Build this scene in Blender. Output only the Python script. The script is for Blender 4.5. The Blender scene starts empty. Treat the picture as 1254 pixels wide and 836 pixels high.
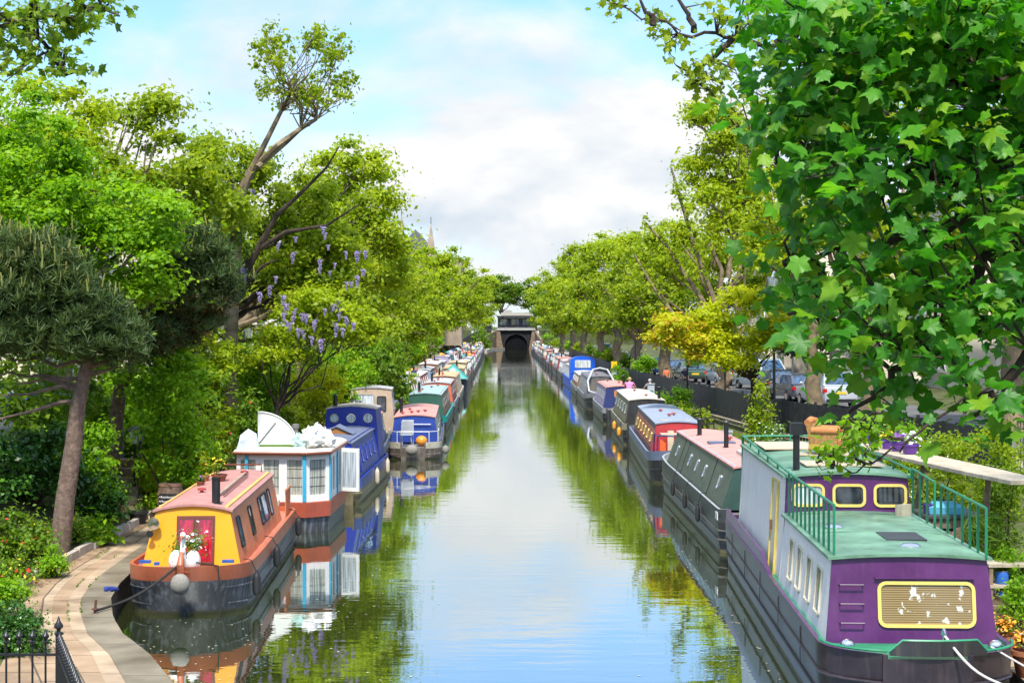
import bpy, math, random
import numpy as np
from mathutils import Vector, Matrix
R = math.radians
PI = math.pi
sc = bpy.context.scene
C = sc.collection
rnd = random.Random(7)
F_PX, CX, HY, CAM_H = 1900.0, 627.0, 400.0, 5.0

def at(px, py, Y):
    """photo pixel + distance -> real point"""
    return Vector(((px - CX) * Y / F_PX, Y, CAM_H + (HY - py) * Y / F_PX))

# ------------------------------------------------------------------ materials
MATS = {}
def _new(name):
    m = bpy.data.materials.new(name); m.use_nodes = True
    nt = m.node_tree
    return m, nt, nt.nodes['Principled BSDF'], nt.nodes, nt.links

def paint(name, col, rough=0.45, var=0.18, scale=3.0, spec=0.5, metal=0.0, bump=0.0, bscale=30.0, streak=0.0, coat=0.0, dirt=None):
    """painted / plain surface with large-scale wear and optional vertical streaks"""
    if name in MATS: return MATS[name]
    m, nt, b, N, L = _new(name)
    tc = N.new('ShaderNodeTexCoord')
    n1 = N.new('ShaderNodeTexNoise'); n1.inputs['Scale'].default_value = scale; n1.inputs['Detail'].default_value = 5; n1.inputs['Roughness'].default_value = 0.65
    L.new(tc.outputs['Object'], n1.inputs['Vector'])
    rp = N.new('ShaderNodeValToRGB')
    c = np.array(col[:3])
    lo = np.clip(c * (1 - var), 0, 1); hi = np.clip(c * (1 + var * 0.8) + var * 0.03, 0, 1)
    rp.color_ramp.elements[0].position = 0.3; rp.color_ramp.elements[0].color = (*lo, 1)
    rp.color_ramp.elements[1].position = 0.7; rp.color_ramp.elements[1].color = (*hi, 1)
    L.new(n1.outputs['Fac'], rp.inputs['Fac'])
    out = rp.outputs['Color']
    if streak or dirt:
        mp = N.new('ShaderNodeMapping'); mp.inputs['Scale'].default_value = (9, 9, 0.7)
        L.new(tc.outputs['Object'], mp.inputs['Vector'])
        n2 = N.new('ShaderNodeTexNoise'); n2.inputs['Scale'].default_value = 1.6; n2.inputs['Detail'].default_value = 6
        L.new(mp.outputs['Vector'], n2.inputs['Vector'])
        r2 = N.new('ShaderNodeValToRGB'); r2.color_ramp.elements[0].position = 0.5; r2.color_ramp.elements[1].position = 0.72
        r2.color_ramp.elements[0].color = (0, 0, 0, 1); s = streak or 0.5; r2.color_ramp.elements[1].color = (s, s, s, 1)
        L.new(n2.outputs['Fac'], r2.inputs['Fac'])
        mx = N.new('ShaderNodeMixRGB'); mx.inputs['Color2'].default_value = (*(dirt or tuple(c * 0.45 + 0.02)), 1)
        L.new(r2.outputs['Color'], mx.inputs['Fac']); L.new(out, mx.inputs['Color1']); out = mx.outputs['Color']
    L.new(out, b.inputs['Base Color'])
    b.inputs['Roughness'].default_value = rough; b.inputs['Metallic'].default_value = metal
    b.inputs['Specular IOR Level'].default_value = spec
    if coat: b.inputs['Coat Weight'].default_value = coat; b.inputs['Coat Roughness'].default_value = 0.15
    if bump:
        n3 = N.new('ShaderNodeTexNoise'); n3.inputs['Scale'].default_value = bscale; n3.inputs['Detail'].default_value = 4
        L.new(tc.outputs['Object'], n3.inputs['Vector'])
        bp = N.new('ShaderNodeBump'); bp.inputs['Strength'].default_value = bump; bp.inputs['Distance'].default_value = 0.02
        L.new(n3.outputs['Fac'], bp.inputs['Height']); L.new(bp.outputs['Normal'], b.inputs['Normal'])
    MATS[name] = m
    return m

def leafmat(name, cols, trans=0.35, tcol=None, rough=0.5, spec=0.35):
    if name in MATS: return MATS[name]
    m, nt, b, N, L = _new(name)
    g = N.new('ShaderNodeNewGeometry')
    rp = N.new('ShaderNodeValToRGB')
    el = rp.color_ramp.elements
    while len(el) < len(cols): el.new(0.5)
    for i, cc in enumerate(cols):
        el[i].position = i / (len(cols) - 1); el[i].color = (*cc, 1)
    # leaf to leaf variation plus a slower drift of tint from spray to spray
    tc = N.new('ShaderNodeTexCoord')
    ns = N.new('ShaderNodeTexNoise'); ns.inputs['Scale'].default_value = 0.9; ns.inputs['Detail'].default_value = 2
    L.new(tc.outputs['Object'], ns.inputs['Vector'])
    mm = N.new('ShaderNodeMath'); mm.operation = 'MULTIPLY_ADD'; mm.inputs[1].default_value = 0.55
    ad = N.new('ShaderNodeMath'); ad.operation = 'MULTIPLY_ADD'; ad.inputs[1].default_value = 1.1; ad.inputs[2].default_value = -0.33
    L.new(ns.outputs['Fac'], ad.inputs[0])
    L.new(g.outputs['Random Per Island'], mm.inputs[0]); L.new(ad.outputs[0], mm.inputs[2])
    L.new(mm.outputs[0], rp.inputs['Fac'])
    L.new(rp.outputs['Color'], b.inputs['Base Color'])
    b.inputs['Roughness'].default_value = rough; b.inputs['Specular IOR Level'].default_value = spec
    t = N.new('ShaderNodeBsdfTranslucent')
    mul = N.new('ShaderNodeMixRGB'); mul.blend_type = 'MULTIPLY'; mul.inputs['Fac'].default_value = 1
    mul.inputs['Color2'].default_value = (*(tcol or (1.5, 1.45, 0.7)), 1)
    L.new(rp.outputs['Color'], mul.inputs['Color1']); L.new(mul.outputs['Color'], t.inputs['Color'])
    mx = N.new('ShaderNodeMixShader'); mx.inputs['Fac'].default_value = trans
    L.new(b.outputs[0], mx.inputs[1]); L.new(t.outputs[0], mx.inputs[2])
    L.new(mx.outputs[0], N['Material Output'].inputs['Surface'])
    MATS[name] = m
    return m

def glass(name, col=(0.02, 0.025, 0.03), rough=0.04, drape=None):
    """window pane: a dark room (or a curtain with folds) behind a shiny sheet"""
    if name in MATS: return MATS[name]
    m, nt, b, N, L = _new(name)
    b.inputs['Roughness'].default_value = rough; b.inputs['Specular IOR Level'].default_value = 0.9
    tc = N.new('ShaderNodeTexCoord')
    if drape:
        w = N.new('ShaderNodeTexNoise'); mp = N.new('ShaderNodeMapping'); mp.inputs['Scale'].default_value = (14, 14, 0.8)
        w.inputs['Scale'].default_value = 1.5; w.inputs['Detail'].default_value = 2
        L.new(tc.outputs['Object'], mp.inputs['Vector']); L.new(mp.outputs['Vector'], w.inputs['Vector'])
    else:
        w = N.new('ShaderNodeTexNoise'); w.inputs['Scale'].default_value = 5; w.inputs['Detail'].default_value = 3
        L.new(tc.outputs['Object'], w.inputs['Vector'])
    rp = N.new('ShaderNodeValToRGB'); rp.color_ramp.elements[0].position = 0.35; rp.color_ramp.elements[1].position = 0.65
    a = np.array(drape if drape else col); lo = a * (0.45 if drape else 0.5)
    rp.color_ramp.elements[0].color = (*lo, 1); rp.color_ramp.elements[1].color = (*(a if drape else np.clip(a * 2.2, 0, 1)), 1)
    L.new(w.outputs['Fac'], rp.inputs['Fac']); L.new(rp.outputs['Color'], b.inputs['Base Color'])
    MATS[name] = m
    return m

# ------------------------------------------------------------------ objects
def props(o, label=None, cat=None, group=None, kind=None):
    if label: o['label'] = label
    if cat: o['category'] = cat
    if group: o['group'] = group
    if kind: o['kind'] = kind
    return o

def thing(name, label, cat, loc=(0, 0, 0), rotz=0.0, group=None):
    o = bpy.data.objects.new(name, None); C.objects.link(o)
    o.location = loc; o.rotation_euler = (0, 0, rotz); o.empty_display_size = 0.3
    return props(o, label, cat, group)

def copy_tree(o, parent=None):
    c = o.copy(); C.objects.link(c); c.parent = parent
    for ch in list(o.children): copy_tree(ch, c)
    return c

class MB:
    def __init__(s): s.v = []; s.f = []; s.m = []
    def add(s, vs, fs, mi=0):
        k = len(s.v); s.v += [tuple(p) for p in vs]
        for f in fs: s.f.append([i + k for i in f]); s.m.append(mi)
        return s
    def box(s, c, d, mi=0, rz=0.0, rx=0.0, ry=0.0, taper=1.0):
        M = Matrix.Translation(c) @ Matrix.Rotation(rz, 4, 'Z') @ Matrix.Rotation(ry, 4, 'Y') @ Matrix.Rotation(rx, 4, 'X')
        vs = []
        for z in (-.5, .5):
            t = taper if z > 0 else 1.0
            for x, y in ((-.5, -.5), (.5, -.5), (.5, .5), (-.5, .5)):
                vs.append(M @ Vector((x * d[0] * t, y * d[1] * t, z * d[2])))
        return s.add(vs, [(0, 3, 2, 1), (4, 5, 6, 7), (0, 1, 5, 4), (1, 2, 6, 5), (2, 3, 7, 6), (3, 0, 4, 7)], mi)
    def tube(s, pts, rad, n=8, mi=0, cap=True):
        pts = [Vector(p) for p in pts]
        if not hasattr(rad, '__len__'): rad = [rad] * len(pts)
        k = len(s.v); up = Vector((0, 0, 1)); prev = None
        for i, p in enumerate(pts):
            d = (pts[min(i + 1, len(pts) - 1)] - pts[max(i - 1, 0)]).normalized()
            if prev is None:
                a = d.cross(up) if abs(d.z) < 0.95 else d.cross(Vector((0, 1, 0)))
            else: a = prev - d * prev.dot(d)
            a.normalize(); prev = a; b = d.cross(a)
            for j in range(n):
                t = 2 * PI * j / n
                s.v.append(tuple(p + (a * math.cos(t) + b * math.sin(t)) * rad[i]))
        for i in range(len(pts) - 1):
            for j in range(n):
                s.f.append([k + i * n + j, k + i * n + (j + 1) % n, k + (i + 1) * n + (j + 1) % n, k + (i + 1) * n + j]); s.m.append(mi)
        if cap:
            s.f.append([k + j for j in range(n)][::-1]); s.m.append(mi)
            e = k + (len(pts) - 1) * n
            s.f.append([e + j for j in range(n)]); s.m.append(mi)
        return s
    def lathe(s, c, prof, n=14, mi=0, axis='Z'):
        k = len(s.v); c = Vector(c)
        for r, z in prof:
            for j in range(n):
                t = 2 * PI * j / n
                q = Vector((r * math.cos(t), r * math.sin(t), z))
                if axis == 'Y': q = Vector((q.x, q.z, q.y))
                if axis == 'X': q = Vector((q.z, q.x, q.y))
                s.v.append(tuple(c + q))
        for i in range(len(prof) - 1):
            for j in range(n):
                s.f.append([k + i * n + j, k + i * n + (j + 1) % n, k + (i + 1) * n + (j + 1) % n, k + (i + 1) * n + j]); s.m.append(mi)
        s.f.append([k + j for j in range(n)][::-1]); s.m.append(mi)
        e = k + (len(prof) - 1) * n; s.f.append([e + j for j in range(n)]); s.m.append(mi)
        return s
    def ball(s, c, r, mi=0, n=12, m=8, sq=(1, 1, 1)):
        pr = [(max(1e-3, math.sin(PI * i / m)) * r, -math.cos(PI * i / m) * r) for i in range(m + 1)]
        k = len(s.v); s.lathe((0, 0, 0), pr, n, mi)
        for i in range(k, len(s.v)):
            x, y, z = s.v[i]; s.v[i] = (c[0] + x * sq[0], c[1] + y * sq[1], c[2] + z * sq[2])
        return s
    def loft(s, rings, mi=0, closed=True, caps=True, seg_m=None):
        k = len(s.v); n = len(rings[0])
        for r in rings: s.v += [tuple(p) for p in r]
        for i in range(len(rings) - 1):
            for j in range(n if closed else n - 1):
                s.f.append([k + i * n + j, k + i * n + (j + 1) % n, k + (i + 1) * n + (j + 1) % n, k + (i + 1) * n + j])
                s.m.append(seg_m[j] if seg_m else mi)
        if caps:
            s.f.append([k + j for j in range(n)][::-1]); s.m.append(mi)
            e = k + (len(rings) - 1) * n; s.f.append([e + j for j in range(n)]); s.m.append(mi)
        return s
    def poly_prism(s, pts, off, mi=0):
        """flat polygon pts extruded by vector off"""
        n = len(pts); off = Vector(off); a = [Vector(p) for p in pts]
        fs = [list(range(n))[::-1], [n + i for i in range(n)]] + [[i, (i + 1) % n, n + (i + 1) % n, n + i] for i in range(n)]
        return s.add(a + [p + off for p in a], fs, mi)
    def ring_prism(s, outer, inner, off, mi=0):
        n = len(outer); off = Vector(off)
        o = [Vector(p) for p in outer]; i_ = [Vector(p) for p in inner]
        vs = o + i_ + [p + off for p in o] + [p + off for p in i_]
        fs = []
        for j in range(n):
            q = (j + 1) % n
            fs += [[j, q, n + q, n + j], [2 * n + j, 3 * n + j, 3 * n + q, 2 * n + q], [j, 2 * n + j, 2 * n + q, q], [n + j, n + q, 3 * n + q, 3 * n + j]]
        return s.add(vs, fs, mi)
    def build(s, name, mats, parent=None, smooth=False, loc=None, fix=True):
        me = bpy.data.meshes.new(name)
        me.from_pydata(s.v, [], s.f)
        if not isinstance(mats, (list, tuple)): mats = [mats]
        for m in mats: me.materials.append(m)
        me.polygons.foreach_set('material_index', s.m)
        if fix:
            import bmesh
            bm = bmesh.new(); bm.from_mesh(me); bmesh.ops.recalc_face_normals(bm, faces=bm.faces); bm.to_mesh(me); bm.free()
        if smooth:
            me.polygons.foreach_set('use_smooth', [True] * len(me.polygons))
            try: me.set_sharp_from_angle(angle=R(40))
            except Exception: pass
        me.update()
        o = bpy.data.objects.new(name, me); C.objects.link(o)
        if parent is not None: o.parent = parent
        if loc is not None: o.location = loc
        return o

def rrect(o, ux, uz, w, h, r, n=4):
    """rounded rectangle centred on o in plane ux,uz"""
    o = Vector(o); ux = Vector(ux); uz = Vector(uz); pts = []
    r = min(r, w / 2 - 1e-3, h / 2 - 1e-3)
    for cx, cz, a0 in ((w / 2 - r, h / 2 - r, 0), (-w / 2 + r, h / 2 - r, 90), (-w / 2 + r, -h / 2 + r, 180), (w / 2 - r, -h / 2 + r, 270)):
        for i in range(n + 1):
            a = R(a0 + 90 * i / n)
            pts.append(o + ux * (cx + r * math.cos(a)) + uz * (cz + r * math.sin(a)))
    return pts

def np_mesh(name, V, faces_n, mat, parent=None, smooth=False):
    """V (k,n,3): k islands of n verts, each one polygon of n verts"""
    k, n, _ = V.shape
    me = bpy.data.meshes.new(name)
    me.vertices.add(k * n); me.vertices.foreach_set('co', V.astype(np.float32).ravel())
    me.loops.add(k * n); me.loops.foreach_set('vertex_index', np.arange(k * n, dtype=np.int32))
    me.polygons.add(k); me.polygons.foreach_set('loop_start', np.arange(0, k * n, n, dtype=np.int32))
    me.materials.append(mat)
    me.update(calc_edges=True); me.validate()
    o = bpy.data.objects.new(name, me); C.objects.link(o)
    if parent is not None: o.parent = parent
    return o

def np_fan(name, V, tris, mat, parent=None):
    """V (k,n,3) islands sharing one triangle pattern"""
    k, n, _ = V.shape; t = np.array(tris, dtype=np.int32); nt = len(t)
    idx = (t[None, :, :] + (np.arange(k, dtype=np.int32) * n)[:, None, None]).ravel()
    me = bpy.data.meshes.new(name)
    me.vertices.add(k * n); me.vertices.foreach_set('co', V.astype(np.float32).ravel())
    me.loops.add(len(idx)); me.loops.foreach_set('vertex_index', idx)
    me.polygons.add(k * nt); me.polygons.foreach_set('loop_start', np.arange(0, len(idx), 3, dtype=np.int32))
    me.materials.append(mat)
    me.update(calc_edges=True); me.validate()
    o = bpy.data.objects.new(name, me); C.objects.link(o)
    if parent is not None: o.parent = parent
    return o

# ------------------------------------------------------------------ foliage
def unit(a): return a / np.maximum(np.linalg.norm(a, axis=-1, keepdims=True), 1e-9)

def clumps_in(rs, c, r, k, rmin, rmax, flat=0.55, lower=0.6):
    """k clumps (centre, radii) filling an ellipsoid with an uneven outline"""
    d = unit(rs.normal(size=(k, 3)))
    rad = 0.25 + 0.72 * rs.random(k) ** 0.6
    p = d * rad[:, None] * np.array(r)
    p[:, 2] = np.where(p[:, 2] < 0, p[:, 2] * lower, p[:, 2])
    q = rmin + (rmax - rmin) * rs.random(k)
    rr = np.stack([q, q, q * flat], 1)
    return p + np.array(c), rr

def leaf_quads(rs, cc, rr, n, size, up=0.55, aspect=0.6, droop=0.0):
    w = rr[:, 0] ** 2; w = w / w.sum()
    i = rs.choice(len(cc), n, p=w)
    d = unit(rs.normal(size=(n, 3)))
    rad = np.abs(rs.normal(size=n)) * 0.72 + 0.1
    p = cc[i] + d * rad[:, None] * rr[i]
    nrm = unit(d * 0.55 + np.array([0, 0, up]) + rs.normal(size=(n, 3)) * 0.5)
    a = unit(np.cross(nrm, rs.normal(size=(n, 3))))
    a[:, 2] -= droop; a = unit(a)
    b = unit(np.cross(nrm, a))
    s = size * (0.6 + 0.8 * rs.random(n))[:, None]
    L = s * 0.5; W = s * 0.5 * aspect
    lift = nrm * s * 0.12
    return np.stack([p - a * L, p - b * W + lift, p + a * L, p + b * W + lift], 1)

def limb(mb, rs, p0, p1, r0, r1, seg=5, wob=0.08, n=7, mi=0):
    p0 = np.array(p0, float); p1 = np.array(p1, float); Ln = np.linalg.norm(p1 - p0)
    pts = []
    for i in range(seg + 1):
        t = i / seg; q = p0 + (p1 - p0) * t
        if 0 < i < seg: q = q + rs.normal(size=3) * wob * Ln * 0.5
        q[2] += math.sin(t * PI) * 0.04 * Ln
        pts.append(q)
    mb.tube(pts, [r0 + (r1 - r0) * i / seg for i in range(seg + 1)], n, mi)
    return pts

def tree(name, label, cat, base, crowns, leaf, bark, n_leaf, size, trunk_r=0.25, fork=0.45, seed=1, group=None, aspect=0.6, up=0.55,
         k_clump=26, cl=(0.5, 1.1), dens=1.35, lean=(0, 0), extra=None, droop=0.0, lower=0.6, nlimb=12, trunk_top=None, leaf2=None):
    """crowns: list of (centre xyz relative to base, radii, weight)"""
    rs = np.random.RandomState(seed)
    root = thing(name, label, cat, base, 0, group)
    tot = sum(c[2] for c in crowns); CC = []; RR = []
    for c, r, w in crowns:
        a, b = clumps_in(rs, c, r, max(3, int(1.7 * k_clump * w / tot)), cl[0] * .9, cl[1] * .9, lower=lower)
        CC.append(a); RR.append(b)
    CC = np.concatenate(CC); RR = np.concatenate(RR)
    mb = MB()
    top = np.array(trunk_top if trunk_top is not None else np.mean([c[0] for c in crowns], 0)); ht = top[2] * fork
    fk = np.array([lean[0], lean[1], ht])
    nseg = 6; pts = []; rad = []
    for i in range(nseg + 1):
        t = i / nseg
        q = np.array([lean[0] * t, lean[1] * t, ht * t - 0.15 * (1 - t)]); q[:2] += rs.normal(size=2) * trunk_r * 0.25 * (0 < i < nseg)
        pts.append(q); rad.append(trunk_r * (1.35 if i == 0 else 1.0) * (1 - 0.35 * t))
    mb.tube(pts, rad, 10)
    order = rs.permutation(len(CC))[:nlimb]
    for j in order:
        mid = fk + (CC[j] - fk) * 0.5 + rs.normal(size=3) * 0.25
        limb(mb, rs, fk + rs.normal(size=3) * trunk_r * 0.3, mid, trunk_r * 0.34, trunk_r * 0.18, 4, 0.1, 6)
        limb(mb, rs, mid, CC[j], trunk_r * 0.18, trunk_r * 0.04, 4, 0.14, 5)
        for _ in range(2):
            e = CC[j] + rs.normal(size=3) * RR[j] * 0.7
            limb(mb, rs, mid + (CC[j] - mid) * 0.5, e, trunk_r * 0.1, trunk_r * 0.03, 3, 0.12, 4)
    if extra: extra(mb, rs)
    mb.build('trunk', bark, root, smooth=True)
    np_mesh('crown', leaf_quads(rs, CC, RR, int(n_leaf * dens), size, up, aspect, droop), 4, leaf, root)
    if leaf2:
        lm, frac, sub = leaf2
        sel = CC[:, 0] < np.quantile(CC[:, 0], sub) if sub > 0 else np.ones(len(CC), bool)
        np_mesh('tinted_leaves', leaf_quads(rs, CC[sel], RR[sel], int(n_leaf * frac), size, up, aspect, droop), 4, lm, root)
    return root

def shrub(name, label, cat, base, parts, leaf, n, size, seed=1, group=None, k=14, cl=(0.25, 0.5), aspect=0.6, up=0.5, flowers=None, droop=0.0, stems=6, bark=None):
    rs = np.random.RandomState(seed)
    root = thing(name, label, cat, base, 0, group)
    CC = []; RR = []
    for c, r in parts:
        a, b = clumps_in(rs, c, r, k, cl[0], cl[1], flat=0.85, lower=0.9); a[:, 2] = np.maximum(a[:, 2], 0.05)
        CC.append(a); RR.append(b)
    CC = np.concatenate(CC); RR = np.concatenate(RR) * .8
    mb = MB()
    for j in rs.permutation(len(CC))[:stems]:
        limb(mb, rs, (rs.normal() * 0.08, rs.normal() * 0.08, -0.1), CC[j], 0.03, 0.008, 4, 0.1, 5)
    mb.build('stem', bark or MATS['bark_dark'], root, smooth=True)
    V = leaf_quads(rs, CC, RR, n, size, up, aspect, droop)
    lo = V[:, :, 2].min(1); V[:, :, 2] += np.maximum(0, 0.01 - lo)[:, None]
    np_mesh('foliage', V, 4, leaf, root)
    for fl in (flowers or []):
        fm, fn, fs = fl[:3]
        np_mesh('blossom', leaf_quads(rs, CC, RR * 1.12, fn, fs, 0.8, 0.95), 4, fm, root)
    return root
# ------------------------------------------------------------------ palette
bark = paint('bark_brown', (0.16, 0.11, 0.07), 0.9, 0.5, 6, 0.2, bump=0.8, bscale=14, streak=0.6)
bark_pine = paint('bark_pine', (0.17, 0.115, 0.085), 0.9, 0.45, 9, 0.2, bump=0.9, bscale=16, streak=0.6)
bark_dark = paint('bark_dark', (0.05, 0.035, 0.025), 0.9, 0.4, 8, 0.2, bump=0.6)
bark_plane = paint('bark_plane', (0.2, 0.15, 0.09), 0.9, 0.55, 3, 0.2, bump=0.5, bscale=10)
lf_lime = leafmat('leaf_lime', [(0.16, 0.25, 0.007), (0.26, 0.37, 0.008), (0.37, 0.46, 0.012), (0.48, 0.53, 0.025)], 0.5)
lf_plane = leafmat('leaf_plane', [(0.12, 0.20, 0.007), (0.20, 0.30, 0.008), (0.30, 0.39, 0.012), (0.42, 0.47, 0.025)], 0.5)
lf_bright = leafmat('leaf_bright', [(0.08, 0.21, 0.006), (0.16, 0.34, 0.008), (0.25, 0.44, 0.012), (0.34, 0.5, 0.025)], 0.5)
lf_mid = leafmat('leaf_mid', [(0.05, 0.11, 0.008), (0.10, 0.20, 0.01), (0.17, 0.28, 0.014), (0.26, 0.36, 0.025)], 0.45)
lf_ivy = leafmat('leaf_ivy', [(0.012, 0.045, 0.006), (0.03, 0.10, 0.01), (0.055, 0.17, 0.014), (0.11, 0.26, 0.02)], 0.25, rough=0.3, spec=0.5)
lf_pine = leafmat('leaf_pine', [(0.022, 0.045, 0.014), (0.045, 0.085, 0.02), (0.08, 0.13, 0.03), (0.15, 0.19, 0.04)], 0.2)
lf_pine_tip = leafmat('leaf_pine_tip', [(0.22, 0.26, 0.06), (0.32, 0.32, 0.1), (0.42, 0.38, 0.14)], 0.25)
lf_brown = leafmat('leaf_brown', [(0.07, 0.05, 0.018), (0.13, 0.09, 0.025), (0.22, 0.13, 0.035)], 0.2)
lf_acer = leafmat('leaf_acer', [(0.32, 0.40, 0.006), (0.45, 0.52, 0.008), (0.55, 0.58, 0.012), (0.6, 0.55, 0.03)], 0.5, (1.3, 1.3, 0.6))
lf_orange = leafmat('leaf_orange', [(0.5, 0.30, 0.02), (0.6, 0.34, 0.03), (0.55, 0.45, 0.03)], 0.45, (1.3, 1.2, 0.6))
lf_syc_lt = leafmat('leaf_sycamore_light', [(0.08, 0.21, 0.012), (0.15, 0.32, 0.015), (0.25, 0.42, 0.02)], 0.45, (1.5, 1.6, 0.5), rough=0.5, spec=0.35)
lf_syc = leafmat('leaf_sycamore', [(0.02, 0.11, 0.014), (0.045, 0.20, 0.014), (0.085, 0.29, 0.016), (0.16, 0.38, 0.02)], 0.46, (1.6, 1.8, 0.5), rough=0.46, spec=0.42)
fl_red = paint('petal_red', (0.65, 0.02, 0.02), 0.6, 0.2); fl_yel = paint('petal_yellow', (0.8, 0.6, 0.03), 0.6, 0.2)
fl_org = paint('petal_orange', (0.8, 0.33, 0.02), 0.6, 0.25); fl_wht = paint('petal_white', (0.8, 0.8, 0.75), 0.6, 0.1)
fl_pink = paint('petal_pink', (0.75, 0.35, 0.35), 0.6, 0.2); fl_pur = paint('petal_purple', (0.28, 0.1, 0.45), 0.6, 0.3)
fl_wis = leafmat('petal_wisteria', [(0.36, 0.28, 0.5), (0.5, 0.42, 0.64), (0.64, 0.57, 0.74)], 0.35, (1.1, 1.0, 1.2))
stone = paint('stone_pale', (0.42, 0.37, 0.3), 0.85, 0.25, 1.5, 0.3, bump=0.4, streak=0.4)
concrete = paint('concrete_grey', (0.27, 0.24, 0.19), 0.8, 0.35, 2.2, 0.35, bump=0.35, bscale=40)
soil = paint('soil', (0.09, 0.06, 0.035), 0.95, 0.4, 4, 0.1, bump=0.8)
iron = paint('iron_black', (0.012, 0.012, 0.014), 0.35, 0.2, 8, 0.5)
stucco = paint('stucco_cream', (0.68, 0.6, 0.46), 0.85, 0.12, 0.8, 0.3, streak=0.25)
slate = paint('slate_roof', (0.12, 0.12, 0.14), 0.7, 0.3, 2, 0.4)
timber = paint('timber_weathered', (0.24, 0.17, 0.11), 0.85, 0.4, 5, 0.3, bump=0.5, streak=0.6)
timber_pale = paint('timber_pale', (0.45, 0.38, 0.27), 0.8, 0.3, 4, 0.3, bump=0.3, streak=0.4)
terracotta = paint('terracotta', (0.36, 0.13, 0.06), 0.8, 0.25, 8, 0.3, bump=0.2)
rope_m = paint('rope_grey', (0.3, 0.28, 0.24), 0.9, 0.3, 40, 0.2, bump=0.8, bscale=120)
rope_dk = paint('rope_dark', (0.03, 0.028, 0.025), 0.9, 0.3, 40, 0.2)
rubber = paint('rubber_black', (0.015, 0.015, 0.016), 0.6, 0.2, 8, 0.4)
chrome = paint('chrome', (0.75, 0.75, 0.75), 0.12, 0.05, 5, 0.5, metal=1.0)
brass = paint('brass', (0.66, 0.52, 0.16), 0.35, 0.2, 6, 0.5, metal=0.6)
white_p = paint('white_paint', (0.78, 0.77, 0.73), 0.5, 0.08, 3, 0.5, streak=0.12)
g_dark = glass('glass_dark'); g_sky = glass('glass_blue', (0.05, 0.1, 0.18), 0.03)
g_curt = glass('glass_curtain', drape=(0.55, 0.56, 0.48)); g_red = glass('glass_red_curtain', drape=(0.5, 0.01, 0.03))
g_pale = glass('glass_pale', drape=(0.6, 0.66, 0.7))

# ------------------------------------------------------------------ camera
cam = bpy.data.cameras.new('camera'); co = bpy.data.objects.new('camera', cam); C.objects.link(co)
co.location = (0, 0, CAM_H); co.rotation_euler = (R(90), 0, 0)
cam.sensor_width = 36; cam.lens = 36 * F_PX / 1254; cam.shift_y = -18 / 1254
cam.clip_start = 0.1; cam.clip_end = 6000
sc.camera = co

# ------------------------------------------------------------------ sky and sun
SUN_EL, SUN_AZ = 58, 182       # azimuth clockwise from +Y : behind and to the right of the camera
w = bpy.data.worlds.new('World'); sc.world = w; w.use_nodes = True
nt = w.node_tree; N = nt.nodes; L = nt.links; N.clear()
sky = N.new('ShaderNodeTexSky'); sky.sky_type = 'NISHITA'; sky.sun_disc = False
sky.sun_elevation = R(SUN_EL); sky.sun_rotation = R(SUN_AZ); sky.altitude = 30; sky.air_density = 1.0; sky.dust_density = 0.6; sky.ozone_density = 2.0
bgs = N.new('ShaderNodeBackground'); bgs.inputs['Strength'].default_value = 0.09
tint = N.new('ShaderNodeMixRGB'); tint.blend_type = 'MULTIPLY'; tint.inputs['Fac'].default_value = 1; tint.inputs['Color2'].default_value = (0.68, 0.87, 1.0, 1)
L.new(sky.outputs[0], tint.inputs['Color1']); L.new(tint.outputs[0], bgs.inputs['Color'])
tc = N.new('ShaderNodeTexCoord'); mp = N.new('ShaderNodeMapping'); mp.inputs['Scale'].default_value = (4.6, 4.6, 10.5); mp.inputs['Location'].default_value = (1.3, 5.2, 2.3)
L.new(tc.outputs['Generated'], mp.inputs['Vector'])
def noise(scale, det, rough, vec, dist=0.0):
    n = N.new('ShaderNodeTexNoise'); n.inputs['Scale'].default_value = scale; n.inputs['Detail'].default_value = det
    n.inputs['Roughness'].default_value = rough; n.inputs['Distortion'].default_value = dist; L.new(vec, n.inputs['Vector']); return n
n1 = noise(0.9, 9, 0.52, mp.outputs['Vector'], 0.25)
mp2 = N.new('ShaderNodeMapping'); mp2.inputs['Scale'].default_value = (4.6, 4.6, 10.5); mp2.inputs['Location'].default_value = (1.3, 5.2, 2.48)
L.new(tc.outputs['Generated'], mp2.inputs['Vector'])
n2 = noise(0.9, 5, 0.5, mp2.outputs['Vector'], 0.25)
sep = N.new('ShaderNodeSeparateXYZ'); L.new(tc.outputs['Generated'], sep.inputs[0])
# cover: nearly closed low down, opening up to blue higher in the sky
mr = N.new('ShaderNodeMapRange'); mr.inputs['From Min'].default_value = 0.13; mr.inputs['From Max'].default_value = 0.235; mr.inputs['To Min'].default_value = 0.125; mr.inputs['To Max'].default_value = -0.19
L.new(sep.outputs['Z'], mr.inputs['Value'])
cv = N.new('ShaderNodeMath'); cv.operation = 'ADD'; L.new(n1.outputs['Fac'], cv.inputs[0]); L.new(mr.outputs[0], cv.inputs[1])
rc = N.new('ShaderNodeValToRGB'); rc.color_ramp.elements[0].position = 0.47; rc.color_ramp.elements[0].color = (0.10, 0.10, 0.10, 1); rc.color_ramp.elements[1].position = 0.60
L.new(cv.outputs[0], rc.inputs['Fac'])
rs_ = N.new('ShaderNodeValToRGB'); e = rs_.color_ramp.elements
e[0].position = 0.40; e[0].color = (1.0, 1.0, 1.0, 1); e[1].position = 0.80; e[1].color = (0.66, 0.76, 0.87, 1)
dfm = N.new('ShaderNodeMath'); dfm.operation = 'SUBTRACT'; L.new(n2.outputs['Fac'], dfm.inputs[0]); L.new(n1.outputs['Fac'], dfm.inputs[1])
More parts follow.
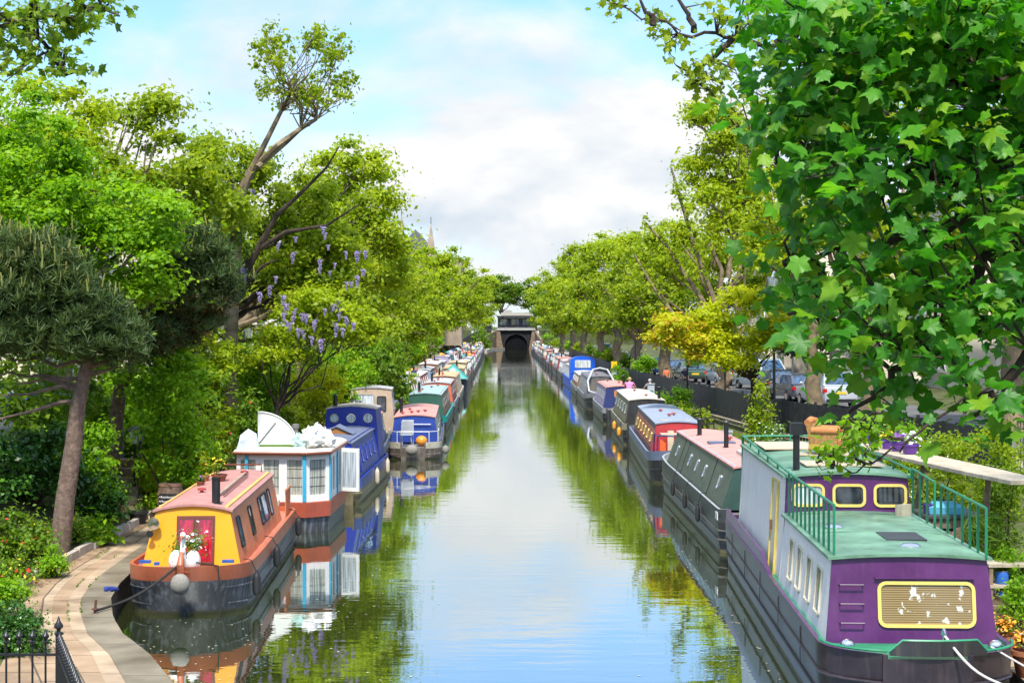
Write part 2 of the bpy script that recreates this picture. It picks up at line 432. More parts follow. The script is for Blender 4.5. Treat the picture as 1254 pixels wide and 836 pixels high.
dfa = N.new('ShaderNodeMath'); dfa.operation = 'MULTIPLY_ADD'; dfa.inputs[1].default_value = 2.6; dfa.inputs[2].default_value = 0.5; L.new(dfm.outputs[0], dfa.inputs[0]); L.new(dfa.outputs[0], rs_.inputs['Fac'])
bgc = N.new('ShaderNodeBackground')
ml = N.new('ShaderNodeMapRange'); ml.inputs['From Min'].default_value = 0.28; ml.inputs['From Max'].default_value = 0.62; ml.inputs['To Min'].default_value = 0.345; ml.inputs['To Max'].default_value = 2.7  # clouds above the view get extra brightness, added as fill light
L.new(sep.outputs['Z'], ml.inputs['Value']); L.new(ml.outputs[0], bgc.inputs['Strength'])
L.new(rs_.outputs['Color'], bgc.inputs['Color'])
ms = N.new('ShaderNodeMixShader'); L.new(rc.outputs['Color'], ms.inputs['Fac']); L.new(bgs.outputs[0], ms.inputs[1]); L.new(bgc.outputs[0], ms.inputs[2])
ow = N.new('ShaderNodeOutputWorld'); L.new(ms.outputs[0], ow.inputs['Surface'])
sd = bpy.data.lights.new('sun', 'SUN'); sd.energy = 2.2; sd.angle = R(4); sd.color = (1.0, 0.94, 0.84)
so = bpy.data.objects.new('sun', sd); C.objects.link(so)
sv = Vector((math.sin(R(SUN_AZ)) * math.cos(R(SUN_EL)), math.cos(R(SUN_AZ)) * math.cos(R(SUN_EL)), math.sin(R(SUN_EL))))
so.rotation_euler = sv.to_track_quat('Z', 'Y').to_euler(); so.location = (30, -30, 60)
vs = sc.view_settings; sc.display_settings.display_device = 'sRGB'
vs.view_transform = 'Standard'; vs.look = 'None'; vs.exposure = 1.56; vs.gamma = 1.0; vs.use_curve_mapping = False
cy = sc.cycles; cy.use_denoising = True; cy.max_bounces = 7; cy.diffuse_bounces = 3; cy.glossy_bounces = 3; cy.transmission_bounces = 3; cy.transparent_max_bounces = 4
cy.use_adaptive_sampling = True; cy.adaptive_threshold = 0.02; cy.caustics_reflective = False; cy.caustics_refractive = False
try: cy.denoiser = 'OPENIMAGEDENOISE'; cy.denoising_prefilter = 'ACCURATE'
except Exception: pass

# ------------------------------------------------------------------ plan of the banks
def interp(tab, y):
    return float(np.interp(y, [t[0] for t in tab], [t[1] for t in tab]))
QL = [(-80, -2.6), (12, -2.6), (15, -2.75), (18, -3.65), (19.8, -4.35), (21.6, -5.08), (23, -5.8), (24.3, -6.28), (26, -6.75), (27.5, -6.98), (29, -7.1), (33, -7.25), (60, -7.5), (130, -8.0), (300, -9.7), (320, -7.5), (335, -4.0), (345, -2.2)]
WL = [(-80, 2.6), (15, 2.6), (19.8, 2.3), (21.6, 1.95), (23, 1.9), (24.3, 1.95), (26, 1.7), (29, 1.45), (33, 1.3), (60, 1.5), (300, 2.0), (345, 1.5)]
QR = [(-80, 5.2), (12, 5.8), (20, 6.62), (33, 7.1), (60, 7.3), (125, 6.95), (250, 6.4), (320, 5.6), (345, 4.2)]
XF = [(-80, 17), (36, 14.5), (42, 13.5), (53.5, 11.7), (59, 10.3), (73, 9.3), (82, 8.9), (97, 7.95), (130, 7.75), (200, 7.4), (300, 7.0), (345, 6.2)]
ql = lambda y: interp(QL, y); wl = lambda y: interp(WL, y); qr = lambda y: interp(QR, y); xf = lambda y: interp(XF, y)
ys = sorted(set([-80, -20, 0, 8, 12] + [15 + 0.75 * i for i in range(24)] + list(range(33, 346, 6)) + [36, 42, 59, 73, 82, 97, 345]))

def strip(name, rows, mat, kind='structure', label=None, cat=None):
    """rows: list of lists of points (same count) -> one sheet"""
    mb = MB(); n = len(rows[0]); k = 0
    vs = [p for r in rows for p in r]
    fs = []
    for i in range(len(rows) - 1):
        for j in range(n - 1):
            fs.append((i * n + j, i * n + j + 1, (i + 1) * n + j + 1, (i + 1) * n + j))
    mb.add(vs, fs)
    o = mb.build(name, mat, fix=False)
    props(o, label, cat, None, kind); return o

def zl_road(y): return 1.9
def left_row(y):
    q = ql(y); k = q - wl(y)
    z0 = 0.45
    return [(-1500, y, 2.2), (-60, y, 2.2), (-19, y, 1.9), (-11.6, y, 1.9), (min(-9.8, k - 0.8), y, 0.95), (k, y, z0), (q, y, z0), (q, y, -2.0)]
def right_row(y):
    q = qr(y); f = max(xf(y), q + 0.5); p = min(q + 1.7, q + (f - q) * 0.6)
    return [(q, y, -2.0), (q, y, 0.45), (p, y, 0.45), (f - 0.25, y, 0.6), (f - 0.2, y, 0.98), (f + 12, y, 0.98), (60, y, 1.5), (1500, y, 2.0)]

grass = paint('ground_earth', (0.075, 0.085, 0.03), 0.95, 0.5, 0.6, 0.1, bump=0.6, bscale=8)
strip('ground_left_bank', [left_row(y) for y in ys], grass)
strip('ground_right_bank', [right_row(y) for y in ys], grass)
strip('ground_beyond_tunnel', [[(-1500, 345.2, 4.2), (-60, 345.2, 4.2), (-10, 345.2, 4.2), (-3.2, 345.2, 4.05), (4.8, 345.2, 4.05), (12, 345.2, 4.2), (60, 345.2, 4.2), (1500, 345.2, 4.2)]] + [[(-1500, y, 4.2), (-60, y, 4.2), (-10, y, 4.2), (-3.2, y, 4.05), (4.8, y, 4.05), (12, y, 4.2), (60, y, 4.2), (1500, y, 4.2)] for y in (400, 900, 3000)], grass)
for sx, x0, x1 in ((-1, -1500, -9.0), (1, 6.0, 1500)):
    strip('ground_embankment', [[(x0, 345.2, -1), (x1, 345.2, -1)], [(x0, 345.2, 4.2), (x1, 345.2, 4.2)]], grass)

# water
wm, wnt, wb, WN, WLk = _new('canal_water')
wtc = WN.new('ShaderNodeTexCoord')
def wnoise(scale, sx, sy, det):
    m_ = WN.new('ShaderNodeMapping'); m_.inputs['Scale'].default_value = (sx, sy, 1); WLk.new(wtc.outputs['Object'], m_.inputs['Vector'])
    n_ = WN.new('ShaderNodeTexNoise'); n_.inputs['Scale'].default_value = scale; n_.inputs['Detail'].default_value = det; n_.inputs['Roughness'].default_value = 0.55
    WLk.new(m_.outputs['Vector'], n_.inputs['Vector']); return n_
wa = wnoise(1.0, 0.45, 1.7, 3); wc = wnoise(4.5, 0.5, 1.3, 2)
wsum = WN.new('ShaderNodeMath'); wsum.operation = 'MULTIPLY_ADD'; wsum.inputs[1].default_value = 0.16
WLk.new(wc.outputs['Fac'], wsum.inputs[0]); WLk.new(wa.outputs['Fac'], wsum.inputs[2])
wbp = WN.new('ShaderNodeBump'); wp_ = wnoise(0.12, 1.0, 0.5, 3); wpr = WN.new('ShaderNodeMapRange'); wpr.inputs['From Min'].default_value = 0.38; wpr.inputs['From Max'].default_value = 0.62; wpr.inputs['To Min'].default_value = 0.3; wpr.inputs['To Max'].default_value = 1.0; WLk.new(wp_.outputs['Fac'], wpr.inputs['Value']); WLk.new(wpr.outputs[0], wbp.inputs['Strength']); wbp.inputs['Distance'].default_value = 0.006
WLk.new(wsum.outputs[0], wbp.inputs['Height'])
gl = WN.new('ShaderNodeBsdfGlossy'); gl.inputs['Roughness'].default_value = 0.015; gl.inputs['Color'].default_value = (0.97, 1.0, 1.0, 1)
df = WN.new('ShaderNodeBsdfDiffuse'); df.inputs['Color'].default_value = (0.035, 0.045, 0.012, 1)
fr = WN.new('ShaderNodeFresnel'); fr.inputs['IOR'].default_value = 1.45
WLk.new(wbp.outputs[0], gl.inputs['Normal']); WLk.new(wbp.outputs[0], fr.inputs['Normal'])
wmx = WN.new('ShaderNodeMixShader'); wfm = WN.new('ShaderNodeMapRange'); wfm.inputs['To Min'].default_value = 0.56; WLk.new(fr.outputs[0], wfm.inputs['Value']); WLk.new(wfm.outputs[0], wmx.inputs['Fac']); WLk.new(df.outputs[0], wmx.inputs[1]); WLk.new(gl.outputs[0], wmx.inputs[2])
WLk.new(wmx.outputs[0], WN['Material Output'].inputs['Surface'])
strip('canal_water', [[(-40, -80, 0), (40, -80, 0)], [(-40, 345.15, 0), (40, 345.15, 0)]], wm)

# slabs of the towpath: real joints in the material, bands as thin sheets
def slabmat(name, col, sx, sy, mortar=(0.12, 0.09, 0.06)):
    m, nt, b, N, L = _new(name)
    tc = N.new('ShaderNodeTexCoord'); br = N.new('ShaderNodeTexBrick'); uv = N.new('ShaderNodeUVMap')
    L.new(uv.outputs[0], br.inputs['Vector']); br.inputs['Scale'].default_value = 1.0
    br.inputs['Brick Width'].default_value = sx; br.inputs['Row Height'].default_value = sy; br.inputs['Mortar Size'].default_value = 0.016; br.inputs['Mortar Smooth'].default_value = 0.4
    c = np.array(col); br.inputs['Color1'].default_value = (*(c * 0.93), 1); br.inputs['Color2'].default_value = (*(c * 1.06), 1); br.inputs['Mortar'].default_value = (*mortar, 1)
    n = N.new('ShaderNodeTexNoise'); n.inputs['Scale'].default_value = 1.4; n.inputs['Detail'].default_value = 8; L.new(tc.outputs['Object'], n.inputs['Vector'])
    n2 = N.new('ShaderNodeTexNoise'); n2.inputs['Scale'].default_value = 30; n2.inputs['Detail'].default_value = 4; L.new(tc.outputs['Object'], n2.inputs['Vector'])
    rp = N.new('ShaderNodeValToRGB'); rp.color_ramp.elements[0].position = 0.3; rp.color_ramp.elements[1].position = 0.72
    rp.color_ramp.elements[0].color = (0.45, 0.41, 0.34, 1); rp.color_ramp.elements[1].color = (1.1, 1.1, 1.08, 1)
    L.new(n.outputs['Fac'], rp.inputs['Fac'])
    mx = N.new('ShaderNodeMixRGB'); mx.blend_type = 'MULTIPLY'; mx.inputs['Fac'].default_value = 1; L.new(br.outputs['Color'], mx.inputs['Color1']); L.new(rp.outputs['Color'], mx.inputs['Color2'])
    L.new(mx.outputs[0], b.inputs['Base Color']); b.inputs['Roughness'].default_value = 0.85
    ad = N.new('ShaderNodeMath'); ad.operation = 'MULTIPLY_ADD'; ad.inputs[1].default_value = 0.35
    L.new(n2.outputs['Fac'], ad.inputs[0]); inv = N.new('ShaderNodeMath'); inv.operation = 'SUBTRACT'; inv.inputs[0].default_value = 1.0; L.new(br.outputs['Fac'], inv.inputs[1]); L.new(inv.outputs[0], ad.inputs[2])
    bp = N.new('ShaderNodeBump'); bp.inputs['Strength'].default_value = 0.6; bp.inputs['Distance'].default_value = 0.012; L.new(ad.outputs[0], bp.inputs['Height']); L.new(bp.outputs[0], b.inputs['Normal'])
    return m
path_m = slabmat('path_slabs', (0.40, 0.275, 0.17), 1.15, 0.55)
band_m = slabmat('path_band', (0.46, 0.345, 0.23), 1.6, 3.0, (0.2, 0.15, 0.1))
cop_m = slabmat('coping_stone', (0.23, 0.195, 0.135), 2.2, 5.0, (0.1, 0.085, 0.06))
rpath_m = slabmat('right_path', (0.40, 0.32, 0.22), 0.9, 0.6)
def uv_strip(name, ylist, xa, xb, z, mat, thick=None):
    rows = [[(xa(y), y, z), (xb(y), y, z)] for y in ylist]
    o = strip(name, rows, mat)
    me = o.data; uv = me.uv_layers.new(name='UVMap'); s = [0]
    for i in range(1, len(ylist)): s.append(s[-1] + math.hypot(ylist[i] - ylist[i - 1], rows[i][1][0] - rows[i - 1][1][0]))
    for lp in me.loops:
        i, j = divmod(lp.vertex_index, 2)
        uv.data[lp.index].uv = (s[i], abs(rows[i][j][0] - ql(ylist[i])) if 'left' in name or True else 0)
    return o
yl = [15 + 0.5 * i for i in range(48)] + list(range(39, 345, 6))
def sc_off(y):   # the bands fan out where the quay swings towards the bridge
    return 1.0 + 0.45 * max(0, min(1, (24 - y) / 8))
uv_strip('left_towpath', yl, lambda y: ql(y) - wl(y), lambda y: ql(y) - 0.004, 0.4545, path_m)
uv_strip('path_band', yl, lambda y: ql(y) - 1.08 * sc_off(y) if y < 30 else ql(y) - 1.02, lambda y: ql(y) - 0.93 * sc_off(y) if y < 30 else ql(y) - 0.88, 0.459, band_m)
uv_strip('path_band', yl, lambda y: ql(y) - 0.68 * sc_off(y), lambda y: ql(y) - 0.47 * sc_off(y), 0.459, band_m)
uv_strip('quay_coping', yl, lambda y: ql(y) - 0.468 * sc_off(y), lambda y: ql(y) + 0.03, 0.463, cop_m)
yr = [10 + 1.0 * i for i in range(30)] + list(range(42, 345, 6))
uv_strip('right_towpath', yr, lambda y: qr(y) - 0.03, lambda y: min(qr(y) + 1.7, qr(y) + (max(xf(y), qr(y) + .5) - qr(y)) * 0.6), 0.4545, rpath_m)
asphalt = paint('asphalt', (0.11, 0.108, 0.105), 0.9, 0.25, 0.5, 0.3, bump=0.3, bscale=60)
pave = paint('pavement', (0.30, 0.27, 0.23), 0.9, 0.2, 1.0, 0.3)
yd = [15, 30, 42, 53, 59, 73, 82, 97] + list(range(110, 345, 15))
strip('right_pavement', [[(xf(y) + 0.35, y, 1.09), (xf(y) + 2.4, y, 1.09), (xf(y) + 2.41, y, 0.985)] for y in yd], pave)
strip('right_road', [[(xf(y) + 2.4, y, 0.99), (xf(y) + 11.5, y, 0.99)] for y in yd], asphalt)
strip('left_road', [[(-18.6, y, 1.91), (-11.9, y, 1.91)] for y in yd], asphalt)

# canal side walls (stone below the coping)
brick_d = paint('brick_dark', (0.10, 0.075, 0.055), 0.9, 0.45, 5, 0.2, bump=0.7, streak=0.5)
strip('quay_wall', [[(ql(y) + 0.012, y, -1.5), (ql(y) + 0.012, y, 0.40), (ql(y) + 0.034, y, 0.405), (ql(y) + 0.034, y, 0.4625)] for y in yl], brick_d, None, 'long dark stone wall of the canal under the left towpath', 'canal wall')
strip('quay_wall', [[(qr(y) - 0.034, y, 0.453), (qr(y) - 0.034, y, 0.405), (qr(y) - 0.012, y, 0.40), (qr(y) - 0.012, y, -1.5)] for y in yr], brick_d, None, 'dark brick wall of the canal under the right towpath', 'canal wall')
# ------------------------------------------------------------------ boats
def P(name, col, **k): return paint('boat_' + name, col, **{**dict(rough=0.42, var=0.16, scale=2.0, streak=0.3), **k})
hull_black = P('hull_black', (0.022, 0.022, 0.024), var=0.4, rough=0.35, streak=0.6, dirt=(0.10, 0.085, 0.06))
hull_grey = P('hull_grey', (0.10, 0.095, 0.09), var=0.35, streak=0.7, dirt=(0.2, 0.13, 0.07))
deck_grey = P('deck_grey', (0.16, 0.155, 0.15))
weed = P('waterline_weed', (0.12, 0.11, 0.05), var=0.5, rough=0.8)

def halfw(y, Lb, B, near, far):
    w = B / 2
    for d, kind in ((y, near), (Lb - y, far)):
        if kind == 'bow':
            lb = 2.3
            if d < lb: w *= max(0.03, (1 - (1 - d / lb) ** 2.2) ** 0.75)
        elif kind == 'bluff':
            lb = 1.25
            if d < lb: w *= max(0.05, math.sqrt(max(0, 1 - (1 - d / lb) ** 2)) ** 0.85)
        elif kind == 'stern':
            lb = 0.8
            if d < lb: w *= max(0.45, math.sqrt(max(0, 1 - (1 - d / lb) ** 2)))
        elif kind == 'square':
            lb = 0.35
            if d < lb: w *= max(0.82, math.sqrt(max(0, 1 - (1 - d / lb) ** 2)))
    return w

class Boat:
    def __init__(s, name, label, near, far, beam, gh, near_end, far_end, group='narrowboats moored along the canal', cat='boat', sheer=0.18):
        near = Vector((near[0], near[1], 0)); far = Vector((far[0], far[1], 0)); d = far - near
        s.L = d.length; s.B = beam; s.gh = gh; s.ne = near_end; s.fe = far_end; s.sheer = sheer
        s.root = thing(name, label, cat, near, math.atan2(-d.x, d.y), group)
    def g(s, y):
        z = s.gh
        for d, k in ((y, s.ne), (s.L - y, s.fe)):
            if k in ('bow', 'bluff') and d < 3: z += s.sheer * (1 - d / 3) ** 2
        return z
    def hull(s, black, band, lip, deck, bh=0.28, dk=0.1, strakes=(0.36,), strake_m=None):
        L_ = s.L; ys_ = sorted(set([0, .06, .15, .3, .5, .8, 1.1, 1.6, 2.3, 3] + [L_ - q for q in (0, .06, .15, .3, .5, .8, 1.1, 1.6, 2.3, 3)] + [L_ * .5]))
        rings = []
        for y in ys_:
            w = halfw(y, L_, s.B, s.ne, s.fe); g = s.g(y); t = min(0.06, w * 0.5)
            def q(x, z):
                yy = y
                for d, k, sg in ((y, s.ne, 1), (L_ - y, s.fe, -1)):
                    if k in ('bow', 'bluff') and d < 2.3: yy += sg * 0.45 * (1 - d / 2.3) ** 2 * max(0, (g - z) / g) ** 1.3
                    if k in ('stern', 'square') and d < .8: yy += sg * 0.12 * (1 - d / .8) * max(0, (g - z) / g)
                return Vector((x, yy, z))
            b = min(bh, g * .5)
            rings.append([q(-.8 * w, -.5), q(-.95 * w, -.05), q(-.955 * w, .07), q(-w, g - b), q(-w, g), q(-(w - t), g), q(-(w - t), g - dk), q(w - t, g - dk), q(w - t, g), q(w, g), q(w, g - b), q(.955 * w, .07), q(.95 * w, -.05), q(.8 * w, -.5)])
        mb = MB(); mb.loft(rings, 0, True, True, [0, 4, 0, 1, 2, 2, 3, 2, 2, 1, 0, 4, 0, 0])
        h = mb.build('hull', [black, band, lip, deck, weed], s.root, smooth=True)
        for z in strakes:
            for sd in (-1, 1):
                pts = [Vector((sd * (halfw(y, L_, s.B, s.ne, s.fe) * (0.96 + .04 * z) + .012), y + (0.45 * (1 - y / 2.3) ** 2 * ((s.g(y) - z) / s.g(y)) ** 1.3 if s.ne in ('bow', 'bluff') and y < 2.3 else 0), z + (s.g(y) - s.gh) * .8)) for y in ys_ if y < L_ - .3]
                MB().tube(pts, 0.022, 6).build('rubbing_strake', strake_m or black, h, smooth=True)
        return h
    def cabin(s, y0, y1, bw, tw, zb, zr, side, roof, front, back=None, camber=0.08, rk0=0.12, rk1=0.05, over=0.04, rail=None, name='cabin', x0=0.0):
        back = back or side
        s.c = dict(y0=y0, y1=y1, bw=bw, tw=tw, zb=zb, zr=zr, rk0=rk0, rk1=rk1, x0=x0, camber=camber)
        A = lambda sd, e, top: Vector((x0 + sd * (tw if top else bw), (y0 + (rk0 if top else 0)) if e == 0 else (y1 - (rk1 if top else 0)), zr if top else zb))
        mb = MB()
        for sd in (-1, 1):
            p = [A(sd, 0, 0), A(sd, 1, 0), A(sd, 1, 1), A(sd, 0, 1)]
            mb.poly_prism(p, Vector((-sd * 0.05, 0, 0)), 0)
        cb = mb.build(name, side, s.root)
        arc = lambda e, dz=0.0, ww=tw: [Vector((x0 + ww * math.cos(PI * i / 8), (y0 + rk0) if e == 0 else (y1 - rk1), zr + dz + camber * (1 - math.cos(PI * i / 8) ** 2))) for i in range(9)]
        for e, m, nm in ((0, front, 'bulkhead'), (1, back, 'bulkhead')):
            pts = [A(-1, e, 0), A(1, e, 0)] + arc(e)
            pts = [Vector(((p.x - x0) * 1.003 + x0, p.y + (-0.003 if e == 0 else 0.003), p.z - 0.002)) for p in pts]
            o = MB().poly_prism(pts, Vector((0, 0.05 if e == 0 else -0.05, 0)), 0).build(nm, m, s.root)
            if e == 0: s.front = o
            else: s.back_o = o
        # roof slab with camber and a small overhang
        rings = []
        for yy in (y0 + rk0 - over, y1 - rk1 + over):
            o = [Vector((x0 + (tw + over) * math.cos(PI * i / 8), yy, zr + 0.002 + camber * (1 - math.cos(PI * i / 8) ** 2))) for i in range(9)]
            rings.append(o + [p + Vector((0, 0, 0.04)) for p in o[::-1]])
        s.roof_o = MB().loft(rings).build('roof', roof, s.root, smooth=True)
        if rail:
            for sd in (-1, 1):
                mb = MB(); x = x0 + sd * (tw - 0.06); za = zr + 0.075
                mb.tube([(x, y0 + rk0 + .05, za), (x, y1 - rk1 - .05, za)], 0.018, 6)
                n = max(2, int((y1 - y0) / 1.4))
                for i in range(n + 1):
                    yy = y0 + rk0 + .08 + (y1 - rk1 - y0 - rk0 - .16) * i / n
                    mb.tube([(x, yy, zr + .02), (x, yy, za)], 0.014, 5)
                mb.build('handrail', rail, s.root, smooth=True)
        return cb
    def side_frame(s, sd, y, h):
        c = s.c; t = h; hh = c['zr'] - c['zb']
        p = Vector((c['x0'] + sd * (c['bw'] + (c['tw'] - c['bw']) * t), y, c['zb'] + hh * t))
        uz = Vector((sd * (c['tw'] - c['bw']), 0, hh)).normalized(); uy = Vector((0, 1, 0))
        n = uy.cross(uz); n = n if n.x * sd > 0 else -n
        return p, uy, uz, n
    def win(s, p, ux, uz, n, w, h, r, frame, pane, fw=0.035, name='window', bars=0, parent=None, proud=0.03):
        f = MB().ring_prism(rrect(p - n * .002, ux, uz, w + 2 * fw, h + 2 * fw, r + fw), rrect(p - n * .002, ux, uz, w, h, r), n * proud)
        if bars:
            for k in range(1, bars + 1):
                f.box((0, 0, 0), (0, 0, 0)) if False else f.poly_prism([p + ux * (-w / 2 + w * k / (bars + 1) + dx) + uz * dz for dx, dz in ((-.012, -h / 2), (.012, -h / 2), (.012, h / 2), (-.012, h / 2))], n * (proud - .006))
        fo = f.build(name, frame, parent or s.root)
        MB().poly_prism(rrect(p + n * .004, ux, uz, w + .004, h + .004, r), n * 0.006).build('pane', pane, fo)
        return fo
    def side_win(s, y, w, h, t=0.55, r=0.03, frame=None, pane=None, sides=(-1, 1), **k):
        for sd in sides:
            p, ux, uz, n = s.side_frame(sd, y, t)
            s.win(p, ux, uz, n, w, h, r, frame or chrome, pane or g_dark, **k)
    def front_frame(s, x, z):
        c = s.c; t = (z - c['zb']) / (c['zr'] - c['zb'])
        p = Vector((c['x0'] + x, c['y0'] + c['rk0'] * t, z)); uz = Vector((0, c['rk0'], c['zr'] - c['zb'])).normalized(); ux = Vector((1, 0, 0))
        n = ux.cross(uz); n = n if n.y < 0 else -n
        return p, ux, uz, n
    def door(s, x, w, z0, z1, frame, panel, panes=2):
        p, ux, uz, n = s.front_frame(x, (z0 + z1) / 2); h = (z1 - z0)
        d = MB().poly_prism([p + ux * a + uz * b for a, b in ((-w / 2, -h / 2), (w / 2, -h / 2), (w / 2, h / 2), (-w / 2, h / 2))], n * .022).build('door', frame, s.root)
        for k in range(panes):
            cx = (k - (panes - 1) / 2) * w / panes
            MB().poly_prism(rrect(p + n * .0222 + ux * cx, ux, uz, w / panes - .10, h - .12, .01), n * .006).build('door_panel', panel, d)
            MB().ring_prism(rrect(p + n * .022 + ux * cx, ux, uz, w / panes - .05, h - .07, .012), rrect(p + n * .022 + ux * cx, ux, uz, w / panes - .11, h - .13, .012), n * .014).build('door_moulding', frame, d)
        MB().ball(p + n * .04 + ux * (w * .04), .018, 0, 8, 6).build('door_handle', brass, d, smooth=True)
    def ztop(s, x, y=None):
        c = s.c; return c['zr'] + 0.04 + c['camber'] * (1 - min(1, ((x - c['x0']) / c['tw']) ** 2))
    def chimney(s, x, y, h=0.5, r=0.06, lean=0.0, m=None, cap=True):
        z = s.ztop(x) - .02
        mb = MB(); mb.lathe((x, y, z), [(r * 1.5, 0), (r * 1.5, .025), (r, .03), (r, h), (r * 1.12, h + .005), (r * 1.12, h + .03), (r * .8, h + .032)], 12)
        if cap: mb.lathe((x, y, z + h + .06), [(r * 1.5, 0), (r * 1.3, .02), (.01, .04)], 12); mb.tube([(x, y, z + h), (x, y, z + h + .07)], .012, 5)
        o = mb.build('chimney', m or iron, s.root, smooth=True)
        return o
    def vents(s, pts, m=None):
        for x, y in pts:
            z = s.ztop(x) - .01
            MB().lathe((x, y, z), [(.035, 0), (.035, .05), (.085, .055), (.08, .085), (.04, .1), (.005, .105)], 12).build('roof_vent', m or P('vent_red', (0.3, 0.04, 0.03)), s.root, smooth=True)
    def fender(s, sd, y, z=0.35, m=None, r=0.075, l=0.42, tilt=0.0):
        w = halfw(y, s.L, s.B, s.ne, s.fe); x = sd * (w + r + .01)
        mb = MB(); mb.lathe((x, y, z - l / 2), [(.02, 0), (r * .8, .04), (r, .1), (r, l - .1), (r * .8, l - .04), (.025, l), (.025, l + .04)], 10)
        f = mb.build('fender', m or rubber, s.root, smooth=True)
        MB().tube([(x, y, z + l / 2), (sd * (w - .01), y, s.g(y) + .01), (sd * (w - .16), y + .02, s.g(y) + .03)], .009, 5).build('fender_rope', rope_dk, f)
    def bow_fender(s, z=None, r=0.2):
        z = z or s.g(0) - .3
        mb = MB(); mb.ball((0, -r * .35, z), r, 0, 14, 10, (1, .75, 1.05))
        o = mb.build('bow_fender', rope_m, s.root, smooth=True)
    def tiller(s, y):
        MB().tube([(0, y, s.gh - .2), (0, y, s.gh + .45), (0, y + .15, s.gh + .62), (0, y + .8, s.gh + .66)], .022, 7).build('tiller', brass, s.root, smooth=True)

# ---- 1 orange boat ------------------------------------------------------------------------------
o_side = P('salmon', (0.60, 0.20, 0.09)); o_roof = P('dusty_pink', (0.44, 0.21, 0.18), rough=0.7); o_yel = P('yellow', (0.76, 0.33, 0.004), var=0.06, streak=0)
o_band = P('terracotta_band', (0.50, 0.13, 0.055)); o_brown = P('brown_frame', (0.14, 0.035, 0.02)); o_hull = P('hull_weathered', (0.035, 0.036, 0.04), var=0.5, streak=0.8, dirt=(0.22, 0.24, 0.27))
whitep0 = P('plate_pale', (.66, .64, .58)); o_cream = P('cream_rail', (0.72, 0.45, 0.12)); o_redp = P('red_panel', (0.45, 0.008, 0.02))
b = Boat('narrowboat', 'salmon orange narrowboat with yellow front and red curtained doors by the towpath', (-5.66, 26.5), (-6.1, 36.5), 2.16, 0.80, 'bluff', 'stern', sheer=0.1)
bo = b
b.hull(o_hull, o_band, o_band, P('salmon_deck', (0.5, 0.17, 0.1)), bh=0.26, dk=0.10, strakes=(0.12, 0.42), strake_m=o_hull)
b.cabin(1.15, 8.1, 0.875, 0.66, 0.70, 1.68, o_side, o_roof, o_yel, o_side, camber=0.11, rk0=0.16, over=0.05)
b.door(0.06, 0.68, 0.74, 1.62, o_brown, g_red)
for y, wd, pn in ((1.95, .36, g_sky), (3.6, .36, g_dark), (5.15, .36, g_sky), (5.85, .78, g_sky), (6.75, .34, g_pale)):
    b.side_win(y, wd, .5, 0.56, .04, rubber, pn)
for sd in (-1, 1):
    MB().poly_prism([(sd * .56, 1.35, 1.752), (sd * .62, 1.35, 1.742), (sd * .62, 8.0, 1.742), (sd * .56, 8.0, 1.752)], (0, 0, .035)).build('roof_rail', o_cream, b.root)
b.chimney(0.36, 1.65, .46, .075, cap=False); b.vents([(-.15, 3.3), (-.2, 6.2), (.2, 6.9)])
for y in (1.1, 4.4, 9.0): b.fender(1, y, .42)
mb = MB(); mb.tube([(-.5, 7.9, 1.72), (-.5, 7.9, 1.95), (.45, 7.9, 1.95), (.45, 7.9, 1.72)], .02, 6); mb.build('roof_hoop', o_brown, b.root, smooth=True)
mb = MB()
for k in range(7): mb.box((0.95, 8.25 + .16 * k, 1.0), (.02, .05, .62))
mb.box((0.95, 8.75, 1.33), (.035, 1.15, .05)); mb.build('stern_gate', o_side, b.root)
b.bow_fender(.62, .17); b.tiller(9.0)
MB().tube([(.28, 2.2, 1.86), (.22, 7.4, 1.87)], .02, 7).build('boat_pole', timber_pale, b.root, smooth=True)
MB().tube([(.36, 2.6, 1.845), (.32, 6.6, 1.85)], .014, 7).build('boat_hook', o_brown, b.root, smooth=True)
MB().box((.877, 7.5, 1.15), (.012, .3, .1)).build('side_plate', whitep0, b.root)
# headlamp, horn, swan neck with white figurehead
mb = MB(); mb.lathe((-.66, 1.10, 1.5), [(.03, .1), (.1, .06), (.11, 0), (.105, -.015), (.02, -.02)], 14, axis='Y'); mb.build('headlamp', chrome, b.root, smooth=True)
mb = MB(); mb.lathe((-.72, 1.06, 1.33), [(.02, .08), (.065, .0), (.06, -.01)], 12, axis='Y'); mb.build('horn', iron, b.root, smooth=True)
mb = MB(); mb.tube([(0, .05, .80), (0, -.02, .95), (0, .03, 1.06), (0, .1, 1.12)], [.075, .065, .05, .04], 10); mb.build('stem_post', o_band, b.root, smooth=True)
for fx, fy, fz, fd in ((-.72, .62, .905, .2), (.72, .62, .905, .2), (-.45, .25, .925, .08)): MB().box((fx, fy, fz), (fd, .1, .05)).build('deck_fitting', P('blue_fitting', (.02, .1, .35)), b.root)

# ---- 2 white houseboat --------------------------------------------------------------------------
wroot = thing('houseboat', 'white glazed houseboat with turquoise posts and turf roof behind the orange narrowboat', 'houseboat', (-5.62, 37.7, 0), 0, 'narrowboats moored along the canal')
plan = [(-1.12, .25), (.62, 0), (1.13, .42), (1.17, 3.6), (.95, 4.4), (.4, 4.85), (-.4, 4.85), (-1.0, 4.4), (-1.14, 3.6)]
def ringat(z, k=1.0, dy=0): return [Vector((x * k, 2.4 + (y - 2.4) * k + dy, z)) for x, y in plan]
redh = P('houseboat_red', (0.42, 0.085, 0.045)); turq = P('turquoise', (0.03, 0.36, 0.55), var=.08, streak=0)
h_ = MB().loft([ringat(-.5, .96), ringat(0.34, 1.0), ringat(.36, 1.015), ringat(.72, 1.03)], 0, True, True).build('hull', [o_hull], wroot)
MB().loft([ringat(.37, 1.025), ringat(.70, 1.04), ringat(.735, 1.04)], 0).build('hull_band', redh, wroot)
ww = MB()
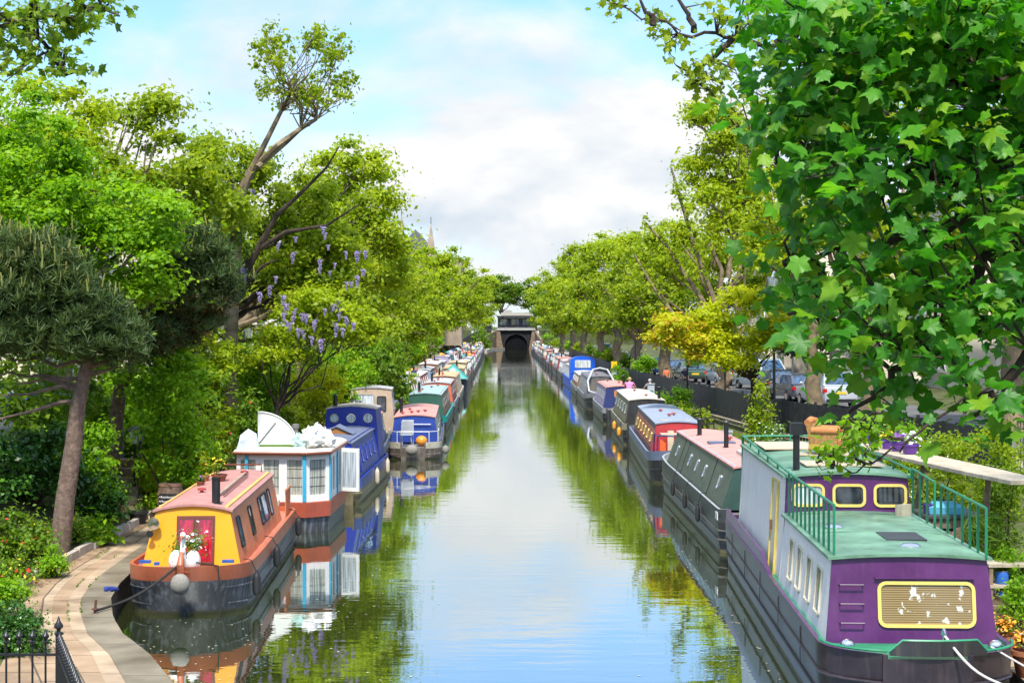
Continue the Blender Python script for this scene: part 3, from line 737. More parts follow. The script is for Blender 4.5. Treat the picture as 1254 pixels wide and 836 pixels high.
for i in range(len(plan)):
    a = Vector((*plan[i], 0)); c2 = Vector((*plan[(i + 1) % len(plan)], 0)); ln = (c2 - a).length; ux = (c2 - a).normalized(); n = ux.cross(Vector((0, 0, 1)))
    nw = max(1, round(ln / .62)); wd = ln / nw
    for k in range(nw):
        p = a + ux * (wd * (k + .5)) + Vector((0, 0, 1.31))
        mbw = MB().ring_prism(rrect(p, ux, (0, 0, 1), wd - .004, 1.14, .004, 1), rrect(p + Vector((0, 0, .02)), ux, (0, 0, 1), wd - .2, .86, .004, 1), -n * .07)
        fo = mbw.build('window', white_p, wroot)
        pq = p - n * .04 + Vector((0, 0, .02))
        MB().poly_prism(rrect(pq, ux, (0, 0, 1), wd - .19, .87, .003, 1), -n * .008).build('pane', g_curt, fo)
        lead = MB()
        for q in range(1, 4): lead.poly_prism([pq + ux * x + Vector((0, 0, z)) for x, z in ((-wd / 2 + .1, -.43 + .215 * q), (wd / 2 - .1, -.43 + .215 * q), (wd / 2 - .1, -.424 + .215 * q), (-wd / 2 + .1, -.424 + .215 * q))], n * .012)
        for q in (-1, 1): lead.poly_prism([pq + ux * (q * wd * .12 + dx) + Vector((0, 0, z)) for dx, z in ((-.003, -.43), (.003, -.43), (.003, .43), (-.003, .43))], n * .0135)
        lead.build('leading', deck_grey, fo)
for (x, y), wd in (((-.86, .19), .075), ((.1, .05), .0), ((.58, -.022), .085), ((1.14, .46), .05), ((1.165, 1.9), .05)):
    if wd: MB().box((x, y - .012, 1.31), (wd, .06, 1.12)).build('corner_post', turq, wroot)
rm = P('houseboat_roof', (0.6, 0.55, 0.46), rough=.8); rim = P('roof_rim', (0.26, 0.07, 0.035))
MB().loft([ringat(1.885, 1.06), ringat(1.93, 1.075), ringat(1.955, 1.07)], 0).build('roof_rim', rim, wroot)
MB().loft([ringat(1.957, 1.05), ringat(2.0, 1.03)], 0).build('roof', rm, wroot)
MB().box((-.05, 1.2, 2.03), (1.55, 1.1, .05)).build('turf_mat', paint('turf', (0.10, 0.19, 0.03), .95, .35, 14, .1, bump=.8, bscale=60), wroot)
MB().tube([(-1.0, .5, 2.02), (.55, .4, 2.02)], .025, 6).build('roof_bar', white_p, wroot)
for px, py in ((.1, 4.2), (-.5, 4.3)): MB().lathe((px + 0.4, py - 1, 2.0), [(.07, 0), (.07, .32), (.1, .33), (.1, .42), (.05, .44)], 10).build('flue', deck_grey, wroot, smooth=True)
# open casement at the right
MB().ring_prism(rrect((1.45, 2.05, 1.34), Vector((.9, -.43, 0)), (0, 0, 1), .56, 1.1, .004, 1), rrect((1.45, 2.05, 1.34), Vector((.9, -.43, 0)), (0, 0, 1), .42, .9, .004, 1), (.02, .035, 0)).build('open_casement', white_p, wroot)
MB().poly_prism(rrect((1.45, 2.05, 1.34), Vector((.9, -.43, 0)), (0, 0, 1), .42, .9, .004, 1), (.004, .008, 0)).build('casement_pane', g_pale, wroot)
# quarter round screen standing on the roof
fan = [Vector((-.72, 1.0, 2.06))] + [Vector((-.72 + .95 * math.sin(a), 1.0 + .12 * math.sin(a), 2.06 + .82 * math.cos(a))) for a in [R(90 * i / 12) for i in range(13)]]
fo = MB().poly_prism(fan, (0, .035, 0)).build('fan_screen', white_p, wroot)
MB().tube([p + Vector((0, -.01, 0)) for p in fan[1:]], .018, 6).build('screen_rim', white_p, fo, smooth=True)
MB().tube([(-.72, .985, 2.06), (-.28, 1.03, 2.62)], .01, 5).build('screen_rib', deck_grey, fo)

# ---- 3 deep blue boat ---------------------------------------------------------------------------
blu = P('deep_blue', (0.012, 0.03, 0.30), var=.1, rough=.3, streak=.1); blu_s = P('blue_side', (0.05, 0.085, 0.27), var=.25); blu_r = P('blue_roof', (0.13, 0.15, 0.23), rough=.6)
b = Boat('narrowboat', 'deep blue narrowboat with three portholes in a raised panel', (-5.32, 43.6), (-5.22, 53), 2.15, 0.72, 'square', 'stern')
b.hull(P('hull_ochre', (0.17, 0.14, 0.07), var=.4), blu_s, blu, blu_s, bh=.3, strakes=(.3,))
b.cabin(.45, 7.0, .93, .74, .66, 1.66, blu_s, blu_r, blu, blu, camber=.09, rk0=.1, rail=blu)
for y in (2.6, 3.7, 4.8, 6.0): b.side_win(y, .34, .42, .55, .03, blu, g_pale)
b.side_win(1.6, .1, .7, .5, .01, blu, g_dark)
mb = MB(); sk = [(-.45, 3.0, 1.78), (.45, 3.0, 1.78), (0, 3.0, 1.97)]; mb.poly_prism(sk, (0, .9, 0)); so_ = mb.build('pigeon_box', P('varnished_wood', (0.34, 0.14, 0.035)), b.root)
MB().poly_prism([(-.52, 2.95, 1.775), (0, 2.95, 2.0), (.52, 2.95, 1.775), (0, 2.95, 2.035)], (0, 1.0, 0)).build('box_roof', blu_r, so_)
b.cabin(6.95, 8.7, .93, .80, .66, 2.3, blu_s, P('pale_top', (.5, .42, .36)), blu, blu, camber=.1, rk0=.06, name='raised_cabin')
for x in (-.55, 0, .55):
    p, ux, uz, n = b.front_frame(x, 2.02); b.win(p, ux, uz, n, .24, .24, .115, chrome, g_pale, .03, 'porthole')
b.chimney(-.55, 7.3, .35, .07)
for y in (3.9, 7.4): b.fender(1, y, .42, P('cream_fender', (.6, .52, .38)), .07, .48)

# ---- 4 boats lying inside, left ----------------------------------------------------------------
def simple(label, near, far, beam, gh, zr, cols, ends=('square', 'bow'), cab=(1.2, -2.2), wins=5, ch=((.35, 3.0),), vents=2, rail=True, porthole=False, low=False, group='narrowboats moored along the canal', pane=None, tumble=.18, hull_m=None, rk0=.1):
    side, roof, front, band = cols
    b = Boat('narrowboat', label, near, far, beam, gh, ends[0], ends[1], group)
    b.hull(hull_m or hull_black, band, band, deck_grey, strakes=() if low else (.36,))
    y0 = cab[0]; y1 = b.L + cab[1]
    b.cabin(y0, y1, beam / 2 - .13, beam / 2 - .13 - tumble, gh - .08, zr, side, roof, front, rail=None if low or not rail else roof, rk0=rk0)
    for k in range(wins):
        y = y0 + (y1 - y0) * (k + .6) / (wins + .2)
        if porthole: b.side_win(y, .26, .26, .58, .12, chrome, pane or g_dark)
        else: b.side_win(y, .55, .36, .6, .06, chrome if not low else white_p, pane or g_dark)
    for x, y in ch: b.chimney(x, y, .45, .065)
    rv = random.Random(int(near[1] * 10))
    b.vents([(rv.uniform(-.35, .35), y0 + (y1 - y0) * (k + .4) / vents) for k in range(vents)])
    return b
pinkroof = P('pink_roof', (0.55, 0.26, 0.22), rough=.75, streak=.2); greyroof = P('grey_roof', (0.42, 0.41, 0.42), rough=.7); tealroof = P('teal_roof', (0.30, 0.42, 0.42), rough=.6); tanroof = P('tan_roof', (0.55, 0.36, 0.2), rough=.8)
maroon = P('maroon', (0.2, 0.03, 0.04)); green_d = P('bottle_green', (0.02, 0.09, 0.06)); slateb = P('slate_blue', (0.10, 0.14, 0.22)); sage = P('sage', (0.30, 0.36, 0.30)); brownp = P('brown', (0.2, 0.1, 0.055)); cream = P('cream', (.6, .5, .36)); greyp = P('grey', (.3, .3, .31)); navy = P('navy', (.015, .025, .12)); redp = P('red', (.42, .03, .03)); whitep = P('white', (.7, .7, .68)); royal = P('royal_blue', (0.005, 0.10, 0.62), var=.06, streak=0); tealp = P('teal', (.0, .30, .26), var=.1); olive = P('olive', (.17, .16, .09)); lilac = P('lilac', (.35, .3, .42)); steel = P('steel_blue', (.22, .28, .38)); orangep = P('orange', (.6, .2, .05)); yelp = P('bright_yellow', (.8, .5, .01), streak=0)
simple('slate blue narrowboat with pink roof lying just behind the deep blue boat', (-5.5, 53.6), (-5.75, 60.2), 2.1, .8, 1.7, (slateb, pinkroof, blu_s, slateb), ('square', 'square'), (.5, -.5), 3, (), 1)
b = simple('grey steel cruiser with a glazed wheelhouse beside the inner left row', (-5.55, 60.8), (-6.0, 70), 2.2, .9, 1.75, (greyp, greyroof, greyp, whitep), ('square', 'bow'), (2.6, -2.4), 4, ((-.3, 5),), 2)
b.cabin(.5, 2.6, .95, .8, .82, 2.5, P('wheelhouse_grey', (.36, .36, .34)), greyroof, P('wheelhouse_tan', (.45, .34, .24)), name='wheelhouse')
p, ux, uz, n = b.front_frame(.42, 1.95); b.win(p, ux, uz, n, .3, .55, .03, iron, g_dark); p, ux, uz, n = b.front_frame(-.3, 2.05); b.win(p, ux, uz, n, .8, .5, .04, greyp, g_pale)
for y in (1.1, 1.95): b.side_win(y, .55, .6, .7, .03, greyp, g_pale)
# ---- 5 blue sterned boat, outer row --------------------------------------------------------------
b = Boat('narrowboat', 'pink roofed narrowboat with blue rear bulkhead and open stern deck facing the camera', (-3.72, 58.3), (-4.15, 71.5), 2.12, .66, 'stern', 'bow', 'narrowboats moored along the canal')
bs = b
b.hull(P('hull_rusty', (.13, .10, .08), var=.6, streak=.9, dirt=(.35, .3, .24)), P('cream_band', (.66, .60, .46)), navy, deck_grey, bh=.24, dk=.2, strakes=(.2,))
b.cabin(2.0, 10.8, .93, .78, .52, 1.46, sage, pinkroof, P('blue_bulkhead', (.01, .04, .26)), camber=.09, rk0=.08, rail=None)
for y in (3.4, 5.2, 7, 8.8): b.side_win(y, .5, .34, .6, .06, chrome, g_dark)
b.vents([(-.5, 3.0), (.1, 3.6), (-.15, 3.2), (.35, 4.4), (-.3, 5.5)]); b.chimney(-.6, 4.3, .55, .06)
mb = MB(); pts = [(-.95, 1.9, 1.05), (-.93, .5, 1.05), (-.6, .12, 1.05), (.6, .12, 1.05), (.93, .5, 1.05), (.95, 1.9, 1.05)]; mb.tube(pts, .018, 6)
for q in pts: mb.tube([(q[0], q[1], .6), q], .016, 6)
mb.build('stern_rail', whitep, b.root, smooth=True)
MB().box((.25, 1.98, 1.22), (.75, .03, .035)).build('grab_bar', whitep, b.root)
mb = MB(); mb.ball((-.05, -.12, .38), .2, 0, 12, 8, (1.2, .7, 1)); mb.build('stern_fender', rope_m, b.root, smooth=True)
b.fender(1, 1.1, .3, rope_m, .14, .3)

# ---- rows of boats further away ------------------------------------------------------------------
def row(side, boats):
    for (near, far, beam, gh, zr, cols, label, kw) in boats:
        bb = simple(label, near, far, beam, gh, zr, cols, low=near[1] > 100, **kw)
        yield bb
left_x = lambda y: -2.35 - 0.0095 * y       # outer hull side
def LX(y): return left_x(y) - 1.07
def LI(y): return LX(y) - 2.3
outer_cols = [(brownp, tealroof, green_d, tealp, 'brown sided narrowboat with pale teal roof'), (maroon, greyroof, P('orange_red', (.5, .12, .05)), greyp, 'maroon narrowboat with grey roof and red front'),
 (cream, tanroof, brownp, cream, 'cream narrowboat with tan roof')]
spans = [(72.5, 86.0), (87, 97.5), (98.5, 112)]
outer = []
for (a, z), (c0, c1, c2, c3, nm) in zip(spans, outer_cols):
    outer.append(((LX(a), a), (LX(z), z), 2.1, .8, 1.75, (c0, c1, c2, c3), nm + ' in the outer left row', dict(ch=((-.35, 2.5),), vents=4, ends=('square', 'bow'), cab=(1.0, -2.0))))
list(row(-1, outer))
# green canvas tented boat
b = simple('dark tug with a green canvas tent over its bow in the outer left row', (LX(114) + .15, 114), (LX(128), 128), 2.2, 1.0, 1.8, (brownp, tanroof, brownp, hull_black), ('bow', 'square'), (3.2, -.8), 4, ((.2, 6),), 2, low=True)
tent = MB().poly_prism([(-1.05, .6, 1.15), (1.05, .6, 1.15), (0, 1.0, 2.15)], (0, 2.5, .1)).build('canvas_tent', tealp, b.root)
MB().lathe((0, .55, 1.75), [(.2, .0), (.2, -.06), (.02, -.07)], 14, axis='Y').build('tent_window', whitep, tent, smooth=True)
far_pal = [(maroon, 'maroon'), (navy, 'navy blue'), (green_d, 'bottle green'), (cream, 'cream'), (greyp, 'grey'), (redp, 'red'), (steel, 'steel blue'), (tealp, 'teal'), (brownp, 'brown'), (whitep, 'white'), (lilac, 'lilac'), (olive, 'olive')]
roof_pal = [(pinkroof, 'pink'), (greyroof, 'pale grey'), (tanroof, 'tan'), (P('white_roof', (.66, .62, .58), rough=.7), 'white'), (tealroof, 'teal grey'), (P('salmon_roof', (.6, .3, .2), rough=.7), 'salmon')]
def far_row(xf_, y0, y1, rowname, seed, dens=13.5, skip=()):
    rr = random.Random(seed); y = y0; prev = None; used = set(); i = 0
    while y < y1:
        ln = rr.uniform(dens - 2.5, dens + 1.5)
        for _ in range(60):
            s_ = rr.choice(far_pal); r_ = rr.choice(roof_pal)
            if (s_[1], r_[1]) not in used and s_[1] != prev: break
        used.add((s_[1], r_[1]))
        lab = f'{s_[1]} narrowboat with {r_[1]} roof, {rowname} row' + (f', beyond the {prev} one' if prev else '')
        f_ = rr.choice(far_pal)[0]
        xa, xb = xf_(y), xf_(y + ln)
        b = simple(lab, (xa, y), (xb, y + ln), 2.1, rr.uniform(.75, .95), rr.uniform(1.65, 1.95), (s_[0], r_[0], f_, rr.choice(far_pal)[0]), (rr.choice(['square', 'bow', 'stern']), 'bow'), (rr.uniform(.8, 2.0), -2.0), 4, ((rr.uniform(-.5, .5), rr.uniform(3, 7)),), 2, low=True)
        # clutter that lives on roofs
        for k in range(rr.randint(2, 4)):
            x = rr.uniform(-.45, .45); yy = rr.uniform(b.c['y0'] + .5, b.c['y1'] - 1)
            kind = rr.random()
            if kind < .5: MB().box((x, yy, b.ztop(x) + .1), (rr.uniform(.3, .6), rr.uniform(.4, 1.2), .2), taper=.85).build('roof_box', rr.choice(far_pal)[0], b.root)
            else: MB().ball((x, yy, b.ztop(x) + .06), .22, 0, 9, 6, (1, 1.6, .8)).build('roof_bundle', rr.choice([yelp, tealp, whitep, royal, orangep]), b.root, smooth=True)
        prev = s_[1]; y += ln + 1.0; i += 1
far_row(LX, 131, 285, 'outer left', 5)
far_row(LI, 84.5, 280, 'inner left', 11)
# inner row special ones
b = simple('blue grey narrowboat with a yellow tarpaulin on the inner left row', (LI(71.5) + .2, 72), (LI(82), 82.5), 2.1, .85, 1.8, (steel, P('bluegrey_roof', (.33, .37, .42)), steel, greyp), ('bow', 'square'), (2.3, -.8), 4, ((.2, 4.5), (-.4, 6.2)), 3)
MB().loft([[Vector((x, y, z)) for x, z in ((.1, 1.75), (.65, 1.75), (.6, 2.2), (.35, 2.35), (.12, 2.2))] for y in (7.3, 8.6)]).build('tarpaulin', yelp, b.root)
# ------------------------------------------------------------------ right bank boats
pur = P('purple', (0.085, 0.012, 0.10), var=.25, rough=.34, streak=.3, coat=.15, dirt=(.12, .05, .12)); pur_d = P('purple_dark', (0.065, 0.02, 0.075), var=.3, rough=.4)
pgreen = P('pale_green_roof', (0.14, 0.28, 0.18), var=.45, rough=.35, streak=0, scale=1.6); rail_g = P('rail_green', (0.012, 0.20, 0.09), var=.12, streak=0, rough=.35)
lil = P('lilac_white', (0.86, 0.84, 0.80), var=.08, streak=.35, dirt=(.50, .40, .50)); goldf = P('gold_frame', (0.68, 0.52, 0.13), var=.1, streak=0, rough=.4); gdeck = P('green_deck', (0.015, 0.22, 0.10), var=.25, streak=0)
phull = P('purple_hull', (0.028, 0.018, 0.024), var=.4, streak=.4, dirt=(.09, .065, .06), rough=.34); creamf = P('cream_window_frame', (.7, .65, .5), var=.06, streak=0)
blind = _new('bamboo_blind'); blind, nt_, b_, N_, L_ = blind
tc_ = N_.new('ShaderNodeTexCoord'); wv = N_.new('ShaderNodeTexWave'); wv.bands_direction = 'Z'; wv.inputs['Scale'].default_value = 11; wv.inputs['Distortion'].default_value = .3
L_.new(tc_.outputs['Object'], wv.inputs['Vector'])
r_ = N_.new('ShaderNodeValToRGB'); r_.color_ramp.elements[0].color = (0.12, 0.075, 0.03, 1); r_.color_ramp.elements[1].color = (0.36, 0.26, 0.12, 1)
L_.new(wv.outputs['Fac'], r_.inputs['Fac']); ns_ = N_.new('ShaderNodeTexNoise'); ns_.inputs['Scale'].default_value = 7; ns_.inputs['Detail'].default_value = 5; L_.new(tc_.outputs['Object'], ns_.inputs['Vector'])
r2_ = N_.new('ShaderNodeValToRGB'); r2_.color_ramp.elements[0].position = .6; r2_.color_ramp.elements[1].position = .63; L_.new(ns_.outputs['Fac'], r2_.inputs['Fac'])
mx_ = N_.new('ShaderNodeMixRGB'); mx_.inputs['Color2'].default_value = (.6, .58, .52, 1); L_.new(r2_.outputs['Color'], mx_.inputs['Fac']); L_.new(r_.outputs['Color'], mx_.inputs['Color1']); L_.new(mx_.outputs[0], b_.inputs['Base Color'])
b_.inputs['Roughness'].default_value = .12; b_.inputs['Specular IOR Level'].default_value = .6

b = Boat('houseboat', 'purple and white houseboat with green railed roof decks nearest the camera', (5.1, 19.0), (5.72, 33.2), 2.44, 0.98, 'stern', 'stern', 'narrowboats moored along the canal', 'houseboat')
bp_ = b; Lp = b.L
b.hull(phull, phull, pur, gdeck, bh=.2, dk=.05, strakes=(.3, .62), strake_m=phull)
# stepped bulwark on the near end
mb = MB(); n_ = 24; pts_o = []
for i in range(n_ + 1):
    a = PI * i / n_; x = -1.21 * math.cos(a); y = .82 * (1 - math.sin(a) ** .9) - .05
    pts_o.append((x, y))
zt = lambda x: 1.01 + (.14 if -.38 < x < .62 else (.0))
rows_ = []
for x, y in pts_o: rows_.append((x, y, zt(x)))
for i in range(n_):
    (x0, y0, z0), (x1, y1, z1) = rows_[i], rows_[i + 1]
    if z0 > 1.02 or z1 > 1.02:
        mb.poly_prism([(x0, y0, .97), (x1, y1, .97), (x1, y1, z1), (x0, y0, z0)], (0, .05, 0))
mb.build('bulwark', hull_black, b.root)
mb = MB(); mb.tube([(x, y + .02, z + .01) for x, y, z in rows_], .018, 6); mb.build('bulwark_rim', gdeck, b.root, smooth=True)
b.cabin(.95, 5.75, 1.09, .99, .93, 1.98, lil, pgreen, pur, lil, camber=.05, rk0=.16, over=.06, name='forward_cabin')
fc = dict(b.c)
p, ux, uz, n = b.front_frame(.20, 1.42); b.win(p, ux, uz, n, 1.16, .5, .07, goldf, blind, .045, 'front_window', proud=.035)
MB().poly_prism([p + uz * .325 + ux * a + uz * c2 for a, c2 in ((-.66, 0), (.62, 0), (.62, .02), (-.66, .02))], n * .06).build('drip_strip', pur, b.root)
for z in (1.18, 1.42, 1.66):
    q, ux, uz, n = b.front_frame(-.76, z); MB().tube([q - ux * .15, q - ux * .15 + n * .08, q + ux * .15 + n * .08, q + ux * .15], .012, 6).build('step_rung', pur_d, b.root, smooth=True)
for x in (-.86, 1.0): MB().lathe((x, .72, .93), [(.09, 0), (.095, .03), (.08, .07), (.04, .1), (.005, .105)], 14).build('dome_vent', chrome, b.root, smooth=True)
MB().tube([(.22, .12, 1.1), (.22, .1, 1.24), (.22, .16, 1.27), (.22, .19, 1.2)], .022, 6).build('mooring_eye', chrome, b.root, smooth=True)
for y, h in ((1.9, .58), (2.8, .58), (3.75, .58), (4.6, .58)):
    b.side_win(y, .36, h, .5, .02, creamf, g_dark, fw=.04)
# roof fittings of the lower deck
MB().box((.22, 2.7, 2.07), (.55, .8, .03)).build('roof_grate', P('grate', (.03, .03, .03), streak=0), b.root)
for x, y in ((.15, 1.75), (-.55, 3.7)): MB().lathe((x, y, 2.055), [(.13, 0), (.14, .02), (.1, .05), (.005, .06)], 14).build('dome_vent', chrome, b.root, smooth=True)
b.cabin(5.7, 12.4, 1.05, .96, .93, 2.58, lil, pgreen, pur, lil, camber=.07, rk0=.10, over=.06, name='upper_cabin')
for x in (-.62, 0.03, .68):
    p, ux, uz, n = b.front_frame(x, 2.31); b.win(p, ux, uz, n, .44, .28, .06, goldf, g_dark if x > -.5 else g_pale, .045, 'front_window', proud=.03)
p, ux, uz, n = b.side_frame(-1, 6.9, .45)
d_ = MB().poly_prism(rrect(p, ux, uz, .62, 1.5, .01, 1), n * .02).build('side_door', creamf, b.root)
MB().ring_prism(rrect(p, ux, uz, .76, 1.56, .01, 1), rrect(p, ux, uz, .63, 1.51, .01, 1), n * .045).build('door_frame', goldf, d_)
MB().box(p + ux * .22 + n * .04, (.03, .07, .16)).build('door_lock', P('lock', (.2, .08, .03)), d_)
for y in (8.4, 10.2, 11.5): b.side_win(y, .4, .5, .6, .02, creamf, g_pale, sides=(1,)); 
# raised purple bulwark along the upper cabin, left and right, and the thin gunwale strip
for sd in (-1, 1):
    mb = MB(); mb.poly_prism([(sd * 1.20, 6.0, .96), (sd * 1.20, 13.5, .96), (sd * 1.20, 13.5, 1.2), (sd * 1.20, 7.6, 1.2), (sd * 1.20, 7.3, 1.2)] if sd < 0 else [(sd * 1.20, 7.3, .96), (sd * 1.20, 13.5, .96), (sd * 1.20, 13.5, 1.2), (sd * 1.20, 7.3, 1.2)], (-sd * .05, 0, 0)); mb.build('side_bulwark', pur, b.root)
# green guard rails
def rail_run(pts, zb, n_bal, name='guard_rail', r=.02, posts=True):
    mb = MB(); mb.tube(pts, r, 8); ro = mb.build(name, rail_g, b.root, smooth=True)
    P0 = [Vector(q) for q in pts]; seg = [(P0[i + 1] - P0[i]).length for i in range(len(P0) - 1)]; tot = sum(seg)
    proto = None
    for k in range(n_bal):
        d = tot * (k + .5) / n_bal if not posts else tot * k / (n_bal - 1)
        i = 0
        while i < len(seg) - 1 and d > seg[i]: d -= seg[i]; i += 1
        q = P0[i] + (P0[i + 1] - P0[i]) * (d / seg[i])
        if proto is None:
            proto = MB().box((0, 0, -(q.z - zb) / 2), (.03, .034, q.z - zb)).build('baluster', rail_g, ro); o = proto
        else:
            o = proto.copy(); C.objects.link(o); o.parent = ro
        o.location = q
    return ro
rail_run([(-.96, 1.15, 2.68), (-.97, 5.4, 2.70)], 2.02, 11)
rail_run([(-.97, 5.45, 2.70), (-.95, 12.5, 2.78)], 2.60, 6)
rail_run([(.97, 1.05, 2.66), (.98, 3.6, 2.70)], 2.02, 7)
rail_run([(.98, 4.0, 2.70), (.98, 5.5, 2.76)], 2.02, 4)
rail_run([(.96, 5.55, 2.74), (.95, 12.5, 2.80)], 2.60, 6)
rail_run([(-.95, 12.5, 2.78), (.95, 12.5, 2.80)], 2.60, 3)
MB().box((-.95, 12.55, 2.36), (.05, .05, .86)).build('rail_post', rail_g, b.root)
b.chimney(-.72, 6.4, .62, .055, cap=False)
MB().box((-.72, 6.4, 3.33), (.2, .2, .2)).build('chimney_cowl', iron, b.root)
wp = P('roof_panel', (.5, .38, .27), rough=.8, streak=.2)
for x, y, wx, wy in ((.12, 7.1, 1.3, .9), (-.3, 11, 1.0, 1.8), (.2, 9, 1.1, .5)):
    MB().box((x, y, 2.705), (wx, wy, .02)).build('roof_panel', wp, b.root)
for y in (3.2, 5.4):
    MB().box((0, y, 2.068), (1.95, .025, .012)).build('roof_seam', pgreen, b.root)
for sd in (-1, 1):
    for y in (2.4, 4.8, 7.2, 9.6, 12.0): MB().box((sd * 1.225, y, .62), (.012, .03, .5)).build('hull_seam', phull, b.root)
for k in range(12):
    for zz in (1.105, 1.72): q, ux, uz, n = b.front_frame(-.42 + .113 * k, zz); MB().ball(q + n * .034, .007, 0, 6, 4).build('window_rivet', brass, b.root)
MB().box((.80, 5.35, 2.12), (.28, .05, .2), rz=.5).build('roof_board', timber_pale, b.root)

# ---- dark green boat
gr_s = P('dark_green_side', (0.075, 0.10, 0.075), var=.25, streak=.55, dirt=(.17, .19, .16)); gr_f = P('dark_green_front', (.02, .055, .04))
b = Boat('narrowboat', 'long dark green narrowboat with pink roof moored behind the purple houseboat', (5.62, 34.0), (5.62, 48.2), 2.15, .98, 'square', 'bluff', 'narrowboats moored along the canal')
bg_ = b
b.hull(hull_black, P('green_black_band', (.05, .055, .055), var=.3), P('pale_gunwale', (.34, .36, .37)), deck_grey, bh=.3, strakes=(.3, .5), strake_m=hull_grey)
b.cabin(.4, 12.6, .97, .66, .94, 1.84, gr_s, pinkroof, gr_f, gr_f, camber=.06, rk0=.12)
for y in (2.0, 4.7, 6.3, 7.9, 11.0): b.side_win(y, .22, .34, .52, .10, chrome, g_pale, fw=.03, name='porthole')
for y in (3.3, 8.9, 9.9):
    for sd in (-1, 1):
        p, ux, uz, n = b.side_frame(sd, y, .5); MB().poly_prism(rrect(p, ux, uz, .035, .93, .003, 1), n * .014).build('panel_seam', hull_black, b.root)
for sd in (-1, 1): MB().poly_prism([(sd * .62, .55, 1.875), (sd * .665, .55, 1.86), (sd * .665, 12.4, 1.86), (sd * .62, 12.4, 1.875)], (0, 0, .035)).build('roof_edge', P('grey_edge', (.35, .37, .38)), b.root)
b.chimney(-.18, 5.4, .62, .06); b.chimney(-.3, 10.0, .42, .065); b.vents([(.1, 7.2), (.3, 8.2), (.25, 3.9)])
mb = MB(); mb.poly_prism([(-.2, 2.6, 1.9), (.5, 2.6, 1.9), (.5, 2.6, 2.02), (.15, 2.6, 2.1), (-.2, 2.6, 2.02)], (0, .9, 0)); mb.build('skylight', P('skylight_grey', (.45, .45, .45)), b.root)
MB().box((-.1, 6.9, 1.95), (.7, .5, .05)).build('roof_hatch', slateb, b.root)
MB().poly_prism([(-1.1, .2, .74), (-1.1, .55, .74), (-1.1, .55, .9), (-1.1, .2, .9)], (.02, 0, 0)).build('white_patch', whitep, b.root)
for y in (3.4, 6.2, 9.2): b.fender(-1, y, .5, rubber, .06, .4)

# ---- blue grey boat with red panels
b = Boat('narrowboat', 'blue grey narrowboat with red side panels and red doors', (5.42, 48.9), (5.85, 64.0), 2.12, .92, 'bluff', 'stern', 'narrowboats moored along the canal')
b.hull(hull_black, P('bluegrey_band', (.2, .24, .34)), P('bluegrey_band', (.2, .24, .34)), navy, bh=.3, dk=.25, strakes=(.35,))
b.cabin(2.2, 13.6, .92, .72, .80, 1.78, P('blue_side2', (.17, .10, .11), var=.3), P('blue_grey_roof', (.27, .31, .40), rough=.55), redp, greyp, camber=.08, rk0=.05)
for k in range(6):
    for sd in (-1, 1):
        p, ux, uz, n = b.side_frame(sd, 3.4 + 1.75 * k, .5); o = MB().poly_prism(rrect(p, ux, uz, 1.45, .62, .02), n * .012).build('side_panel', P('red_panel2', (.36, .10, .07), var=.4), b.root)
        b.win(p + n * .012, ux, uz, n, .42, .3, .04, brass, g_dark, .03)
b.door(-.1, .62, .86, 1.66, redp, P('door_cream', (.6, .5, .35)))
MB().box((.42, 2.13, 1.35), (.28, .03, .34)).build('notice_board', whitep, b.root)
mb = MB()
for x0_, y0_ in ((-.85, 1.9), (-.8, .9), (.8, .9), (.85, 1.9), (0, .55)): mb.tube([(x0_, y0_, .7), (x0_ * .95, y0_, 1.5)], .025, 6)
mb.tube([(-.81, 1.9, 1.5), (-.76, .9, 1.5), (0, .55, 1.5), (.76, .9, 1.5), (.81, 1.9, 1.5)], .025, 6); mb.build('cratch_frame', navy, b.root, smooth=True)
MB().box((0, 1.35, 1.53), (1.3, .7, .03)).build('cratch_board', timber_pale, b.root)
MB().box((-.6, .95, 1.12), (.18, .1, .5)).build('life_jacket', P('orange_red2', (.75, .12, .02), streak=0), b.root)
b.vents([(-.1, 5), (.1, 5.6), (-.2, 8)])
MB().box((-.05, 3.0, 1.875), (1.0, .5, .03)).build('roof_sheet', P('tan_sheet', (.45, .42, .3)), b.root)

# ---- olive, and the ones behind it
b = simple('olive green narrowboat with beige roof and dark open rear', (5.72, 65.4), (5.95, 78.3), 2.12, .92, 1.85, (olive, P('beige_roof', (.52, .48, .40), rough=.75), hull_black, P('olive_band', (.26, .25, .17))), ('square', 'bow'), (.5, -2), 5, ((.55, 1.0),), 2, rail=False, rk0=.0)
p, ux, uz, n = b.front_frame(.0, 1.45); b.win(p, ux, uz, n, .5, .4, .04, iron, g_pale)
for y in (1.0, 5.2): b.fender(-1, y, .5, P('orange_fender', (.75, .33, .03), streak=0), .09, .4)
b5 = simple('pink roofed narrowboat with navy front doors beyond the olive narrowboat', (5.68, 79.3), (5.7, 91.6), 2.1, .85, 1.8, (lilac, pinkroof, navy, greyp), ('square', 'bow'), (1.8, -2), 5, ((.3, 4),), 3)
p, ux, uz, n = b5.front_frame(-.1, 1.5); b5.win(p, ux, uz, n, .4, .3, .03, orangep, glass('glass_orange', drape=(.6, .3, .06)))
b = simple('grey narrowboat with a curved steel frame over its bow', (5.42, 92.8), (5.5, 107.2), 2.12, .9, 1.85, (greyp, P('dark_roof', (.18, .17, .18)), hull_grey, greyp), ('bow', 'square'), (2.6, -1), 5, (), 2)
mb = MB()
for sd in (-1, 1): mb.tube([(sd * .2, .3, .95), (sd * .75, 1.2, 1.1), (sd * .8, 2.0, 1.7), (sd * .45, 2.9, 2.35), (0, 3.2, 2.45)], .06, 7)
mb.build('steel_frame', P('steel_pale', (.45, .46, .48)), b.root, smooth=True)
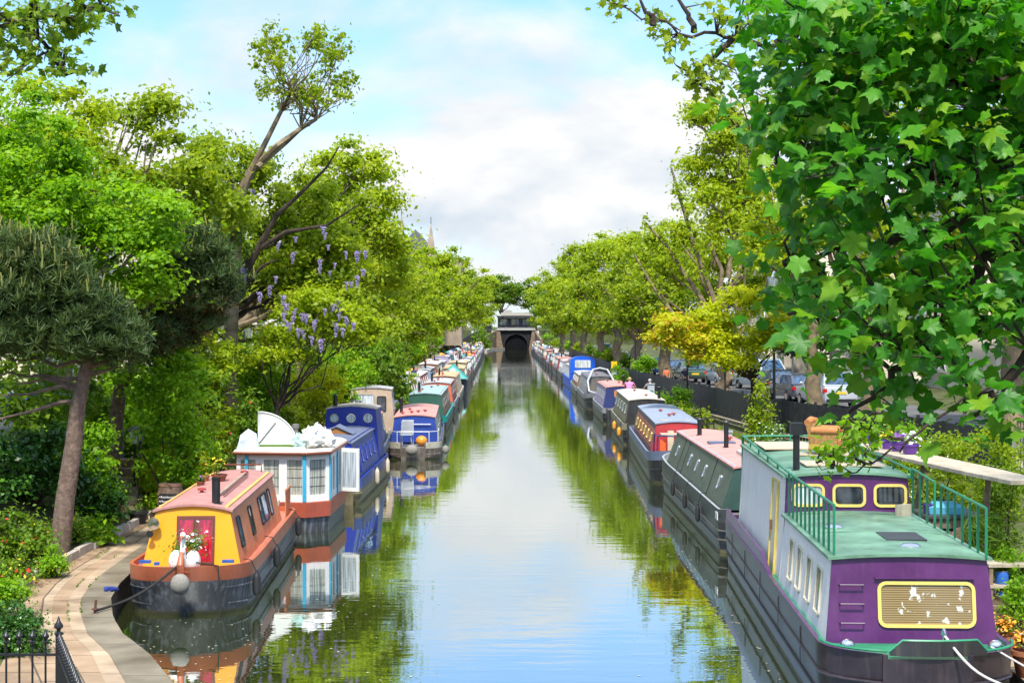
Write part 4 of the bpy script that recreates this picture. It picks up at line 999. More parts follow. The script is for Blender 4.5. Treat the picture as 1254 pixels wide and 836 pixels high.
simple('low brown narrowboat with grey roof between the grey one and the royal blue one', (5.5, 108.6), (5.55, 121.8), 2.1, .8, 1.55, (brownp, greyroof, brownp, greyp), ('square', 'bow'), (1, -2), 4, (), 1, low=True)
# royal blue boat with tall pram hood
b = Boat('narrowboat', 'royal blue boat with a tall blue canopy and pale rear window', (5.62, 123.0), (5.5, 138.5), 2.15, .9, 'square', 'bow', 'narrowboats moored along the canal')
b.hull(royal, royal, royal, royal, bh=.3, strakes=()); b.cabin(1.9, 13, .95, .8, .85, 1.75, whitep, greyroof, royal)
arc = [Vector((-.98, 0, .8))] + [Vector((.98 * math.cos(PI - PI * i / 10) * (1 if 0 < i < 10 else 1), 0, 2.1 + .55 * math.sin(PI * i / 10) ** .6)) for i in range(11)] + [Vector((.98, 0, .8))]
hood = MB().loft([[q + Vector((0, .15, 0)) for q in arc], [q + Vector((0, 2.4, 0)) for q in arc]]).build('canopy', royal, b.root, smooth=True)
MB().poly_prism(rrect((0, .12, 2.05), (1, 0, 0), (0, 0, 1), 1.25, .62, .1), (0, .024, 0)).build('canopy_window', glass('glass_white', drape=(.75, .78, .8)), hood)
for sd in (-1, 1): MB().poly_prism(rrect((sd * .985, 1.2, 1.95), (0, 1, 0), (0, 0, 1), 1.4, .55, .1), (-sd * .01, 0, 0)).build('side_window', g_pale, hood)
for z in (1.3, 1.02): MB().box((0, .13, z), (1.9, .03, .03)).build('canopy_seam', P('royal_dark', (.004, .05, .35), streak=0), hood)
RX = lambda y: 5.55 - .0042 * (y - 120)
simple('white sided narrowboat with pale pink roof just beyond the royal blue one', (RX(140), 140), (RX(152), 152.5), 2.1, .85, 1.8, (whitep, P('pale_pink_roof', (.6, .42, .38), rough=.7), greyp, hull_grey), ('square', 'bow'), (1, -2), 4, ((.2, 3),), 2, low=True)
far_row(RX, 154, 296, 'right hand', 23)
# ------------------------------------------------------------------ tunnel, cafe and wing walls
brick_r = paint('brick_brown', (0.20, 0.14, 0.09), 0.9, 0.35, 2, 0.2, bump=0.5, streak=0.5)
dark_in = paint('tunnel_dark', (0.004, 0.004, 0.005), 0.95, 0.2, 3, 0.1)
YT = 345.0; XT = 0.9
t = thing('tunnel_portal', 'dark brick canal tunnel portal with round arch below the cafe at the far end', 'tunnel', (XT, YT, 0))
arch = [Vector((2.5 * math.cos(PI * i / 16), 0, 1.0 + 2.3 * math.sin(PI * i / 16))) for i in range(17)]
outl = [Vector((2.5, 0, -1)), Vector((3.5, 0, -1)), Vector((3.9, 0, 4.2)), Vector((-3.9, 0, 4.2)), Vector((-3.5, 0, -1)), Vector((-2.5, 0, -1))]
mb = MB(); mb.poly_prism(outl + arch[::-1], (0, .5, 0)); mb.build('portal_wall', paint('brick_near_black', (.014, .013, .013), .9, .4, 2, .2), t)  # portal brick is one even near-black colour
MB().ring_prism([v * 1.0 + Vector((0, -.06, 0)) + (v - Vector((0, 0, 1))).normalized() * .28 for v in arch] , [v + Vector((0, -.06, 0)) for v in arch], (0, .055, 0)).build('arch_ring', paint('brick_arch', (.022, .02, .02), .9, .3, 4, .2), t)
MB().loft([[v + Vector((0, .5, 0)) for v in ([Vector((2.5, 0, -1))] + arch + [Vector((-2.5, 0, -1))])], [v + Vector((0, 25, 0)) for v in ([Vector((2.5, 0, -1))] + arch + [Vector((-2.5, 0, -1))])]], 0, False, True).build('barrel', dark_in, t)
for sx in (-1, 1):
    MB().loft([[Vector((sx * 2.75, -.7, -.5)), Vector((sx * 4.4, -.7, -.5)), Vector((sx * 4.4, .6, -.5)), Vector((sx * 2.75, .6, -.5))], [Vector((sx * 3.6, -.4, 4.2)), Vector((sx * 4.7, -.4, 4.2)), Vector((sx * 4.7, .6, 4.2)), Vector((sx * 3.6, .6, 4.2))]]).build('pilaster', brick_r, t)
MB().box((0, -.1, 4.44), (8.6, 1.0, .42)).build('fascia_beam', paint('fascia_white', (.36, .34, .3), .6, .12, 1), t)
cf = thing('cafe', 'small cafe gallery with pale flat roof built over the tunnel mouth', 'cafe', (XT, YT, 4.66))
MB().box((0, 1.5, .1), (8.4, 3.6, .2)).build('gallery_floor', deck_grey, cf)
for x in (-4.0, -2.0, 0, 2.0, 4.0): MB().box((x, -.2, 1.3), (.16, .16, 2.3)).build('post', iron, cf)
MB().box((0, -.22, 1.02), (8.2, .08, .1)).build('top_rail', iron, cf)
for k in range(41): MB().box((-4.0 + .2 * k, -.22, .55), (.05, .04, .9)).build('baluster', iron, cf)
MB().box((0, 3.2, 1.25), (8.2, .2, 2.3)).build('back_wall', paint('cafe_back', (.05, .06, .07), .3, .5, 1.5, .5), cf)
for x in (-2.7, -.2, 2.3): MB().box((x, 3.05, 1.4), (1.6, .06, 1.3)).build('back_window', g_pale, cf)
MB().box((0, 1.4, 2.6), (8.6, 4.0, .35)).build('roof_edge', iron, cf)
MB().loft([[Vector((x, y, 2.8)) for x, y in ((-3.4, -.3), (3.6, -.3), (3.6, 3.4), (-3.4, 3.4))], [Vector((x, y, 3.5)) for x, y in ((-3.3, -.1), (3.5, -.1), (3.5, 3.3), (-3.3, 3.3))]]).build('roof', paint('cafe_roof', (.28, .26, .21), .7, .1, 1, .3), cf)
MB().box((-1.8, 1.5, 3.75), (1.6, 1, .5)).build('roof_lantern', paint('lantern_grey', (.3, .29, .26), .7), cf)
# curved ramp wall on the left of the tunnel
wl_pts = [(-9.0, 300), (-8.2, 312), (-6.9, 324), (-5.2, 335), (-3.7, 344.2)]
def wallrun(name, label, cat, pts, z0, z1f, th, mat, cap=None):
    mb = MB(); rings = []
    for i, (x, y) in enumerate(pts):
        a = Vector((*pts[max(0, i - 1)], 0)); c2 = Vector((*pts[min(len(pts) - 1, i + 1)], 0)); d = (c2 - a).normalized(); n = Vector((d.y, -d.x, 0)) * th / 2
        p = Vector((x, y, 0)); z1 = z1f(i)
        rings.append([p + n + Vector((0, 0, z0)), p - n + Vector((0, 0, z0)), p - n + Vector((0, 0, z1)), p + n + Vector((0, 0, z1))])
    mb.loft(rings); o = mb.build(name, mat); props(o, label, cat); return o
wing = wallrun('wing_wall', 'curved brown brick wing wall rising to the tunnel on the left', 'wall', wl_pts, -1, lambda i: 1.0 + 3.1 * i / 4, .5, brick_r)
rw = wallrun('ramp_parapet', 'black boarded parapet curving up above the brick wing wall', 'parapet', [(x - .9, y) for x, y in wl_pts], 0.5, lambda i: 2.4 + 3.0 * i / 4, .15, iron)
wing2 = wallrun('wing_wall', 'short brick wing wall on the right of the tunnel mouth', 'wall', [(6.0, 318), (5.6, 330), (5.3, 344)], -1, lambda i: 2.4 + .8 * i, .5, brick_r)
led = MB().loft([[Vector((x, y, -.6)), Vector((x - 3, y, -.6)), Vector((x - 3, y, .35)), Vector((x, y, .35))] for x, y in ((-5.0, 310), (-4.6, 325), (-3.6, 336), (-1.6, 344))]).build('stone_ledge', stone); props(led, 'pale stone ledge jutting into the canal left of the tunnel mouth', 'ledge')

# ------------------------------------------------------------------ people
def person(label, loc, heading, shirt, legs, hair, skin=(0.45, 0.27, 0.19), pose='stand', scale=1.0, group=None, detail=True):
    root = thing('person', label, 'person', loc, heading, group); root.scale = (scale,) * 3
    sk = paint('skin', skin, .6, .08, 6, .3)
    lean = {'stand': 0.0, 'bend': .45, 'sit': .1, 'walk': .05}[pose]
    hip = Vector((0, 0, .92)) if pose != 'sit' else Vector((0, 0, .5))
    ax = Vector((0, -math.sin(lean), math.cos(lean)))         # facing -y locally
    neck = hip + ax * .54; head = neck + Vector((0, -math.sin(lean) * .1 - .02, .10)); top = head + Vector((0, -.01, .13))
    step = .16 if pose == 'walk' else .0
    J = {}
    def skin_obj(name, chains, mat, parent, sub=1, edge=None):
        vs = []; ed = []; rd = []
        for ch in chains:
            prev = None
            for it in ch:
                if isinstance(it, int): prev = it; continue
                p, r = it; vs.append(tuple(p)); rd.append(r)
                if prev is not None: ed.append((prev, len(vs) - 1))
                prev = len(vs) - 1
        me = bpy.data.meshes.new(name); me.from_pydata(vs, ed, []); me.materials.append(mat)
        o = bpy.data.objects.new(name, me); C.objects.link(o); o.parent = parent
        m = o.modifiers.new('skin', 'SKIN'); m.use_smooth_shade = True
        if not me.skin_vertices: raise RuntimeError('no skin layer')
        for i, r in enumerate(rd): me.skin_vertices[0].data[i].radius = (r, r) if not isinstance(r, tuple) else r
        me.skin_vertices[0].data[0].use_root = True
        s2 = o.modifiers.new('sub', 'SUBSURF'); s2.levels = sub; s2.render_levels = sub
        return o
    legs_c = []; shoes = []
    for s in (-1, 1):
        h = hip + Vector((s * .09, 0, -.04))
        if pose == 'sit': kn = h + Vector((s * .02, -.42, .0)); an = kn + Vector((0, .02, -.40)); 
        else: kn = Vector((s * .10, -.03 - s * step * .5, .48)); an = Vector((s * .10, .02 - s * step, .07))
        legs_c.append((h, kn, an)); shoes.append(an)
    sh = [neck + Vector((s * .17, 0, -.06)) for s in (-1, 1)]
    el = []; wr = []
    for s, q in zip((-1, 1), sh):
        if pose == 'bend': e_ = q + Vector((s * .12, -.16, -.20)); w_ = e_ + Vector((s * .02, -.22, -.10))
        elif pose == 'sit': e_ = q + Vector((s * .05, -.04, -.27)); w_ = e_ + Vector((-s * .04, -.24, -.02))
        else: e_ = q + Vector((s * .06, .03, -.28)); w_ = e_ + Vector((s * .0, -.10 - step * s, -.23))
        el.append(e_); wr.append(w_)
    # one continuous body: pelvis, spine, head, arms, legs
    V = [(hip, (.15, .11)), (hip + ax * .24, (.135, .10)), (hip + ax * .44, (.17, .105)), (neck, (.055, .055)), (head, (.078, .092)), (top, (.05, .06))]
    ch = [V]
    for k in range(2):
        base = 2
        ch.append([2, (sh[k], .058), (el[k], .042), (wr[k], .03), (wr[k] + (wr[k] - el[k]).normalized() * .09 + Vector((0, 0, -.01)), .032), (wr[k] + (wr[k] - el[k]).normalized() * .16, .018)])
    for k in range(2):
        h, kn, an = legs_c[k]; ch.append([0, (h, .085), (kn, .058), (an, .04), (an + Vector((0, -.12, -.03)), .036)])
    body = skin_obj('body', ch, sk, root, 2)
    skin_obj('shirt', [[(hip - ax * .02, (.165, .125)), (hip + ax * .24, (.152, .117)), (hip + ax * .45, (.185, .12)), (neck - ax * .01, (.075, .07))], [2, (sh[0], .074), (el[0] * .7 + sh[0] * .3, .06)], [2, (sh[1], .074), (el[1] * .7 + sh[1] * .3, .06)]], shirt, root)
    skin_obj('trousers', [[(hip + ax * .03, (.155, .12)), (hip - ax * .05, (.15, .12))]] + [[1, (legs_c[k][0] + Vector((0, 0, -.05)), .098), (legs_c[k][1], .074), (legs_c[k][2] + Vector((0, 0, .05)), .062)] for k in range(2)], legs, root)
    for an in shoes: MB().loft([[an + Vector((dx, dy, dz)) for dx, dz in ((-.045, -.07), (.045, -.07), (.04, zz), (-.04, zz))] for dy, zz in ((.07, .02), (-.02, .03), (-.14, -.02), (-.19, -.05))]).build('shoe', rubber, root, smooth=True)
    # face and hair
    fy = head.y - .095
    for s in (-1, 1):
        MB().ball(head + Vector((s * .032, -.084, .012)), .012, 0, 8, 6).build('eye', iron, root, smooth=True)
        MB().ball(head + Vector((s * .083, .0, .0)), .026, 0, 8, 6, (.5, .8, 1.1)).build('ear', sk, root, smooth=True)
    MB().ball(head + Vector((0, -.098, -.015)), .017, 0, 8, 6, (.8, 1, 1.4)).build('nose', sk, root, smooth=True)
    MB().ball(head + Vector((0, -.085, -.055)), .02, 0, 8, 6, (1.2, .5, .3)).build('mouth', paint('lips', (.35, .1, .09), .5), root, smooth=True)
    mbh = MB(); mbh.ball(head + Vector((0, .018, .045)), .107, 0, 14, 10, (.93, 1.0, 1.0))
    k0 = [i for i, v in enumerate(mbh.v)]
    for i in k0:
        x, y, z = mbh.v[i]
        if y < head.y - .02 and z < head.z + .06: mbh.v[i] = (x * .9, max(y, head.y - .02), max(z, head.z + .02))
    mbh.build('hair', hair, root, smooth=True)
    return root
def cloth(n, c): return paint('cloth_' + n, c, .9, .15, 8, .2, bump=.3)
blond = paint('hair_blond', (.42, .3, .15), .7, .3, 20); brown_h = paint('hair_brown', (.07, .04, .02), .7, .3, 20); grey_h = paint('hair_grey', (.4, .38, .36), .7, .2, 20)
jean = cloth('jeans', (.05, .07, .14)); dark_c = cloth('dark', (.03, .03, .035))
_d = b5.root
person('fair haired person in a pink top bending over on a moored boat', (6.0, 79.75, .75), PI * 0.92, cloth('pink', (.75, .22, .48)), jean, blond, pose='bend')
person('person in a pale grey top leaning forward on the right bank', (7.75, 86.0, .46), PI * 1.1, cloth('grey', (.42, .43, .46)), dark_c, grey_h, pose='bend')
person('person in an orange red top walking behind the black fence', (9.75, 98.0, 0.99), PI, cloth('orange', (.75, .16, .07)), jean, brown_h, pose='walk', scale=.86)
person('person in a navy coat with a pale hat behind the black fence', (10.8, 97.0, 0.99), 0, cloth('navy', (.03, .035, .08)), dark_c, paint('pale_hat', (.6, .56, .5), .8), pose='walk', scale=.88)
ccol = [('white', (.7, .7, .68)), ('black', (.02, .02, .02)), ('yellow', (.7, .45, .08)), ('sky blue', (.3, .45, .65)), ('lilac', (.45, .35, .55)), ('green', (.1, .25, .1))]
for i, (n_, c_) in enumerate(ccol):
    person(f'cafe guest in {n_} seated on the gallery above the tunnel', (XT - 3.3 + 1.25 * i, YT + .7 + .3 * (i % 2), 4.87), rnd.uniform(-.6, .6), cloth('guest_' + n_.replace(' ', '_'), c_), dark_c, brown_h, pose='sit', group='guests on the cafe gallery')

# ------------------------------------------------------------------ cars
car_glass = glass('car_glass', (0.03, 0.06, 0.11), 0.03)
def carpaint(n, c, metal=.3): return paint('car_' + n, c, .25, .05, 2, .5, metal=metal, coat=.8)
plate_y = paint('plate_yellow', (.75, .52, .03), .5, .02, 3); plate_w = paint('plate_white', (.75, .75, .72), .5, .02, 3); lamp_r = paint('tail_red', (.5, .01, .01), .2, .1, 4); lamp_w = paint('head_clear', (.7, .72, .75), .1, .1, 4)
def car(label, loc, heading, body, kind='hatch', cat='car', group='cars parked along the road on the right', plate='AB12 CDE'):
    """front towards local -y"""
    W, Ln, H, hood, win0 = {'hatch': (1.76, 4.2, 1.48, .95, .88), 'suv': (1.9, 4.6, 1.82, 1.12, 1.08), 'van': (1.95, 4.9, 2.0, 1.25, 1.2)}[kind]
    r = thing('parked_car' if kind != 'van' else 'parked_van', label, cat, loc, heading, group)
    st = {'hatch': [(-.5, .62), (-.47, .74), (-.28, .84), (-.22, .9), (.0, .93), (.36, .95), (.46, .95), (.5, .8)],
          'suv': [(-.5, .8), (-.48, .95), (-.27, 1.03), (-.22, 1.08), (0, 1.1), (.36, 1.12), (.48, 1.12), (.5, .95)],
          'van': [(-.5, .8), (-.48, .98), (-.36, 1.1), (-.32, 1.15), (0, 1.18), (.36, 1.2), (.48, 1.2), (.5, 1.1)]}[kind]
    rings = []
    for f, zt in st:
        y = f * Ln; k = .86 if abs(f) > .49 else (.95 if abs(f) > .45 else 1.0); w = W / 2 * k
        rings.append([Vector((x, y, z)) for x, z in ((-w * .9, .28), (-w, .42), (-w * 1.0, zt * .72), (-w * .94, zt), (w * .94, zt), (w, zt * .72), (w, .42), (w * .9, .28))])
    MB().loft(rings).build('body', body, r, smooth=True)
    a0, a1, a2, a3 = {'hatch': (-.24, -.07, .33, .475), 'suv': (-.24, -.12, .42, .485), 'van': (-.37, -.23, .47, .485)}[kind]
    zb = st[3][1] - .01; zb2 = st[-2][1]; wb = W / 2 * .93; wt = W / 2 * .76
    g0 = [Vector((-wb, a0 * Ln, zb)), Vector((wb, a0 * Ln, zb)), Vector((wb, a3 * Ln, zb2)), Vector((-wb, a3 * Ln, zb2))]
    g1 = [Vector((-wt, a1 * Ln, H - .05)), Vector((wt, a1 * Ln, H - .05)), Vector((wt, a2 * Ln, H - .04)), Vector((-wt, a2 * Ln, H - .04))]
    MB().loft([g0, g1]).build('cabin', body, r)
    def gl(a, b_, c_, d_, nm, m=.08, off=.008):
        q = [a, b_, c_, d_]; ce = sum(q, Vector()) / 4; n = (b_ - a).cross(d_ - a).normalized()
        if n.dot(ce - Vector((0, .0, 1.0))) < 0: n = -n
        MB().poly_prism([p + (ce - p) * m * 1.6 + n * .002 for p in q], n * off).build(nm, car_glass, r)
    gl(g0[0], g0[1], g1[1], g1[0], 'windscreen'); gl(g0[3], g0[2], g1[2], g1[3], 'rear_window', .1)
    for i0, i1 in ((0, 3), (1, 2)):
        for u0, u1 in ((.02, .48), (.5, .95)) if kind != 'van' else ((.02, .38), (.42, .68)):
            gl(g0[i0].lerp(g0[i1], u0), g0[i0].lerp(g0[i1], u1), g1[i0].lerp(g1[i1], u1), g1[i0].lerp(g1[i1], u0), 'side_window', .07)
    rings = [[Vector((s * wt * 1.03, y, H - .05)) for s in (-1, 1)] + [Vector((s * wt * .9, y, H)) for s in (1, -1)] for y in (a1 * Ln - .02, a2 * Ln + .03)]
    MB().loft(rings).build('roof', body, r)
    for sx in (-1, 1):
        for f in (-.31, .30):
            w_ = MB().lathe((sx * (W / 2 - .1), f * Ln, .32), [(.2, -.11), (.31, -.1), (.33, -.05), (.33, .05), (.31, .1), (.2, .11)], 18, axis='X').build('wheel', rubber, r, smooth=True)
            MB().lathe((sx * (W / 2 + .012), f * Ln, .32), [(.02, -.02), (.2, -.01), (.2, .005), (.02, .012)], 12, axis='X').build('rim', chrome, w_, smooth=True)
        MB().box((sx * W * .36, -.487 * Ln, st[1][1] * .86), (.34, .12, .17)).build('headlight', lamp_w, r)
        MB().box((sx * W * .43, .487 * Ln, st[-1][1] * .92), (.2, .12, .3 if kind == 'van' else .17)).build('tail_light', lamp_r, r)
        MB().ball((sx * (W / 2 + .08), a0 * Ln + .25, zb + .08), .1, 0, 8, 6, (1, .6, .75)).build('wing_mirror', body, r, smooth=True)
    MB().box((0, .502 * Ln, st[-1][1] * .8), (.52, .03, .12)).build('number_plate', plate_y, r)
    MB().box((0, -.502 * Ln, .45), (.52, .03, .12)).build('number_plate', plate_w, r)
    for e_ in (-1, 1): MB().box((0, e_ * .495 * Ln, .38), (W * .8, .1, .16)).build('bumper', rubber, r)
    return r
silver = carpaint('silver', (.5, .52, .56)); dgrey = carpaint('dark_grey', (.10, .11, .13)); cblack = carpaint('black', (.015, .016, .02)); lblue = carpaint('ice_blue', (.52, .60, .68)); cblue = carpaint('blue', (.06, .22, .5)); cwhite = carpaint('white', (.7, .71, .72), 0); cteal = carpaint('teal', (.03, .25, .33)); cgreen = carpaint('green', (.06, .12, .08))
car('silver four wheel drive with a yellow rear plate behind the black fence', (15.9, 78.5, .99), PI + .12, silver, 'suv')
car('dark grey hatchback with red tail lights between the silver and black cars', (15.3, 84.5, .99), PI + .2, dgrey, 'hatch')
car('black hatchback parked between the dark grey hatchback and the pale van', (15.6, 92.5, .99), PI + .1, cblack, 'hatch')
car('pale ice blue van facing the camera behind the black fence', (16.0, 99.5, .99), .3, lblue, 'van', 'van')
car('red tailed white hatchback half hidden behind the climbing shrub', (14.6, 107, .99), PI + .1, cwhite, 'hatch')
car('dark green hatchback behind the people by the black fence', (12.9, 113, .99), PI + .1, cgreen, 'hatch')
car('slate grey hatchback parked beneath the yellow maple', (12.6, 121, .99), PI + .1, dgrey, 'hatch')
car('blue hatchback parked beneath the yellow maple', (12.3, 128.5, .99), PI+.1, cblue, 'hatch')
car('black hatchback with a yellow plate seen between the plane trunks', (11.3, 150, .99), PI+.08, cblack, 'hatch')
car('pale van far down the road behind the plane trunks', (11.2, 188, .99), -.05, lblue, 'van', 'van')
car('white hatchback under the pine branches on the left road', (-13.2, 39.0, 1.91), PI - .25, cwhite, 'hatch', group='cars parked on the left road')
car('blue hatchback under the pine branches on the left road', (-13.7, 44.5, 1.91), PI - .2, cblue, 'hatch', group='cars parked on the left road')
car('dark teal hatchback on the slope by the curved parapet', (-11.9, 296, 1.91), -.1, cteal, 'hatch', group='cars parked on the left road')
car('black hatchback just beyond the teal one on the left road', (-13.0, 310, 1.91), -.1, cblack, 'hatch', group='cars parked on the left road')

# ------------------------------------------------------------------ fences and railings
def fence_run(name, label, pts, z0, h, panel=True, cat='fence'):
    r = thing(name, label, cat, (pts[0][0], pts[0][1], z0)); o0 = Vector((pts[0][0], pts[0][1], 0))
    P_ = [Vector((x, y, 0)) - o0 for x, y in pts]
    mb = MB(); mb.tube([p + Vector((0, 0, h - .12)) for p in P_], .028, 6); mb.build('top_rail', iron, r)
    MB().tube([p + Vector((0, 0, .1)) for p in P_], .028, 6).build('bottom_rail', iron, r)
    if panel:
        bd = MB(); rr = random.Random(len(label))
        for i in range(len(P_) - 1):
            d = P_[i + 1] - P_[i]; n = max(1, int(d.length / .30)); u = d.normalized(); nn = Vector((u.y, -u.x, 0))
            for k in range(n):
                a = P_[i] + d * (k / n) + u * .006; c2 = P_[i] + d * ((k + 1) / n) - u * .006; z = h - rr.uniform(.0, .05); q = nn * (.05 + rr.uniform(0, .012))
                bd.poly_prism([a + q + Vector((0, 0, .02)), c2 + q + Vector((0, 0, .02)), c2 + q + Vector((0, 0, z)), a + q + Vector((0, 0, z))], nn * -.022)
        bo_ = bd.build('boarding', paint('black_boards', (.022, .023, .027), .55, .5, 4, .4, bump=.3, streak=.35, dirt=(.06, .06, .065)), r)
    tot = 0
    proto = None; prev = P_[0]
    for i in range(len(P_) - 1):
        d = P_[i + 1] - P_[i]; st_ = 2.4 if panel else .14; n = max(1, int(d.length / st_))
        for k in range(n):
            p = P_[i] + d * (k / n)
            if panel:
                MB().box((0, 0, (h + .06) / 2), (.09, .09, h + .06)).build('post', iron, r).location = p if False else p
            else:
                if proto is None:
                    m2 = MB(); m2.tube([(0, 0, .02), (0, 0, h)], .011, 6); m2.lathe((0, 0, h), [(.014, 0), (.03, .02), (.014, .04), (.028, .06), (.03, .085), (.012, .11), (.003, .15)], 8); proto = m2.build('spear', iron, r, smooth=True); o = proto
                else: o = proto.copy(); C.objects.link(o); o.parent = r
                o.location = p
    return r
ymarks = [97, 82, 73, 66, 59, 53.5, 48, 42]
fence_run('board_fence', 'long black boarded fence along the road above the right bank', [(xf(y), y) for y in ymarks], 1.0, 1.22)
fence_run('board_fence', 'far black boarded fence beside the plane trunks on the right bank', [(xf(y), y) for y in (200, 165, 130, 112, 97.2)], 1.0, 1.2)
fence_run('iron_railing', 'black iron railing of upright bars at the right edge beyond the plank', [(xf(41.6), 41.6), (14.0, 39), (14.6, 36)], 1.0, 1.4, False, 'railing')
low = MB()
ylw = list(range(42, 131, 4))
low.loft([[Vector((xf(y) - .16, y, .1)), Vector((xf(y) + .12, y, .1)), Vector((xf(y) + .12, y, .985)), Vector((xf(y) - .16, y, .985))] for y in ylw])
props(low.build('retaining_wall', brick_d), 'low mossy brick retaining wall under the black boarded fence', 'wall')
tr = thing('wooden_trellis', 'low pale lattice edging along the foot of the black fence', 'trellis', (0, 0, 0))
for y0_ in range(46, 84, 2):
    mb = MB(); a = Vector((xf(y0_) - .24, y0_, .8)); c2 = Vector((xf(y0_ + 2) - .24, y0_ + 2, .8)); mb.tube([a + Vector((0, 0, .17)), c2 + Vector((0, 0, .17))], .025, 4); mb.tube([a, c2], .02, 4)
    for k in range(8): q = a.lerp(c2, k / 8); mb.box(q + Vector((0, 0, .08)), (.02, .05, .17))
    mb.build('lattice', timber_pale, tr)
# spear railing of the bridge ramp, bottom left
rl = thing('spear_railing', 'black spear topped railing at the bottom left corner', 'railing', (-4.5, 15.4, .95))
spear = MB(); spear.tube([(0, 0, 0), (0, 0, .93)], .011, 6); spear.lathe((0, 0, .90), [(.013, 0), (.032, .015), (.032, .03), (.014, .04), (.014, .055), (.034, .07), (.036, .09), (.016, .115), (.003, .155)], 8)
for k in range(14):
    o = spear.build('spear', iron, rl, smooth=True) if k == 0 else copy_tree(rl.children[0], rl)
    o.location = (-.13 * (k + 1), 0, 0)
MB().box((-.95, 0, .80), (1.9, .035, .02)).build('top_rail', iron, rl); MB().box((-.95, 0, .1), (1.9, .035, .02)).build('bottom_rail', iron, rl)
mb = MB(); mb.box((0, 0, .5), (.05, .05, 1.0)); mb.lathe((0, 0, .98), [(.02, 0), (.042, .02), (.042, .04), (.02, .05), (.02, .07), (.044, .09), (.046, .115), (.02, .15), (.004, .2)], 8); mb.build('corner_post', iron, rl, smooth=True)
rl2 = thing('spear_railing', 'black spear railing turning towards the bridge beside the corner post', 'railing', (-4.5, 15.4, .95))
dr = Vector((.9, -2.4, 0)).normalized(); sp0 = [c for c in rl.children if c.name.startswith('spear')][0]
for k in range(20):
    o = sp0.copy(); C.objects.link(o); o.parent = rl2; o.location = dr * (.13 * (k + 1))
for z in (.80, .1): MB().tube([Vector((0, 0, z)), dr * 2.7 + Vector((0, 0, z))], .016, 4).build('rail', iron, rl2)
props(strip('bridge_ramp', [[(-9, 9, .93), (-2.4, 9, .93)], [(-9, 15.45, .93), (-4.42, 15.45, .93)], [(-9, 15.5, -.4), (-4.42, 15.5, -.4)]], asphalt))
props(strip('asphalt_patch', [[(-9.2, 16, .462), (-6.3, 16, .462)], [(-9.2, 20.9, .462), (-6.95, 20.9, .462)]], asphalt))
# ------------------------------------------------------------------ vegetation
def gz(x, y):
    if x < 0: r = left_row(y)[:-1]
    else: r = right_row(y)[1:]
    return float(np.interp(x, [p[0] for p in r], [p[2] for p in r]))
def T(name, label, bx, by, crowns, leaf, n, size, bk=None, **k):
    bz = gz(bx, by) if by < 345 else 4.2
    cr = [((c[0] - bx, c[1] - by, c[2] - bz), c[3:6], c[6] if len(c) > 6 else c[3] * c[5]) for c in crowns]
    return tree(name, label, 'tree', (bx, by, bz), cr, leaf, bk or bark_plane, n, size, **k)
GL = 'trees along the left bank'; GR = 'trees along the right bank'
# --- left bank
T('maple_tree', 'bright green maple tree above the front pine on the left', -12.4, 35.5, [(-9.7, 34.8, 7.5, 2.3, 1.6, 1.8), (-11.6, 35, 8.7, 2.2, 1.6, 1.7), (-8.4, 34.6, 6.3, 1.3, 1.1, 1.2), (-11, 34.6, 6.4, 1.6, 1.1, 1.1)], lf_bright, 30000, .13, bark_dark, trunk_r=.2, seed=3, cl=(.4, .75), k_clump=60, up=.8, nlimb=18)
T('ash_tree', 'loose yellow green tree rising behind the bright maple on the left', -13.2, 46, [(-10.6, 46, 9.6, 2.0, 2, 2.2), (-9.2, 47, 8.6, 1.4, 1.6, 1.6), (-12.8, 45, 8.8, 2.2, 2, 2.2), (-12.5, 46, 11.2, .8, .8, .8), (-10.3, 46, 11.7, .8, .8, .7)], lf_plane, 17000, .17, None, trunk_r=.3, seed=5, cl=(.4, .9), k_clump=44, nlimb=22)
T('ash_tree', 'pale green tree filling the left edge above the maple', -17.5, 41, [(-14.2, 41, 9.0, 2.6, 2.2, 2.6), (-12.4, 41.5, 10.4, 1.4, 1.4, 1.4), (-15, 42, 6.5, 2.6, 2.2, 2)], lf_lime, 17000, .17, None, trunk_r=.3, seed=6, cl=(.5, .9), k_clump=44)
def P3(px, py, Y): return np.array(at(px, py, Y))
# tall pollarded tree with a fan of twigs at the top
bx, by = -8.95, 49.2; bz = gz(bx, by); B0 = np.array([bx, by, bz])
tr = thing('pollarded_tree', 'tall lopped tree with bare leaning limbs and a small sparse crown on the left', 'tree', (bx, by, bz))
rs0 = np.random.RandomState(12); mb = MB()
tk = [P3(282, 420, 49.2), P3(288, 300, 49.2), P3(292, 245, 49.2), P3(307, 210, 49.2)]
mb.tube([Vector(B0 - B0)] + [Vector(p - B0) for p in tk], [.26, .23, .2, .17, .15], 9)
tips = []
for pts, r0, r1 in (([(307, 210), (325, 175), (345, 135), (357, 112)], .11, .045), ([(307, 210), (340, 178), (368, 158), (388, 146)], .12, .05), ([(315, 205), (350, 175), (375, 152)], .09, .05), ([(292, 245), (285, 225), (280, 205)], .1, .05)):
    pp = [Vector(P3(a, c, 49.2 + rs0.normal() * .3) - B0) for a, c in pts]; mb.tube(pp, [r0 + (r1 - r0) * i / (len(pp) - 1) for i in range(len(pp))], 7); tips.append(pp)
tw = []
for k in range(64):
    src = tips[k % 2][-1] if k % 3 else tips[k % 2][-2]; e_ = P3(rs0.uniform(305, 440), rs0.uniform(32, 130), 49.2 + rs0.uniform(-1.6, 1.6)) - B0
    q = np.array([e_[0] - (B0[0] * 0), e_[1], e_[2]])
    c_ = P3(370, 95, 49.2) - B0; v = q - c_; 
    if (v[0] / 1.95) ** 2 + (v[2] / 1.8) ** 2 > 1: q = c_ + v * .8
    limb(mb, rs0, np.array(src), q, .024, .006, 4, .14, 4); tw.append(q)
